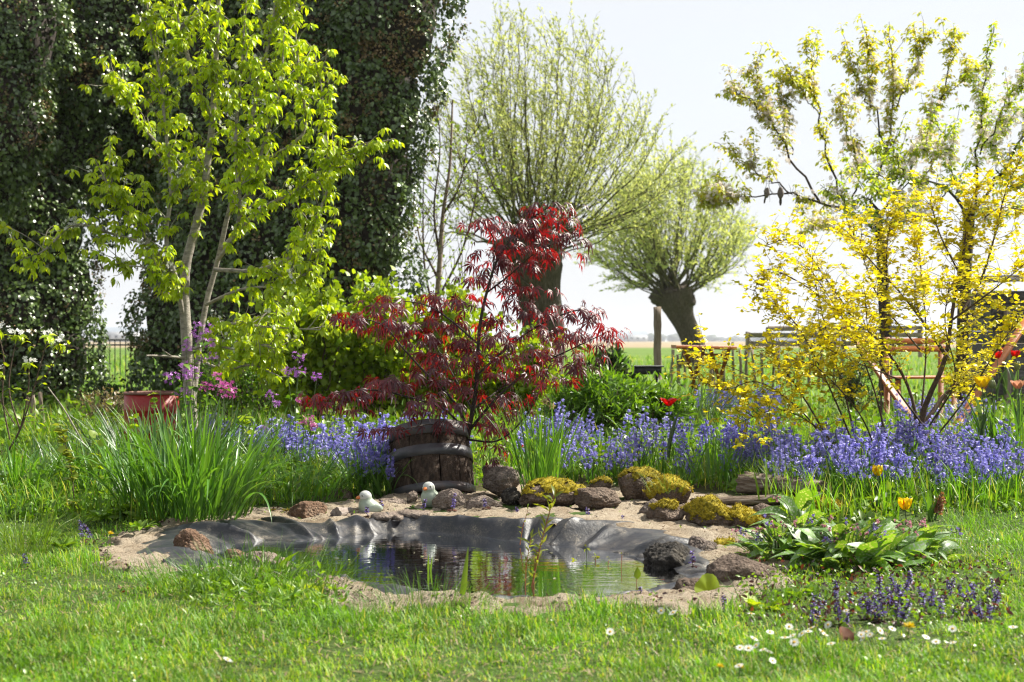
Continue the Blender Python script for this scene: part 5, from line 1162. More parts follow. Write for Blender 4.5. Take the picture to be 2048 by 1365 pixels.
# broad single blades rising from water and sand
def lone(px, py, d, L_, wide, label, seed, bend=0, tilt=(0, 0), mat=None):
    o = obj('iris_shoot', Geo().addg(strap(L_, .026*wide, .02, bend, 8, 2.5)).mesh('iris_shoot', mat or M_tuft), None, P(px, py, d)); o.rotation_euler = (tilt[0], tilt[1], R8(seed).uniform(-1, 1)); tag(o, label, 'plant', 'single iris shoots')
lone(922, 1215, 5.45, .235, 1.0, 'single broad iris blade rising at the near sand edge', 1, .15, (0, .12))
lone(857, 1148, 6.3, .09, .5, 'thin green shoot in the middle of the pond, left one of two', 2); lone(862, 1146, 6.32, .08, .5, 'thin green shoot in the middle of the pond, right one of two', 3, .05, (0, .1))
lone(1530, 995, 8.1, .26, 1.1, 'broad upright blade standing before the logs', 4, .2, (0, .15)); lone(1518, 1000, 8.1, .20, .7, 'yellowing narrow blade before the logs', 5, .1, (0, -.2))

# ------------------------------------------------------------------ bluebells
M_bb = leafmat('bluebell_petal', [(.27, .26, .66), (.35, .34, .75), (.42, .41, .80), (.31, .28, .70)], trans=.35, tcol=(1.1, 1.05, 1.1), rough=.5)
M_bbd = leafmat('bluebell_petal_deep', [(.18, .165, .54), (.24, .22, .64), (.29, .27, .70)], trans=.35, tcol=(1.1, 1.05, 1.1), rough=.5)
M_stem = leafmat('stem_green', [(.07, .13, .03), (.11, .18, .04), (.09, .12, .05)], trans=.15, rough=.5)
def floret(s=1.0):
    V = []; F = []
    for q in range(6):
        a = q*math.pi/3; c, sn = math.cos(a), math.sin(a); b = len(V)
        for (y, r, w) in ((0, .10, .10), (.75, .32, .22), (1.06, .62, .05)):
            V += [[c*r-sn*w, y, sn*r+c*w], [c*r+sn*w, y, sn*r-c*w]]
        for k in range(2): F.append([b+2*k, b+2*k+1, b+2*k+3, b+2*k+2])
    return np.array(V), np.array(F)
FLO = floret()
def bell_meshes(seed, nf, H):
    rg = R8(seed); p = wander(rg, (0, 0, 0), (rg.normal(0, .08), rg.normal(0, .08), 1), H, 8, .05); g = Geo().addg(tube(p, np.linspace(.0032, .0016, 9), 5))
    st = g.mesh('bluebell', M_stem)
    T, D = along(rg, [p], H*.55/nf, .48, .003); n = len(T); a = np.arange(n)*2.4+rg.normal(0, .4, n)
    D = nrm(np.stack([np.cos(a), np.sin(a), rg.uniform(-.9, .1, n)], -1)); T = T+np.stack([np.cos(a), np.sin(a), 0*a], -1)*.009
    g = Geo(); g.add(*inst(FLO, frames(D, rdir(rg, n, 1)), T, rg.uniform(.017, .023, n)), np.repeat(rg.random(n)*.6, len(FLO[0])))
    fl = [g.mesh('blossom', M_bb), g.mesh('blossom', M_bbd)]
    g = Geo(); n = 5; a = rg.uniform(0, 6.28, n)
    for q in range(n):
        V, F = strap(rg.uniform(.18, .30), .013, .2, rg.uniform(.6, 1.4), 5); g.add(V @ rotm('Z', a[q]).T, F, rg.random())
    return st, fl, g.mesh('leaves', M_strap)
BBM = [bell_meshes(200+q, nf, H) for q, (nf, H) in enumerate([(13, .30), (16, .33), (11, .27), (14, .36), (18, .31)])]
zones = [  # px range, depth range, count, deep?, label, group
 (1535, 1665, 8.15, 10.1, 84, 0, 'bluebell right behind the thick weathered log', 'bluebells behind the log'),
 (1665, 1790, 8.15, 10.1, 82, 0, 'bluebell behind the closed yellow tulip', 'bluebells behind the closed yellow tulip'),
 (1790, 1915, 8.15, 10.1, 82, 0, 'bluebell below the thick main stem of the yellow shrub', 'bluebells below the main stem'),
 (1915, 2035, 8.15, 10.1, 78, 0, 'bluebell at the right edge below the large yellow tulip', 'bluebells at the right edge'),
 (1345, 1560, 9.0, 10.6, 130, 1, 'deep blue bluebell in the drift between red tulip and yellow shrub', 'bluebells right of the red tulip'),
 (1125, 1370, 9.3, 11.0, 150, 0, 'pale bluebell in the drift between barrel and red tulip', 'bluebells left of the red tulip'),
 (570, 790, 9.3, 10.8, 160, 0, 'pale bluebell in the drift behind and left of the barrel', 'bluebells left of the barrel'),
 (715, 800, 8.55, 8.95, 26, 1, 'bluebell leaning against the left side of the barrel', 'bluebells touching the barrel'),
 (410, 570, 9.6, 11.2, 50, 0, 'bluebell behind the big daffodil clump', 'bluebells behind the daffodil clump'),
 (1030, 1115, 9.6, 10.8, 30, 0, 'bluebell behind the narrow leaf clump right of the barrel', 'bluebells behind the narrow clump'),
 (800, 930, 9.6, 10.8, 40, 0, 'bluebell behind the barrel rim', 'bluebells behind the barrel'),
 (1395, 1560, 12.6, 15.2, 95, 0, 'bluebell in the far patch below the orange table', 'far bluebells below the table'),
 (1790, 2000, 11.4, 13.0, 55, 0, 'bluebell standing behind the yellow shrub near the yellow tulip', 'bluebells behind the yellow shrub')]
rg = R8(210); cand = []
for zi, (p0, p1, d0, d1, n, dp, lab, grp) in enumerate(zones):
    for q in range(n):
        d = rg.uniform(d0, d1); px = rg.uniform(p0, p1); x = (px-1024)/FPX*d; sz_ = 1.0
        if fbm(x*2.6, d*1.9, s=31, o=2) < -.12 and rg.random() < .8: continue
        sz_ = .72+.5*float(vn(x*3.1, d*2.3, s=33)*.5+.5)
        cand.append((d+rg.normal(0, .1), x, d, zi, sz_))
cand.sort(key=lambda c: c[0])
near_, rest_ = cand[:300], cand[300:]
for (_, x, d, zi, sz_) in near_:
    z = zones[zi]; k = rg.integers(0, 5); o = obj('bluebell', BBM[k][0], None, (x, d, ground_z(x, d)-.004)); s = sz_*rg.uniform(.78, 1.18)
    o.scale = (s, s, s); o.rotation_euler = (rg.normal(0, .19), rg.normal(0, .19), rg.uniform(0, 6.28)); tag(o, z[6], 'bluebell', z[7])
    obj('blossom', BBM[k][1][z[5] if rg.random() < .8 else 1-z[5]], o); obj('leaves', BBM[k][2], o)
gs = [Geo(), Geo(), Geo(), Geo()]
def mesh_arrays(me):
    V = np.empty(len(me.vertices)*3, np.float32); me.vertices.foreach_get('co', V); r = np.empty(len(me.vertices), np.float32); me.attributes['rnd'].data.foreach_get('value', r)
    li = np.empty(len(me.loops), np.int32); me.loops.foreach_get('vertex_index', li); return V.reshape(-1, 3), li.reshape(-1, 4), r
BA = [[mesh_arrays(m_) for m_ in (b[0], b[1][0], b[2])] for b in BBM]
for (_, x, d, zi, sz_) in rest_:
    k = rg.integers(0, 5); M3 = (rotm('Z', rg.uniform(0, 6.28)) @ rotm('X', rg.normal(0, .18)))*sz_*rg.uniform(.8, 1.15); o_ = np.array([x, d, ground_z(x, d)]); dp = zones[zi][5]
    for q, gi in ((0, 0), (1, 1+dp), (2, 3)):
        V, F, r = BA[k][q]; gs[gi].add(V @ M3.T+o_, F, r)
root = thing('bluebell_drift', (0, 11, .1), 'farther bluebells merging into one blue violet mass behind the nearer ones', 'bluebells'); root['kind'] = 'stuff'
for nme, gg, mm in (('stems', gs[0], M_stem), ('blossom', gs[1], M_bb), ('blossom', gs[2], M_bbd), ('leaves', gs[3], M_strap)): build(nme, gg, mm, root)['kind'] = 'stuff'

# ------------------------------------------------------------------ tulips
M_tred = leafmat('tulip_red', [(.60, .008, .010), (.70, .014, .012)], trans=.4, tcol=(1.2, .9, .8), rough=.35)
M_tyel = leafmat('tulip_yellow', [(.82, .60, .01), (.88, .68, .015)], trans=.4, tcol=(1.1, 1, .6), rough=.35)
M_tora = leafmat('tulip_orange_flame', [(.75, .22, .01), (.80, .28, .015)], trans=.4, rough=.35)
M_tpink = leafmat('tulip_salmon', [(.72, .36, .25), (.78, .44, .32)], trans=.35, tcol=(1.1, 1, .9), rough=.4)
M_bud = leafmat('tulip_bud', [(.22, .28, .12), (.30, .34, .18)], trans=.2, rough=.45)
def tulip(px, py, d, hgt, mat, openness, label, group, seed, fs=.055, flame=None, leaves=3, lean=(0, 0)):
    rg = R8(seed); head = P(px, py, d); base = head-np.array([lean[0], lean[1], hgt]); root = thing('tulip', base, label, 'tulip', group)
    p = spl([base, base*.5+head*.5+np.array([.01, 0, 0]), head], 8); build('stem', Geo().addg(tube(p, np.linspace(.004, .0032, 8), 6)), M_stem, root)
    for q in range(6):
        a = q*math.pi/3+rg.normal(0, .05); inn = q % 2; V = []; n = 6
        for i in range(n+1):
            t_ = i/n; wd = fs*.50*(math.sin(math.pi*min(1, .12+t_*.86))**.75)*(1 if t_ < 1 else .25); rad = fs*(.10+.42*math.sin(min(1, t_*1.25)*math.pi/2))+fs*openness*t_**1.8*(.9 if inn else 1.1)-fs*.012*inn
            zz = fs*1.22*t_*(1-.30*openness*t_)
            for u in (-1, -.5, 0, .5, 1):
                rr = rad-fs*.12*u*u*(1-openness*.5); V.append([math.cos(a)*rr-math.sin(a)*wd*u, math.sin(a)*rr+math.cos(a)*wd*u, zz-(fs*.08*u*u if i == n else 0)])
        F = [[i*5+j, i*5+j+1, (i+1)*5+j+1, (i+1)*5+j] for i in range(n) for j in range(4)]
        pe = build('petal', Geo().add(np.array(V)+head, F, rg.random()), mat, root, smooth=True)
        if flame and not inn:
            V2 = np.array(V).reshape(n+1, 5, 3)[:, 1:4].copy(); c = V2.mean(1, keepdims=True); V2 = c+(V2-c)*np.linspace(.75, .15, n+1)[:, None, None]; outw = np.array([math.cos(a), math.sin(a), 0])*.0012; V2 = (V2+outw)[:n].reshape(-1, 3)
            build('flame_stripe', Geo().add(V2+head, [[i*3+j, i*3+j+1, (i+1)*3+j+1, (i+1)*3+j] for i in range(n-1) for j in range(2)]), flame, pe, smooth=True)
    for q in range(leaves):
        V, F = strap(hgt*rg.uniform(.7, 1.0), hgt*.13, .15, rg.uniform(.3, .9), 8, 2.2, .5, rg.normal(0, .4)); build('leaf', Geo().add(V @ rotm('Z', rg.uniform(0, 6.28)).T+base, F), M_strapg, root, smooth=True)
tulip(1338, 812, 9.3, .34, M_tred, .85, 'open red tulip alone above the bluebells in the middle', None, 220, .058)
tulip(1964, 775, 9.2, .36, M_tyel, .35, 'large open yellow tulip beside the yellow shrub', None, 221, .072)
tulip(1755, 952, 8.1, .22, M_tyel, .02, 'closed yellow tulip standing right of the thick log', None, 222, .052, M_tora)
tulip(1810, 1020, 7.6, .20, M_tyel, .18, 'open yellow tulip with orange flames above the lungwort', None, 223, .058, M_tora)
tulip(1994, 718, 12.5, .36, M_tred, .25, 'left red tulip of the far pair near the orange plank', 'far red tulips', 224, .062); tulip(2010, 710, 12.8, .36, M_tred, .25, 'upper middle red tulip near the orange plank', 'far red tulips', 225, .062); tulip(2031, 716, 12.3, .36, M_tred, .2, 'far red tulip right of the orange plank', 'far red tulips', 226, .060)
tulip(2034, 740, 9.6, .40, M_bud, -.18, 'unopened greenish tulip bud at the right edge', 'tulip buds', 227, .045, None, 2); tulip(1984, 778, 9.3, .34, M_bud, -.18, 'green tulip bud right of the large yellow tulip', 'tulip buds', 228, .045, None, 2)
tulip(2036, 778, 9.5, .34, M_tpink, .5, 'faded salmon pink tulip cut by the right edge', None, 229, .06, None, 2)

# faded hyacinth
rg = R8(232); hb = P(1868, 1046, 7.75); root = thing('hyacinth', hb, 'faded salmon pink hyacinth right of the flamed yellow tulip', 'flower'); top = P(1884, 990, 7.75)
build('stem', Geo().addg(tube(spl([hb, hb*.5+top*.5, top], 6), .006, 6)), M_stem, root)
T, D = along(rg, [spl([hb, hb*.5+top*.5, top], 12)], .0042, .22, .004); a = np.arange(len(T))*2.4; Dr = nrm(np.stack([np.cos(a), np.sin(a), .25+0*a], -1))
g = Geo().add(*inst(FLO, frames(Dr, rdir(rg, len(T))), T+Dr*.006, .022), np.repeat(rg.random(len(T)), len(FLO[0]))); build('blossom', g, leafmat('hyacinth_petal', [(.50, .22, .14), (.60, .30, .20), (.42, .20, .12)], .3, rough=.6), root)
for q in range(5):
    V, F = strap(.22, .03, .2, rg.uniform(.2, .9), 7, 2.5); build('leaf', Geo().add(V @ rotm('Z', rg.uniform(0, 6.28)).T+hb+np.array([-.02, 0, -.02]), F), M_strap, root, smooth=True)
# pale daffodil heads over the narrow clump
M_cream = leafmat('daffodil_petal', [(.66, .60, .34), (.72, .66, .42)], trans=.35, rough=.5)
for q, (px, py, lab) in enumerate([(1090, 803, 'upper faded cream daffodil above the narrow leaf clump'), (1104, 812, 'lower faded cream daffodil beside the upper one')]):
    c = P(px, py, 8.6); b = P(1085, 985, 8.4); root = thing('daffodil', b, lab, 'flower', 'two faded daffodils'); build('stem', Geo().addg(tube(spl([b, b*.3+c*.7, c], 8), .0028, 5)), M_stem, root)
    for k in range(6): 
        V, F = leaf(.5, (.2, .9, 1, .5, 0), .2, .3); Rk = frames(np.array([[math.cos(k*1.05), -.4, math.sin(k*1.05)]]), np.array([[0, -1.0, .1]])); W, FF = inst((V, F), Rk, c[None], .026); build('petal', Geo().add(W, FF), M_cream, root)
    W = tube(np.array([c, c+np.array([-.004, -.022, -.004])]), [.006, .010], 8); build('corona', Geo().addg(W), M_cream, root)

# ------------------------------------------------------------------ honesty (purple flowers)
M_hon = [leafmat('honesty_petal', [(.36, .10, .48), (.46, .15, .58), (.52, .20, .60)], trans=.35, tcol=(1.1, 1, 1.1), rough=.5), leafmat('honesty_petal_pink', [(.48, .06, .32), (.58, .09, .40), (.62, .14, .46)], trans=.35, tcol=(1.1, 1, 1), rough=.5)]
PETAL4 = (np.array([[0, 0, 0]]+[[math.cos(a)*r, math.sin(a)*r, z] for q in range(4) for (a, r, z) in ((q*1.5708-.42, .85, .05), (q*1.5708, 1.0, .1), (q*1.5708+.42, .85, .05))], float), np.array([[0, 1+3*q, 2+3*q] for q in range(4)]+[[0, 2+3*q, 3+3*q] for q in range(4)]))
def honesty(base, heads, mi, label, seed, ls=.06):
    """heads: (px, py, depth, radius px)"""
    rg = R8(seed); b = P(*base); root = thing('honesty_plant', b, label, 'plant', 'purple honesty plants'); g = Geo(); st = []
    for (px, py, d, r) in heads:
        c = P(px, py, d); p = spl([b, b*.55+c*.45+rg.normal(0, .02, 3), c], 10); g.addg(tube(p, np.linspace(.005, .0022, 10), 5)); st.append(p)
    build('stem', g, M_stem, root)
    for (px, py, d, r) in heads:
        s = d/FPX; n = int(max(12, r*1.3)); c = P(px, py, d); q = c+rdir(rg, n)*np.array([r, r, r*.75])*s*rg.random((n, 1))**.4*1.1
        build('flower_head', Geo().add(*inst(PETAL4, frames(rdir(rg, n)+np.array([.6, 0, 0]), rdir(rg, n)*.6+np.array([0, -.7, .6])), q, rg.uniform(.010, .0155, n)), np.repeat(rg.random(n), 13)), M_hon[mi], root)
    T, D = along(rg, st, .07, .1, .01); T, D, U = rosette(rg, T, D, 1, .9, -.2, .2)
    scatter(root, 'leaf', [leaf(.75, (.3, 1, .85, .5, 0), .25, .3), leaf(.65, (.25, .9, .9, .5, 0), .35, .45)], frames(D, U), T, rg.uniform(.6, 1.3, len(T))*ls, M_green, 60, rng=rg)
honesty((395, 900, 10.3), [(405, 655, 10.3, 20), (385, 675, 10.3, 16), (415, 685, 10.3, 16), (372, 695, 10.3, 14), (425, 715, 10.3, 13), (402, 720, 10.3, 12)], 0, 'tallest violet honesty plant in front of the pear trunk', 240)
honesty((365, 900, 10.1), [(370, 735, 10.1, 16), (345, 755, 10.1, 18), (370, 752, 10.1, 16), (390, 745, 10.1, 16), (365, 785, 10.1, 14)], 0, 'violet honesty plant right above the red drum', 241)
honesty((445, 900, 10.2), [(435, 770, 10.2, 20), (455, 770, 10.2, 18), (465, 785, 10.2, 16), (448, 790, 10.2, 16), (432, 752, 10.2, 12), (410, 775, 10.2, 14)], 1, 'magenta honesty plant right of the drum', 242)
honesty((592, 930, 9.9), [(598, 712, 9.9, 15), (598, 745, 9.9, 16), (575, 742, 9.9, 11), (634, 755, 9.9, 12)], 0, 'slender honesty plant with stacked violet heads below the left maple tip', 243)
honesty((545, 930, 9.7), [(544, 790, 9.7, 12), (552, 808, 9.7, 8), (532, 858, 9.7, 11)], 0, 'low honesty plant left of the slender one', 244)
honesty((620, 940, 9.5), [(618, 838, 9.5, 13), (605, 846, 9.5, 8), (625, 852, 9.5, 10), (600, 800, 9.5, 10)], 1, 'short reddish purple honesty plant in the bluebells under the maple tip', 245)

# ------------------------------------------------------------------ red drum
M_drum = solid('red_painted_steel', [(.22, .012, .010), (.34, .016, .012), (.42, .03, .02)], scale=5, rough=.45, bump=.15, bscale=40)
DD = 10.8; dc = P(304, 785, DD); r = 54*DD/FPX; dh = .46
root = thing('red_drum', dc-np.array([0, 0, dh]), 'faded red metal drum half hidden by leaves at the left', 'drum'); k = 48; V = []
prof = [(1.0, -dh), (1.0, -dh*.66), (1.025, -dh*.64), (1.0, -dh*.62), (1.0, -dh*.3), (1.025, -dh*.28), (1.0, -dh*.26), (1.0, -.012), (.95, -.012), (.95, -dh*.5), (0.02, -dh*.5)]
for (f, z) in prof:
    for i in range(k): a = 2*math.pi*i/k; V.append(dc+np.array([math.cos(a)*r*f, math.sin(a)*r*f, z]))
build('shell', Geo().add(np.array(V), [[q*k+i, q*k+(i+1) % k, (q+1)*k+(i+1) % k, (q+1)*k+i] for q in range(len(prof)-1) for i in range(k)]), M_drum, root, smooth=False)
a = np.linspace(0, 2*math.pi, 49); build('rim', Geo().addg(tube(dc+np.stack([np.cos(a)*r*.985, np.sin(a)*r*.985, 0*a-.006], -1), .011, 8)), solid('rusty_rim', [(.10, .03, .02), (.22, .10, .07), (.30, .18, .14)], scale=12, rough=.6), root, smooth=True)

# ------------------------------------------------------------------ far things: fences, table, planks, bin, post
M_fencepaint = solid('black_fence_paint', [(.012, .018, .016), (.022, .028, .026)], rough=.5, bump=0)
FD = 28.0; fz0 = 1-(770-682.5)/FPX*FD; fz1 = 1-(680-682.5)/FPX*FD
root = thing('metal_fence', P(205, 770, FD), 'dark metal bar fence in the gap between the ivy trees', 'fence')
xa, xb = P(70, 700, FD)[0], P(420, 700, FD)[0]
for x in np.arange(xa, xb, .105): build('bar', Geo().addg(tube([[x, FD, fz0], [x, FD, fz1]], .010, 6)), M_fencepaint, root)
for z in (fz0+.06, fz1-.10, fz1): build('rail', Geo().addg(bar((xa, FD+.02, z), (xb, FD+.02, z), .02, .035)), M_fencepaint, root)
for px in (201, 398): x = P(px, 0, FD)[0]; build('post', Geo().addg(bar((x, FD-.02, fz0-.1), (x, FD-.02, fz1+.03), .075, .075)), M_fencepaint, root)
M_post = solid('grey_wood', [(.16, .12, .085), (.30, .24, .18), (.40, .33, .26)], scale=6, stretch=(6, 6, .7), rough=.9, bump=.6, bscale=12, rnd=.05)
M_orange = solid('oiled_orange_wood', [(.30, .085, .012), (.40, .12, .018), (.46, .15, .03)], scale=5, stretch=(1, 6, 6), rough=.5, bump=.2, spec=.5)
rg = R8(260)
c = P(1316, 760, 17.0); o = build('wooden_post', Geo().addg(bar(c, P(1315, 614, 17.0), .085, .085, rg, n=8, jit=.004)), M_post, origin=c); tag(o, 'single upright grey wooden post before the smaller willow', 'post')
c = P(1292, 752, 15.5); root = thing('dark_trough', c, 'small dark metal trough at the foot of the grey post', 'trough')
build('shell', Geo().addg(bar(P(1268, 741, 15.5), P(1321, 741, 15.5), .22, .09, rg, n=3, jit=.002)), M_fencepaint, root); build('rim', Geo().addg(bar(P(1264, 733, 15.5), P(1325, 733, 15.5), .26, .016)), M_fencepaint, root)
for px in (1275, 1314): build('leg', Geo().addg(bar(P(px, 765, 15.5), P(px, 746, 15.5), .03, .03)), M_fencepaint, root)
# folding table
TD = 17.5; gz = ground_z(P(1408, 0, TD)[0], TD); root = thing('folding_table', np.array([P(1408, 0, TD)[0], TD, gz]), 'orange brown wooden folding table with crossed legs in front of the willow', 'table')
tl_, tr2 = P(1347, 694, TD), P(1466, 698, TD); ztop = tl_[2]
for q in range(5):
    y = TD-.24+q*.115; build('slat', Geo().addg(bar((tl_[0], y, ztop), (tr2[0], y, ztop-.015), .105, .045)), M_orange, root)
for q, x0 in enumerate((tl_[0]+.12, tr2[0]-.30)):
    for s_ in (-1, 1):
        build('leg', Geo().addg(bar((x0+(.0 if s_ < 0 else .24), TD-.12+.03*s_, ztop-.02), (x0+(.24 if s_ < 0 else .0)+(.03*s_), TD-.12+.03*s_+.1, gz), .045, .032)), M_orange, root)
build('apron', Geo().addg(bar((tl_[0]+.1, TD-.13, ztop-.09), (tr2[0]-.1, TD-.13, ztop-.10), .02, .03)), M_orange, root)
# stake fence
root = thing('stake_fence', P(1480, 762, 21), 'low fence of thin crooked grey stakes beyond the table', 'fence')
for q, px in enumerate(np.arange(1338, 1690, 15.5)):
    d = 21+rg.normal(0, .15); px += rg.normal(0, 3); b = P(px, 775, d); tp = P(px+rg.normal(0, 5), 697+rg.normal(0, 5)+(8 if px > 1560 else 0), d)
    build('stake', Geo().addg(bar(b, tp, .034, .026, rg, n=4, jit=.006), rg.random()), M_post, root)
build('wire', Geo().addg(tube(np.array([P(px, 725+2*math.sin(px), 21.02) for px in np.arange(1340, 1690, 25)]), .003, 4)), M_fencepaint, root)
# rail fence
root = thing('rail_fence', P(1620, 700, 33), 'brown post and rail fence in the meadow behind the yellow shrub', 'fence')
for px in (1496, 1536, 1612, 1688, 1764, 1840): build('post', Geo().addg(bar(P(px, 715, 33), P(px, 655 if px > 1500 else 664, 33), .10, .10, rg, n=3, jit=.006)), M_post, root)
for y0, y1 in ((658, 657), (671, 670), (688, 687)): build('rail', Geo().addg(bar(P(1536 if y0 < 660 else 1496, y0, 32.93), P(1845, y1, 32.93), .04, .11, rg, n=5, jit=.006)), M_post, root)
# leaning planks and the bench behind the yellow shrub
for (a_, b_, w_, lab) in [((1692, 655, 13.6), (1762, 752, 13.2), .07, 'leaning orange wooden plank seen through the yellow shrub'), ((2062, 628, 12.9), (1986, 742, 12.6), .075, 'slanting orange brown plank at the right edge before the bin')]:
    b0 = P(*b_); dirn = nrm(P(*a_)-b0); foot = b0-dirn*max(0, (b0[2]-ground_z(b0[0], b0[1]))/max(.2, dirn[2])); o = build('wooden_plank', Geo().addg(bar(foot, P(*a_), w_, .03, rg, n=3, jit=.001)), M_orange, origin=foot); tag(o, lab, 'plank', 'leaning orange planks')
BN = 14.2; bx0, bx1 = P(1775, 0, BN)[0], P(1905, 0, BN)[0]; gz = ground_z(bx0, BN); root = thing('garden_bench', np.array([(bx0+bx1)/2, BN, gz]), 'orange wooden garden bench hidden behind the yellow shrub', 'bench')
for z in (.92, 1.0): build('backrest_slat', Geo().addg(bar((bx0, BN+.2, z-.0), (bx1, BN+.2, z-.0), .025, .06)), M_orange, root)
for y in (0, .09, .18): build('seat_slat', Geo().addg(bar((bx0, BN-.2+y*1.6, .64), (bx1, BN-.2+y*1.6, .64), .10, .025)), M_orange, root)
for x in (bx0+.05, bx1-.05):
    build('leg', Geo().addg(bar((x, BN-.2, gz), (x, BN-.2, .64), .05, .05)), M_orange, root); build('leg', Geo().addg(bar((x, BN+.22, gz), (x, BN+.22, 1.04), .05, .05)), M_orange, root)
# plank bin at the right edge
M_plank = solid('silver_planks', [(.07, .065, .062), (.14, .13, .125), (.22, .21, .20)], scale=5, stretch=(.8, 6, 8), rough=.9, bump=.6, bscale=10, rnd=.08)
SD = 16.6; gz = ground_z(3.6, SD); root = thing('plank_bin', np.array([P(2060, 0, SD)[0], SD, gz]), 'weathered grey plank bin at the right edge behind the yellow shrub', 'compost bin')
x0, x1 = P(1984, 0, SD)[0], P(1984, 0, SD)[0]+1.5
for q in range(9):
    z = gz+.07+q*.155
    build('plank', Geo().addg(bar((x0+rg.normal(0, .01), SD, z), (x1, SD, z+rg.normal(0, .006)), .03, .148, rg, n=4, jit=.002), rg.random()), M_plank, root)
    build('plank', Geo().addg(bar((x0, SD+1.25, z), (x1, SD+1.25, z), .03, .15, rg, n=2, jit=.002), rg.random()), M_plank, root)
    build('plank', Geo().addg(bar((x0+.02, SD+.05, z), (x0+.02, SD+1.2, z), .03, .135, rg, n=2, jit=.002), rg.random()), M_plank, root)
for x in (x0+.16, x1-.1): build('post', Geo().addg(bar((x, SD-.06, gz-.05), (x, SD-.06, gz+1.15), .07, .07, rg, n=4, jit=.004)), M_post, root)
build('roof', Geo().addg(bar((x0-.08, SD-.12, gz+1.50), (x1, SD-.12, gz+1.56), .12, .05)).addg(bar((x0-.08, SD+.5, gz+1.54), (x1, SD+.5, gz+1.60), 1.2, .03)), M_plank, root)
# short stakes at the left foot of the ivy tree and the loose stick
for q, (px, dx, hh, lab) in enumerate([(52, 4, 30, 'short brown stake by the left ivy tree, leftmost of four'), (68, -2, 34, 'short brown stake by the left ivy tree, second of four'), (86, -6, 40, 'tallest leaning brown stake by the left ivy tree'), (56, 12, 24, 'short thin slanting stake in front of the leftmost one')]):
    b = P(px, 845, 13.5); o = build('garden_stake', Geo().addg(bar(b, P(px+dx, 845-hh-20, 13.5), .03, .025, rg, n=3, jit=.003)), M_post, origin=b); tag(o, lab, 'stake', 'short stakes at the ivy foot')
b = P(168, 890, 9.6); o = build('thin_stick', Geo().addg(tube(spl([b, P(130, 822, 9.6), P(96, 775, 9.6)], 8), np.linspace(.006, .004, 8), 6)), M_barkpear, origin=b); tag(o, 'thin grey twig sticking up slantwise at the left of the bed', 'twig')

# far buildings and the tree line on the horizon
M_bwall = solid('pale_wall', [(.55, .58, .62), (.66, .68, .70)], scale=.05, rough=.8, bump=0); M_broof = solid('blue_roof', [(.22, .26, .31), (.28, .32, .36)], scale=.05, rough=.7, bump=0); M_win = solid('dark_window', [(.03, .04, .05), (.05, .06, .07)], rough=.2, bump=0)
def barn(px, d, w, dep, h, rh, lab):
    x = (px-1024)/FPX*d; z = .2; root = thing('far_barn', (x, d, z), lab, 'building', 'far farm buildings')
    build('wall', Geo().addg(box((x, d, z+h/2), (w, dep, h))), M_bwall, root)
    V = np.array([[-w/2-.4, -dep/2-.4, h], [w/2+.4, -dep/2-.4, h], [w/2+.4, dep/2+.4, h], [-w/2-.4, dep/2+.4, h], [-w/2-.4, 0, h+rh], [w/2+.4, 0, h+rh]])+np.array([x, d, z+.01])
    build('roof', Geo().add(V, [[0, 1, 5, 4], [2, 3, 4, 5]]).add(V, [[0, 4, 3], [1, 2, 5]]), M_broof, root)
    for q in range(5): build('window', Geo().addg(box((x-w*.38+q*w*.19, d-dep/2-.03, z+h*.55), (w*.08, .06, h*.3))), M_win, root)
barn(240, 1240, 32, 24, 8.4, 4.4, 'far white farm building with blue roof behind the metal fence'); barn(285, 1280, 28, 24, 9.2, 4.0, 'second far white building right of the first behind the fence')
barn(1262, 1800, 40, 24, 8, 6, 'far low farm building on the horizon right of the maple')
M_far = leafmat('far_wood', [(.05, .08, .03), (.07, .10, .04), (.09, .11, .05)], trans=.2, rough=.8)
rg = R8(280); g = Geo(); V, F = ico(2)
for q in range(420):
    px = rg.uniform(-300, 2400); d = rg.uniform(2200, 3200); hpx = max(6, 14+12*float(fbm(px*.006, 3.0, s=5, o=3))+rg.normal(0, 2)); hh = hpx*d/FPX; x = (px-1024)/FPX*d
    g.add(np.array([x, d, hh*.5])+V*np.array([hh*rg.uniform(.5, 1.1), hh*.6, hh*.55])*(1+.3*fbm(V[:, 0]*2+q, V[:, 1]*2, V[:, 2]*2, s=q, o=2))[:, None], F, rg.random())
o = build('distant_wood', g, M_far); tag(o, 'hazy line of distant trees on the horizon', 'trees', kind='stuff')
# ------------------------------------------------------------------ lungwort (spotted leaves) at the right
M_lung = leafmat('lungwort_leaf', [(.06, .13, .022), (.085, .17, .03), (.11, .21, .03)], trans=.42, tcol=(1.5, 1.35, .3), rough=.45, spots=((.30, .36, .28), 13))
def bigleaf(w=.42, n=9, fold=.35, droop=.5, wave=.05):
    V = []; F = []
    for i in range(n+1):
        y = i/n; hw = w/2*(math.sin(math.pi*min(1, .08+y*.92))**.8)*(1.05-.25*y); z = .25*y-droop*y*y
        for u in (-1, -.5, 0, .5, 1): V.append([hw*u, y, z+fold*hw*abs(u)**1.3-.25*fold*hw*u*u*2*(abs(u) > .9)+wave*math.sin(y*11+u*2)*abs(u)*w])
    for i in range(n):
        for j in range(4): F.append([i*5+j, i*5+j+1, (i+1)*5+j+1, (i+1)*5+j])
    return np.array(V), np.array(F)
BIG = [bigleaf(.42, 9, .35, .45), bigleaf(.40, 9, .7, .75), bigleaf(.48, 9, .25, .25), bigleaf(.38, 9, .5, 1.0)]
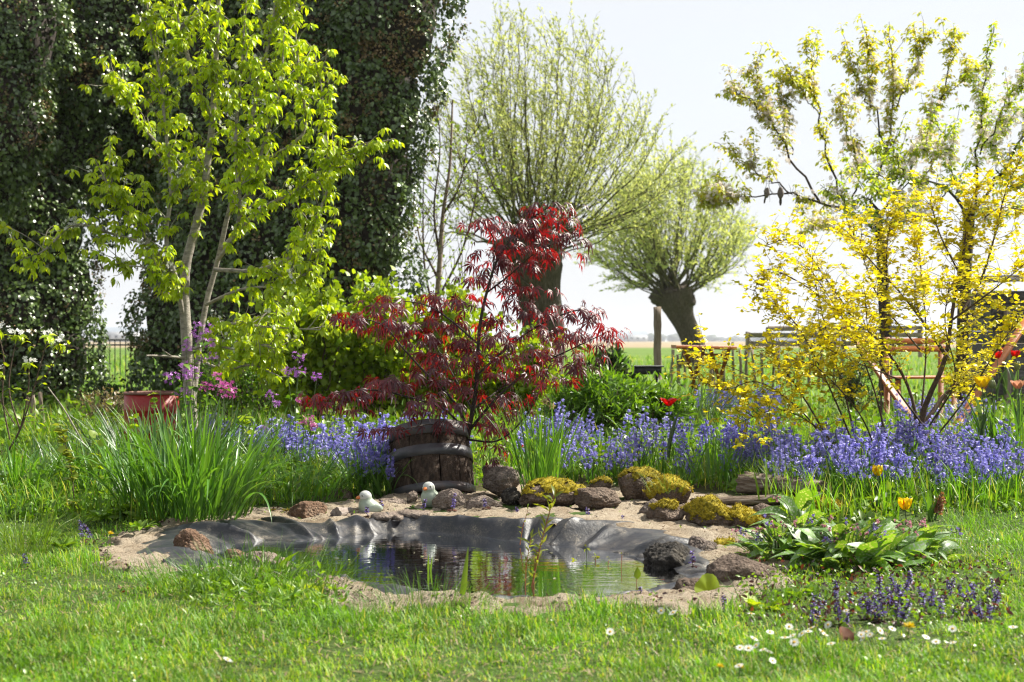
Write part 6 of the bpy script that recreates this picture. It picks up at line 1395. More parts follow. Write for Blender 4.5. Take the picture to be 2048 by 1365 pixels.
def lungwort(px, py, d, w, n, label, seed, L0=.20, heads=10):
    rg = R8(seed); b = P(px, py, d); root = thing('lungwort', b, label, 'plant', 'lungwort plants'); a = rg.uniform(0, 6.28, n); r = rg.random(n)**.6*w*.40
    T = b+np.stack([np.cos(a)*r, np.sin(a)*r*.8, rg.uniform(.0, .07, n)+.09*(1-r/(w*.4))], -1); el = .55+1.3*(1-r/(w*.4))*rg.random(n)
    D = nrm(np.stack([np.cos(a), np.sin(a), el], -1)+rg.normal(0, .25, (n, 3))); U = np.array([0, 0, 1.0])+rg.normal(0, .3, (n, 3))
    scatter(root, 'leaf', BIG, frames(D, U), T, L0*rg.uniform(.65, 1.2, n), M_lung, 300, rng=rg, smooth=True)
    g = Geo(); fl = []
    for q in range(heads):
        aa = rg.uniform(0, 6.28); rr = rg.uniform(.1, .5)*w; e = b+np.array([math.cos(aa)*rr, math.sin(aa)*rr*.7-.05, rg.uniform(.10, .22)]); g.addg(tube(spl([b+np.array([math.cos(aa)*rr*.3, math.sin(aa)*rr*.3, 0]), (b+e)/2+np.array([0, 0, .05]), e], 7), .0022, 4)); fl.append(e)
    build('stems', g, M_stem, root)
    for q, e in enumerate(fl):
        n2 = rg.integers(3, 7); m_ = [M_lp, M_lb][q % 2 if rg.random() < .7 else 0]
        build('blossom', Geo().add(*inst(FLO, frames(rdir(rg, n2, -.3), rdir(rg, n2)), e+rg.normal(0, .012, (n2, 3)), .012), np.repeat(rg.random(n2), len(FLO[0]))), m_, root)
        n3 = 4; build('bud', Geo().add(*inst(leaf(.5, (.3, 1, 0), .3, .2), frames(rdir(rg, n3, .2), rdir(rg, n3)), e+rg.normal(0, .01, (n3, 3)), .022), np.repeat(rg.random(n3), 9)), M_stem, root)
M_lp = leafmat('lungwort_pink', [(.62, .26, .34), (.72, .36, .46)], .35, (1.1, 1, 1), .5); M_lb = leafmat('lungwort_blue', [(.26, .22, .62), (.38, .30, .70)], .35, (1.1, 1, 1.1), .5)
lungwort(1700, 1140, 6.35, .60, 150, 'main lungwort plant with big white spotted leaves on the right shore', 300, .155, 22)
lungwort(1560, 1130, 6.5, .46, 80, 'smaller lungwort plant with pink and violet blooms left of the main one', 301, .12, 16)
lungwort(1815, 1130, 6.5, .42, 48, 'lungwort plant with pale flat leaves right of the main one', 302, .145, 7)
lungwort(1600, 1080, 7.0, .32, 16, 'upright spotted lungwort leaves behind the main plant near the moss', 303, .16, 3)

# big mallow leaf on the near rock
def mallow(k=40):
    a = (np.linspace(0, 1, k)-.5)*5.2; sc = 1+.10*np.abs(np.sin(a*1.55))-.05*np.abs(np.sin(a*9)); V = [[0, 0, 0]]
    for f, zz in ((.35, .03), (.7, .02), (1.0, -.04)):
        for q in range(k):
            r = .62*sc[q]*f*(1-.12*(abs(a[q])/2.6)**4); V.append([math.sin(a[q])*r, .02+math.cos(a[q])*r+.10*f, zz+.035*f*math.cos(a[q]*6.2)+.10*f*math.sin(a[q])**2])
    F = [[0, 2+q, 1+q] for q in range(k-1)]
    for b_ in (0, 1):
        for q in range(k-1): i0 = 1+b_*k+q; F += [[i0, i0+1, i0+k+1], [i0, i0+k+1, i0+k]]
    return np.array(V), np.array(F)
rg = R8(305); b = P(1428, 1205, 5.65); root = thing('hogweed_seedling', b, 'broad bright green lobed leaf on the near right rocks', 'plant'); tp = P(1418, 1172, 5.62)
build('stem', Geo().addg(tube(spl([b, (b+tp)/2, tp-np.array([0, 0, .02])], 5), .003, 5)), M_stem, root)
for q, (o_, s_) in enumerate([((0, 0, 0), .105), ((.05, .03, -.03), .07)]):
    V, F = mallow(); W, FF = inst((V, F), frames(np.array([[-.5+q, -.3, .75]]), np.array([[.2, -.9, .5]])), (tp+np.array(o_)-np.array([0, 0, .03]))[None], s_); build('leaf', Geo().add(W, FF), M_lime, root)

# ------------------------------------------------------------------ bugle (ajuga) spikes
M_aj = leafmat('bugle_flower', [(.16, .12, .44), (.24, .19, .58), (.34, .28, .68)], .3, (1.1, 1, 1.1), .5); M_ajl = leafmat('bugle_leaf', [(.045, .020, .030), (.075, .035, .040), (.05, .045, .025)], .25, (1.6, .8, .7), .4); M_ajr = leafmat('bugle_bronze_leaf', [(.12, .040, .025), (.18, .07, .03), (.08, .045, .03)], .35, (1.6, .8, .5), .4)
def ajuga_mesh(seed, H):
    rg = R8(seed); p = wander(rg, (0, 0, 0), (0, 0, 1), H, 5, .06); n = int(H/.0024); T, D = along(rg, [p], H*.8/n, .22, .001); n = len(T); a = np.arange(n)*1.57+rg.normal(0, .3, n)
    u = np.stack([np.cos(a), np.sin(a), 0*a+.15], -1); hgt = T[:, 2]/H; s_ = .017*(1-.45*hgt)
    g = Geo().add(*inst(leaf(.55, (.4, 1, .9, .3), .3, .4), frames(u, rdir(rg, n, 1)), T+u*.002, s_*rg.uniform(.7, 1.2, n)), np.repeat(rg.random(n), 12)); fl = g.mesh('blossom', M_aj)
    k = np.arange(0, n, 3); g = Geo().add(*inst(leaf(.7, (.3, 1, .7, 0), .3, .3), frames(u[k], rdir(rg, len(k), 1)), T[k]-np.array([0, 0, .003]), .016), np.repeat(rg.random(len(k)), 12)); br = g.mesh('bract', M_ajl)
    g = Geo(); m_ = 7; a = rg.uniform(0, 6.28, m_); g.add(*inst(leaf(.5, (.25, .8, 1, .7, 0), .2, .3), frames(np.stack([np.cos(a), np.sin(a), 0*a+.12], -1), np.tile([0, 0, 1.0], (m_, 1))), np.zeros((m_, 3))+np.array([0, 0, .004]), rg.uniform(.025, .045, m_)), np.repeat(rg.random(m_), 15)); lf = g.mesh('leaves', M_ajl if seed % 2 else M_ajr)
    return Geo().addg(tube(p, .0018, 5)).mesh('bugle', M_ajl), fl, br, lf
AJ = [ajuga_mesh(310+q, h) for q, h in enumerate((.12, .10, .085, .07, .14))]
aj = [(57, 1140, 6.22, 2, 'violet bugle spike alone in the lawn at the left edge'), (166, 1082, 7.1, 4, 'tall violet bugle spike at the left, beside the seedling'), (186, 1086, 7.05, 1, 'thin dark bugle spike right of the tall one at the left'),
      (905, 1022, 7.95, 0, 'bugle spike before the sandy rock, right of the right ceramic bird'), (972, 1018, 7.9, 2, 'bugle spike before the low sandy rock'), (1037, 1030, 7.7, 3, 'small bugle spike on the sand left of the mossy slab'), (1240, 1050, 7.45, 3, 'tiny bugle plant on the open sand'), (1180, 1038, 7.6, 3, 'tiny dark bugle plant below the plain brown rock'), (765, 1022, 8.0, 3, 'tiny dark bugle rosette on the flat sandy stone'), (845, 1024, 7.95, 3, 'tiny dark bugle rosette below the right ceramic bird'), (735, 1035, 7.75, 3, 'dark bugle rosette in front of the left ceramic bird'),
      (1282, 1222, 5.5, 0, 'upright violet bugle spike on the near right sand'), (1206, 1226, 5.35, 3, 'short bugle spike left of the upright one at the near sand edge'), (1452, 1232, 5.3, 1, 'violet bugle spike below the broad green leaf'), (1386, 1135, 6.2, 3, 'bugle spike beside the black rock')]
rg = R8(320)
spots = []
for q in range(52):
    px = 1625+365*rg.random(); py = 1256-rg.random()**1.3*62-(px-1625)*.02; spots.append((px, py))
def place_ajuga(px, py, d, k, lab, grp):
    b = P(px, py, d); b[2] = min(b[2], max(b[2], -1)); o = obj('bugle', AJ[k][0], None, b); o.rotation_euler = (rg.normal(0, .22), rg.normal(0, .22), rg.uniform(0, 6.28)); s = rg.uniform(.62, 1.12); o.scale = (s, s, s); tag(o, lab, 'bugle', grp)
    for nme, me in (('blossom', AJ[k][1]), ('bract', AJ[k][2]), ('leaves', AJ[k][3])): obj(nme, me, o)
for (px, py, d, k, lab) in aj: place_ajuga(px, py, d, k, lab, 'single bugle spikes')
for (px, py) in spots:
    lab = ('violet bugle spike in the left part of the patch, before the boulder' if px < 1730 else 'violet bugle spike behind the large dandelion' if px < 1860 else 'violet bugle spike at the right end of the patch, near the smaller dandelion')
    place_ajuga(px, py, FPX/(py-682.5), rg.integers(1, 4), lab, 'bugle patch before the lungwort')

# ------------------------------------------------------------------ daisies and dandelions
M_dc = solid('daisy_centre', [(.70, .42, .02), (.78, .50, .03)], scale=60, rough=.8, bump=.5); M_dand = leafmat('dandelion_petal', [(.86, .66, .01), (.90, .72, .02), (.84, .58, .01)], .35, (1.1, 1, .5), .5)
def daisy_mesh(seed):
    rg = R8(seed); n = 22; a = np.arange(n)*2*math.pi/n+rg.normal(0, .05, n); D = np.stack([np.cos(a), np.sin(a), 0*a+.25], -1)
    pe = Geo().add(*inst(leaf(.20, (.5, .9, 1, .6), .1, .15), frames(D, np.tile([0, 0, 1.0], (n, 1))), np.stack([np.cos(a), np.sin(a), 0*a], -1)*.0025, rg.uniform(.0095, .0115, n)), np.repeat(rg.random(n), 12)).mesh('petals', M_white)
    V, F = ico(2); ce = Geo().add(V*np.array([.0042, .0042, .0022])+np.array([0, 0, .001]), F).mesh('centre', M_dc, True)
    st = Geo().addg(tube([[0, 0, -.045], [.001, 0, -.02], [0, 0, 0]], .0009, 4)).mesh('daisy', M_stem); return st, pe, ce
DA = [daisy_mesh(330+q) for q in range(3)]
dais = [(1398, 1255), (1418, 1254), (1472, 1253), (1440, 1268), (1502, 1228), (1540, 1265), (1578, 1254), (1592, 1260), (1604, 1268), (1585, 1272), (1570, 1276), (1588, 1285), (1622, 1257), (1616, 1264), (1630, 1231), (1640, 1234), (1644, 1264), (1656, 1250), (1650, 1270), (1732, 1265), (1722, 1270), (1726, 1277), (1740, 1270), (1784, 1258), (1764, 1278), (1852, 1275), (1906, 1286), (1905, 1258), (2026, 1255), (1662, 1288), (1508, 1278), (1480, 1296), (1497, 1297), (1512, 1292), (1526, 1300), (1538, 1304), (1545, 1322), (1692, 1222), (1346, 1226), (1322, 1222), (455, 1320), (1872, 1284), (1760, 1262), (1220, 1264), (1478, 1332)]
for q, (px, py) in enumerate(dais):
    if px < 500: lab = 'single white daisy in the lawn at the lower left'
    elif px < 1400: lab = 'white daisy among the bronze leaves on the near right sand'
    elif py > 1289: lab = 'white daisy in the nearest little row on the lawn, below the others'
    elif px < 1550: lab = 'white daisy at the left end of the group, below the slanting rock'
    elif px < 1680: lab = 'white daisy in the dense middle of the group, left of the rust leaf'
    else: lab = 'white daisy right of the rust leaf, near the large dandelion'
    d = (CH-.05)*FPX/(py-682.5); o = obj('daisy', DA[q % 3][0], None, P(px, py, d)); s = rg.uniform(.9, 1.25); o.scale = (s, s, s); o.rotation_euler = (rg.uniform(-.2, .9), rg.uniform(-.7, .6), rg.uniform(-1, 1)); tag(o, lab, 'daisy', 'daisies in the lawn')
    obj('petals', DA[q % 3][1], o); obj('centre', DA[q % 3][2], o)
def dandelion(px, py, d, r, label, group):
    b = P(px, py, d); root = thing('dandelion', b-np.array([0, 0, .07]), label, 'dandelion', group); n = 70
    build('stem', Geo().addg(tube([b-np.array([0, 0, .07]), b-np.array([.003, 0, .03]), b], .002, 5)), M_stem, root)
    u = rdir(rg, n, .7); u[:, 2] = np.abs(u[:, 2])*.7; g = Geo().add(*inst(leaf(.16, (.6, 1, .9, .7), .1, .1), frames(u, rdir(rg, n, 1)), np.tile(b, (n, 1)), r*rg.uniform(.7, 1.1, n)), np.repeat(rg.random(n), 12)); build('petals', g, M_dand, root)
for (px, py, r, lab) in [(1818, 1254, .022, 'large yellow dandelion in front of the bugle patch'), (1940, 1190, .016, 'smaller dandelion right of the bugle patch'), (1440, 1334, .012, 'low yellow flower near the lower edge, left of two'), (1480, 1335, .012, 'low yellow flower near the lower edge, right of two')]: dandelion(px, py, (CH-.04)*FPX/(py-682.5), r, lab, 'dandelions in the lawn')
for (px, py, lab) in [(1560, 872, 'yellow dandelion at the back edge of the right bluebell drift'), (1632, 853, 'yellow dandelion below the yellow shrub stems'), (1588, 850, 'yellow dandelion left of the shrub stems'), (1655, 857, 'yellow dandelion right of its neighbour below the shrub')]: dandelion(px, py, 10.6, .026, lab, 'dandelions under the shrub')
for q, (px, py) in enumerate([(18, 990), (48, 987), (58, 990), (72, 990), (88, 994), (90, 1020), (285, 1017), (222, 1068)]): dandelion(px, py, (CH-.07)*FPX/(py-682.5), .016, 'small yellow buttercup in the grass at the left edge of the bed', 'buttercups at the left')

# ------------------------------------------------------------------ plants standing in the pond
M_loose = leafmat('loosestrife_leaf', [(.22, .32, .02), (.30, .38, .03), (.36, .40, .04)], .5, (1.2, 1.1, .4), .4); M_rstem = leafmat('red_stem', [(.42, .15, .05), (.50, .20, .08)], .2, (1.1, .9, .6), .5)
def loose(px0, py0, px1, py1, d, label, n, ls, seed, r=.004):
    rg = R8(seed); b, e = P(px0, py0, d), P(px1, py1, d); root = thing('loosestrife', b, label, 'plant', 'red stemmed water plants'); p = spl([b, (b+e)/2+np.array([-.006, 0, 0]), e], 12); build('stem', Geo().addg(tube(p, np.linspace(r, r*.5, 12), 6)), M_rstem, root)
    u = np.linspace(.12, 1, n); T = np.stack([np.interp(u, np.linspace(0, 1, 12), p[:, k]) for k in range(3)], -1); a = np.arange(n)*1.57+rg.normal(0, .4, n); D = np.stack([np.cos(a), np.sin(a), rg.uniform(.4, 1.5, n)], -1)
    scatter(root, 'leaf', LAN, frames(D, rdir(rg, n, 1)), T, ls*rg.uniform(.6, 1.2, n)*(.55+.6*u), M_loose, 300, rng=rg)
loose(1062, 1182, 1108, 992, 5.95, 'tall red stemmed loosestrife standing in the near right of the pond', 38, .062, 340, .0045)
loose(1050, 1186, 1062, 1075, 5.9, 'shorter red stemmed loosestrife just left of the tall one', 26, .045, 341, .003); loose(1068, 1180, 1074, 1100, 5.95, 'smallest loosestrife shoot right beside the tall one', 16, .035, 342, .0025)
loose(1040, 1090, 1056, 1020, 7.1, 'thin yellowish water shoot behind the tall loosestrife', 6, .035, 343, .003)
def shoot(px, py, d, h, label, seed, n=5, ls=.022, lily=False):
    rg = R8(seed); b = P(px, py, d); b[2] = WZ-.03; root = thing('water_shoot', b, label, 'plant', 'small water shoots'); e = b+np.array([.004, 0, h]); build('stem', Geo().addg(tube([b, (b+e)/2, e], .0018, 5)), M_rstem if seed % 2 else M_stem, root)
    if lily: W, FF = inst(leaf(.6, (.1, .85, 1, .8, .4, 0), .2, .1), frames(np.array([[.05, -.1, 1.0]]), np.array([[.3, -1.0, 0]])), (e-np.array([0, 0, .005]))[None], ls); build('leaf', Geo().add(W, FF), M_lime, root)
    else:
        T = e+rg.normal(0, .006, (n, 3)); scatter(root, 'leaf', OV, frames(rdir(rg, n, .3), rdir(rg, n, 1)), T, ls*rg.uniform(.7, 1.2, n), M_loose, 50, rng=rg)
shoot(1172, 1118, 6.7, .08, 'curled green water shoot, left of the small group', 350, 4, .026); shoot(1190, 1120, 6.6, .055, 'bushy little water shoot in the small group', 351, 9, .022); shoot(1215, 1128, 6.5, .05, 'reddish water shoot in the small group', 353, 5, .018); shoot(1242, 1135, 6.4, .09, 'thin bare reddish shoot right of the small group', 355, 1, .010); shoot(1272, 1165, 6.0, .055, 'upright single bright green leaf in the water by the black rock', 357, 1, .055, True); shoot(1146, 1125, 6.65, .03, 'tiny floating bud left of the curled shoot', 358, 3, .02)
shoot(700, 1105, 6.6, .03, 'tiny floating green sprig left of the pond centre', 360, 5, .02)
# floating leaves
rg = R8(365); M_float = leafmat('floating_leaf', [(.30, .28, .16), (.42, .40, .30), (.20, .26, .06)], .1, rough=.5)
for q in range(34):
    a = rg.uniform(0, 6.28); r_ = rg.random()**.5*.85*float(RW(np.array(a))); c = np.array([PC[0]+math.cos(a)*r_, PC[1]+math.sin(a)*r_, WZ+.003]); V, F = leaf(.5, (.2, .9, 1, .5, 0), .05, .0)
    o = obj('floating_leaf', Geo().add(V*rg.uniform(.012, .030), F).mesh('floating_leaf', M_float), None, c); o.rotation_euler = (0, 0, rg.uniform(0, 6.28)); tag(o, 'small pale leaf fragment floating on the pond', 'leaf', 'leaf fragments on the water')

# ------------------------------------------------------------------ weeds before the near rock
M_weed = leafmat('weed_leaf', [(.11, .24, .02), (.17, .32, .025), (.23, .38, .03)], .45, (1.3, 1.2, .4), .38)
def weed(px, py, d, n, L0, label, seed, tm=None, mat=None, el=.7, group='broad leaved weeds'):
    rg = R8(seed); b = P(px, py, d); root = thing('weed', b, label, 'weed', group); a = rg.uniform(0, 6.28, n); D = nrm(np.stack([np.cos(a), np.sin(a), rg.uniform(.2, 1.3, n)*el*1.4], -1)); scatter(root, 'leaf', tm or BIG, frames(D, np.array([0, 0, 1.0])+rg.normal(0, .3, (n, 3))), b+np.stack([np.cos(a), np.sin(a), 0*a+.3], -1)*rg.uniform(.01, .05, (n, 1)), L0*rg.uniform(.6, 1.2, n), mat or M_weed, 200, rng=rg)
weed(470, 1190, 5.8, 10, .17, 'dock plant with long pale leaves left of the porous rock', 370); weed(560, 1185, 5.75, 12, .15, 'dock plant with upright leaves in front of the porous rock', 371); weed(610, 1200, 5.6, 14, .11, 'leafy weed with rounded leaves right of the porous rock', 372, FANS, M_lime); weed(420, 1215, 5.5, 8, .09, 'low broad leaved weed left of the dock plants', 373); weed(646, 1205, 5.5, 9, .05, 'reddish leaved weed at the sand edge right of the weed patch', 374, OV, M_ajr); weed(540, 1160, 6.1, 6, .17, 'tall thistle-like leaf standing by the porous rock', 375, LAN); weed(400, 1145, 6.2, 7, .06, 'tiny weed at the left liner edge', 376, OV)
weed(1310, 1222, 5.4, 12, .045, 'bronze leaved creeping weed on the near right sand', 377, OV, M_ajr); weed(1240, 1215, 5.5, 10, .04, 'bronze leaved weed left of the upright bugle spike', 378, OV, M_ajr); weed(1370, 1238, 5.25, 10, .05, 'green rosette weed below the slanting rock', 379, OV); weed(1180, 1228, 5.35, 9, .03, 'small dark red weed at the sand edge', 380, OV, M_ajr); weed(1530, 1222, 5.35, 12, .07, 'green rosette weed right of the violet bugle spike, below the boulder', 384, FANS, M_lime); weed(1600, 1195, 5.6, 12, .07, 'lobed green weed at the left end of the bugle patch', 385, FANS); weed(1480, 1240, 5.2, 9, .05, 'small green weed below the broad lobed leaf', 386, OV); weed(2015, 1185, 5.9, 6, .16, 'broad green leaves cut by the right edge', 381, LAN); weed(290, 1185, 5.75, 5, .035, 'small dark red weed in the lawn below the left sand tip', 382, OV, M_ajr); weed(250, 1190, 5.7, 5, .03, 'small dark red weed farther left in the lawn', 383, OV, M_ajr)
for q, (px, py, d, n, L_, lab) in enumerate([(200, 1040, 7.6, 26, .075, 'low leafy herb left of the daffodil clump, near the tall bugle spike'), (240, 1030, 7.8, 30, .08, 'low leafy herb touching the daffodil clump'), (160, 1015, 8.0, 24, .07, 'low leafy herb behind the tall bugle spike'), (95, 1075, 7.1, 20, .05, 'broad leaved herb at the left lawn edge'), (280, 1060, 7.2, 18, .06, 'low leafy herb at the left sand tip'), (130, 1095, 6.8, 16, .05, 'broad leaved herb right of the tall grass tuft')]): weed(px, py, d, n, L_, lab, 390+q, FANS if q % 2 else BIG, M_weed, .6, 'leafy herbs at the left')
# garlic mustard
def garlic(px, py, d, h, label, seed):
    t = Tree(seed); rg = t.rng; b = P(px, py, d); root = thing('garlic_mustard', b, label, 'plant', 'garlic mustard plants'); p = t.limb([b, b+np.array([.01, 0, h*.5]), b+np.array([-.005, 0, h])], .003, .0018, 10, 5, world=True); build('stem', t.g, M_stem, root)
    T, D = along(rg, [p], .035, .1, .004); T, D, U = rosette(rg, T, D, 2, .9, .1, .1); scatter(root, 'leaf', FANS, frames(D, U), T, rg.uniform(.04, .07, len(T)), M_lime, 60, rng=rg); n = 7
    build('flower_head', Geo().add(*inst(PETAL4, frames(rdir(rg, n), np.tile([0, 0, 1.0], (n, 1))), p[-1]+rg.normal(0, .008, (n, 3)), .006), np.repeat(rg.random(n), 13)), M_white, root)
for q, (px, py, d, h, lab) in enumerate([(195, 985, 8.4, .34, 'garlic mustard plant left of the daffodil clump'), (268, 950, 9.0, .36, 'garlic mustard plant behind the daffodil clump at its left'), (308, 900, 10.0, .40, 'garlic mustard plant in front of the red drum'), (492, 960, 9.4, .42, 'garlic mustard plant right of the magenta honesty'), (660, 925, 10.2, .36, 'garlic mustard plant in the bluebells below the maple'), (222, 900, 10.2, .34, 'garlic mustard plant left of the red drum')]): garlic(px, py, d, h, lab, 400+q)

# ------------------------------------------------------------------ ground cover of the bed (stuff)
rg = R8(420)
def bed_pts(n, d0, d1, p0=-250, p1=2300):
    u = rg.random(n); d = 1/(1/d0+(1/d1-1/d0)*u); d = d0+(d1-d0)*rg.random(n)**1.25; px = rg.uniform(p0, p1, n); x = (px-1024)/FPX*d
    r_, a_ = polar(x, d); ok = r_ > RS(a_)+.02
    right = (px > 1800) & (d < 7.9); left = (px < 300) & (d < 7.7); ok &= ~(right | left)
    return np.stack([x[ok], d[ok], hz0(x[ok], d[ok])], -1)
M_cov = leafmat('ground_cover_leaf', [(.055, .13, .012), (.09, .19, .016), (.14, .25, .022), (.20, .31, .03)], .45, (1.35, 1.25, .4), .42)
T = bed_pts(23000, 7.6, 12.0); n = len(T); clm = sst(.5+.9*fbm(T[:, 0]*1.8, T[:, 1]*1.8, s=41, o=3)); T[:, 2] += rg.random(n)**1.2*(.05+.17*clm)*sst((T[:, 1]-7.3)/1.2)
D = nrm(rdir(rg, n, .25)+np.array([0, -.25, 0])); k = rg.integers(0, 6, n); tmm = [leaf(.5, (0, 1, .75, 0), .35, .25), leaf(.42, (0, 1, .8, 0), .5, .4), leaf(.6, (0, 1, .65, 0), .2, .15), leaf(.24, (0, 1, .8, 0), .4, .3), leaf(.20, (0, 1, .8, 0), .3, .55), leaf(.28, (0, 1, .7, 0), .5, .15)]; Rr = frames(D, rdir(rg, n, 1.2)); S = rg.uniform(.035, .085, n); g = Geo()
for q in range(6): mq = k == q; g.add(*inst(tmm[q], Rr[mq], T[mq], S[mq]), np.repeat(np.clip(.15+.75*clm[mq]*rg.random(mq.sum())+.15*rg.random(mq.sum()), 0, .99), len(tmm[q][0])))
tag(build('ground_cover', g, M_cov), 'low mixed green foliage covering the flower bed', 'ground cover', kind='stuff')
T = bed_pts(10000, 11.5, 19.0); n = len(T); clm = sst(.5+.9*fbm(T[:, 0]*1.2, T[:, 1]*1.2, s=43, o=3)); T[:, 2] += rg.random(n)*(.05+.20*clm)
D = nrm(rdir(rg, n, .35)); Rr = frames(D, rdir(rg, n, 1.2)); k = rg.integers(0, 6, n); S = rg.uniform(.05, .11, n); g = Geo()
for q in range(6): mq = k == q; g.add(*inst(tmm[q], Rr[mq], T[mq], S[mq]), np.repeat(rg.random(mq.sum()), len(tmm[q][0])))
tag(build('ground_cover', g, M_cov), 'farther green foliage between the bushes and bluebells', 'ground cover', kind='stuff')
M_grass = leafmat('lawn_blade', [(.065, .17, .010), (.11, .25, .013), (.18, .34, .018), (.27, .38, .035), (.40, .36, .14)], .45, (1.25, 1.2, .4), .55, pos=[0, .3, .65, .9, 1.0])
def blades_at(T, L, W, sc=1.0, bend=(.3, 1.3), n=3):
    m_ = len(T); return blades(T, rg.uniform(0, 6.28, m_), L, W, rg.uniform(0, .45, m_), rg.uniform(*bend, m_), n)
T = bed_pts(17000, 7.7, 13.5); m_ = len(T); g = Geo(); V, F = blades_at(T, rg.uniform(.10, .30, m_), rg.uniform(.004, .010, m_), n=3); g.add(V, F, np.repeat(rg.random(m_)*.8, 8))
tag(build('bed_grass', g, M_grass), 'long grass blades growing through the flower bed', 'grass', kind='stuff')

# ------------------------------------------------------------------ lawn
def lawn_pts(n, d0, d1, m=260):
    d = d0*(d1/d0)**rg.random(n); px = rg.uniform(-m, 2048+m, n); x = (px-1024)/FPX*d; r_, a_ = polar(x, d)
    edge = RS(a_)+.04*np.sin(a_*23)+.03*np.sin(a_*57+1)+.06*fbm(x*5, d*5, s=77, o=2)
    ok = ~((px > 1480) & (px < 2010) & (d > 4.93) & (d < 6.3) & (rg.random(n) < .65)) & (r_ > edge-.02*rg.random(n)) & ~((d > 7.4) & (px > 330) & (px < 1820)); return np.stack([x[ok], d[ok], hz0(x[ok], d[ok])-.004], -1)
T = lawn_pts(172000, 3.75, 9.2); m_ = len(T)
pat = fbm(T[:, 0]*1.6, T[:, 1]*1.6, s=51, o=3); pat2 = fbm(T[:, 0]*7, T[:, 1]*7, s=52, o=2); keep = rg.random(m_) < np.clip(.80+.50*pat2+.3*pat, .14, 1); T, pat, pat2 = T[keep], pat[keep], pat2[keep]; m_ = len(T)
r_, a_ = polar(T[:, 0], T[:, 1]); near_edge = sst(1-(r_-RS(a_))/.35); longg = sst(.5+pat*1.2)
L = (.019+.018*longg+.035*near_edge*rg.random(m_)+.02*sst((pat2-.1)/.5))*rg.uniform(.5, 1.6, m_); W = rg.uniform(.0026, .0052, m_)
V, F = blades(T, rg.uniform(0, 6.28, m_), L, W, rg.uniform(0, .9, m_), rg.uniform(.3, 2.4, m_), 2); g = Geo().add(V, F, np.repeat(np.clip(rg.random(m_)*.62+.20*pat+.10-.12*longg+.1+(rg.random(m_) > .965)*.4, 0, .999), 6))
tag(build('lawn_grass', g, M_grass), 'short sunlit lawn grass round the pond', 'grass', kind='stuff')
# bronze leaves, herbs and litter under the bugle and lungwort
n = 3200; px = rg.uniform(1480, 2020, n); py = rg.uniform(1120, 1258, n); d = FPX/(py-682.5); T = np.stack([(px-1024)/FPX*d, d, hz0((px-1024)/FPX*d, d)+rg.random(n)**1.5*.06], -1); kk = rg.random(n)+.25*fbm(T[:, 0]*6, T[:, 1]*6, s=88, o=2)
for mm, sel, lab in ((M_ajr, (kk < .12), 'bronze and rust coloured low leaves under the bugle'), (M_ajl, (kk >= .12) & (kk < .36), 'dark purple low leaves under the bugle'), (M_weed, kk >= .36, 'fresh green herbs between bugle and lungwort')):
    m2 = int(sel.sum()); tag(build('low_herbs', Geo().add(*inst(OV[0], frames(rdir(rg, m2, .35), rdir(rg, m2, 1.2)), T[sel], rg.uniform(.010, .030, m2)), np.repeat(rg.random(m2), len(OV[0][0]))), mm), lab, 'ground cover', kind='stuff')
# weeds crowding the near sand edge
n = 1300; px = rg.uniform(370, 690, n); py = rg.uniform(1135, 1245, n); d = FPX/(py-682.5); T = np.stack([(px-1024)/FPX*d, d, hz0((px-1024)/FPX*d, d)+rg.random(n)*.07], -1); r_, a_ = polar(T[:, 0], T[:, 1]); T = T[r_ > RS(a_)-.10]; n = len(T)
for q in range(3):
    m2 = np.arange(q, n, 3); tag(build('low_herbs', Geo().add(*inst((OV+LAN+FANS)[q*2+1], frames(rdir(rg, len(m2), .5), rdir(rg, len(m2), 1)), T[m2], rg.uniform(.012, .045, len(m2))), np.repeat(rg.random(len(m2)), len((OV+LAN+FANS)[q*2+1][0]))), [M_weed, M_green, M_weed][q]), ['rounded herb leaves in the weed patch before the porous rock', 'narrow herb leaves in the weed patch before the porous rock', 'mixed herb leaves in the weed patch before the porous rock'][q], 'ground cover', kind='stuff')
# leaf litter and seedlings on the sand
n = 900; a_ = rg.uniform(-math.pi, math.pi, n); u_ = rg.random(n)**.8; r_ = RL(a_)*(1-u_)+RS(a_)*u_; T = np.stack([PC[0]+r_*np.cos(a_), PC[1]+r_*np.sin(a_)], -1); T = np.c_[T, sand_z(T[:, 0], T[:, 1], .3+.7*u_, a_)+.006]
for mm, sl, lab, s0, s1, up_ in ((M_ajl, slice(0, 480), 'dark leaf litter strewn on the sand bank', .008, .026, .1), (M_weed, slice(480, 900), 'tiny green seedlings on the sand bank', .008, .022, .8)):
    m2 = len(T[sl]); tag(build('sand_litter', Geo().add(*inst(OV[0], frames(rdir(rg, m2, up_, .4), rdir(rg, m2, 1.2)), T[sl], rg.uniform(s0, s1, m2)), np.repeat(rg.random(m2), len(OV[0][0]))), mm), lab, 'litter', kind='stuff')
# clover and other little round leaves in the lawn
T = lawn_pts(30000, 3.8, 8.5, 120); cl = fbm(T[:, 0]*2.3, T[:, 1]*2.3, s=61, o=3); T = T[cl+rg.normal(0, .15, len(T)) > .12]; n = len(T); T[:, 2] += rg.uniform(.008, .03, n)
g = Geo().add(*inst(leaf(.9, (.4, 1, .4), .15, .15), frames(rdir(rg, n, .2), np.tile([0, 0, 1.0], (n, 1))+rg.normal(0, .4, (n, 3))), T, rg.uniform(.006, .015, n)), np.repeat(rg.random(n), 9)); tag(build('lawn_clover', g, M_weed), 'tiny round clover leaves through the lawn', 'clover', kind='stuff')
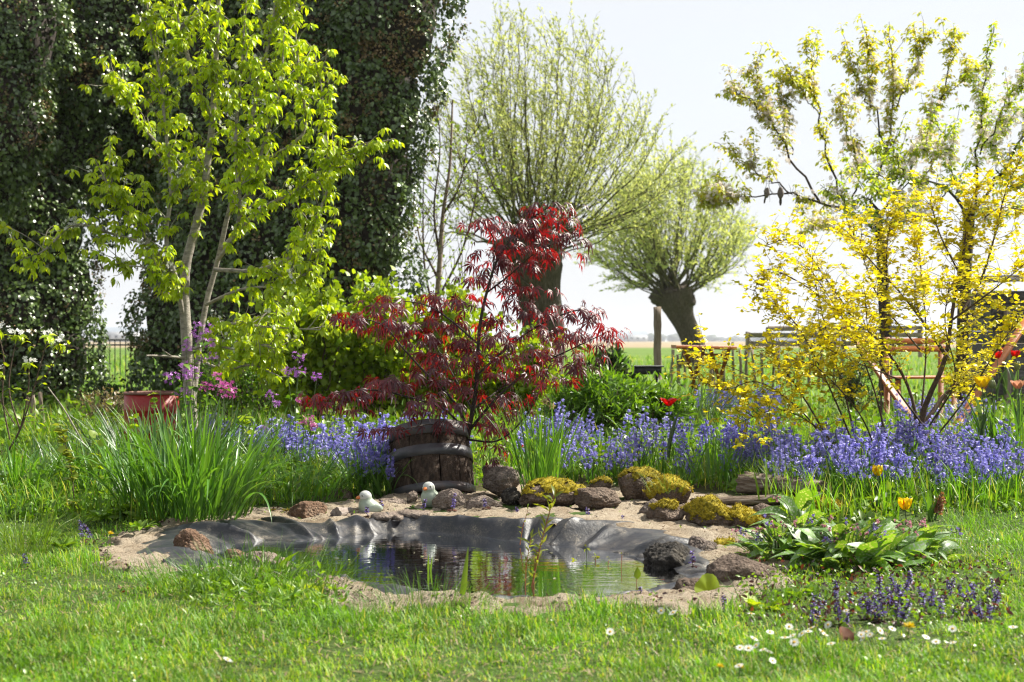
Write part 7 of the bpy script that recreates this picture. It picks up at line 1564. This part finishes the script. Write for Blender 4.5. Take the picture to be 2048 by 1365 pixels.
# dry bits and moss specks
T = lawn_pts(9000, 3.8, 8.0, 60); n = len(T); T[:, 2] += rg.uniform(.004, .02, n); g = Geo().add(*inst(leaf(.14, (.6, 1, 0), .1, .2), frames(rdir(rg, n, 0, .3), np.tile([0, 0, 1.0], (n, 1))), T, rg.uniform(.015, .05, n)), np.repeat(rg.random(n), 9)); tag(build('dry_grass', g, leafmat('dry_blade', [(.34, .26, .13), (.42, .34, .18), (.26, .18, .09)], .3, (1, 1, .8), .6)), 'dry straw coloured blades lying in the lawn', 'dry grass', kind='stuff')
o = obj('fallen_leaf', Geo().addg(fan(9, 3, .1, .5)).mesh('fallen_leaf', leafmat('rust_leaf', [(.26, .085, .03), (.34, .12, .04)], .3, rough=.5)), None, P(1688, 1285, 4.75)); o.scale = (.06,)*3; o.rotation_euler = (1.2, .2, .4); tag(o, 'curled rust brown fallen leaf on the right lawn', 'leaf')
V, F = ico(3); o = build('snail_shell', Geo().add(V*np.array([.016, .013, .014])*(1+.1*np.sin(V[:, :1]*9+V[:, 2:]*9))+P(1634, 1289, 4.68), F), M_rock['p'], origin=P(1634, 1289, 4.68), smooth=True); tag(o, 'small pale pebble left of the fallen rust leaf', 'pebble')
# meadow grass behind the garden
n = 17000; d = 13.5*(70/13.5)**rg.random(n); px = rg.uniform(-150, 2250, n); x = (px-1024)/FPX*d; T = np.stack([x, d, hz0(x, d)], -1); ok = ~((px > 330) & (px < 930) & (d < 16)); T = T[ok]; n = len(T); sc = T[:, 1]/14
V, F = blades_at(T, rg.uniform(.06, .16, n)*np.minimum(sc, 1.6), rg.uniform(.006, .012, n)*sc, n=2); tag(build('meadow_grass', Geo().add(V, F, np.repeat(rg.random(n)*.85, 6)), M_grass), 'green meadow grass beyond the garden', 'grass', kind='stuff')

# ------------------------------------------------------------------ air
V, F = box((0, 4500, 0), (12100, 9200, 20)); V[:, 2] = np.where(V[:, 2] < 0, -1.6, 34.0)
m, nt = newmat('haze_air'); pv = N(nt, 'ShaderNodeVolumePrincipled'); pv.inputs['Color'].default_value = (.86, .91, 1.0, 1); pv.inputs['Density'].default_value = .0002; pv.inputs['Anisotropy'].default_value = .2
o_ = nt.nodes.new('ShaderNodeOutputMaterial'); nt.links.new(pv.outputs[0], o_.inputs['Volume'])
o = build('haze', Geo().add(V, F), m); tag(o, kind='stuff')
cy.volume_bounces = 0
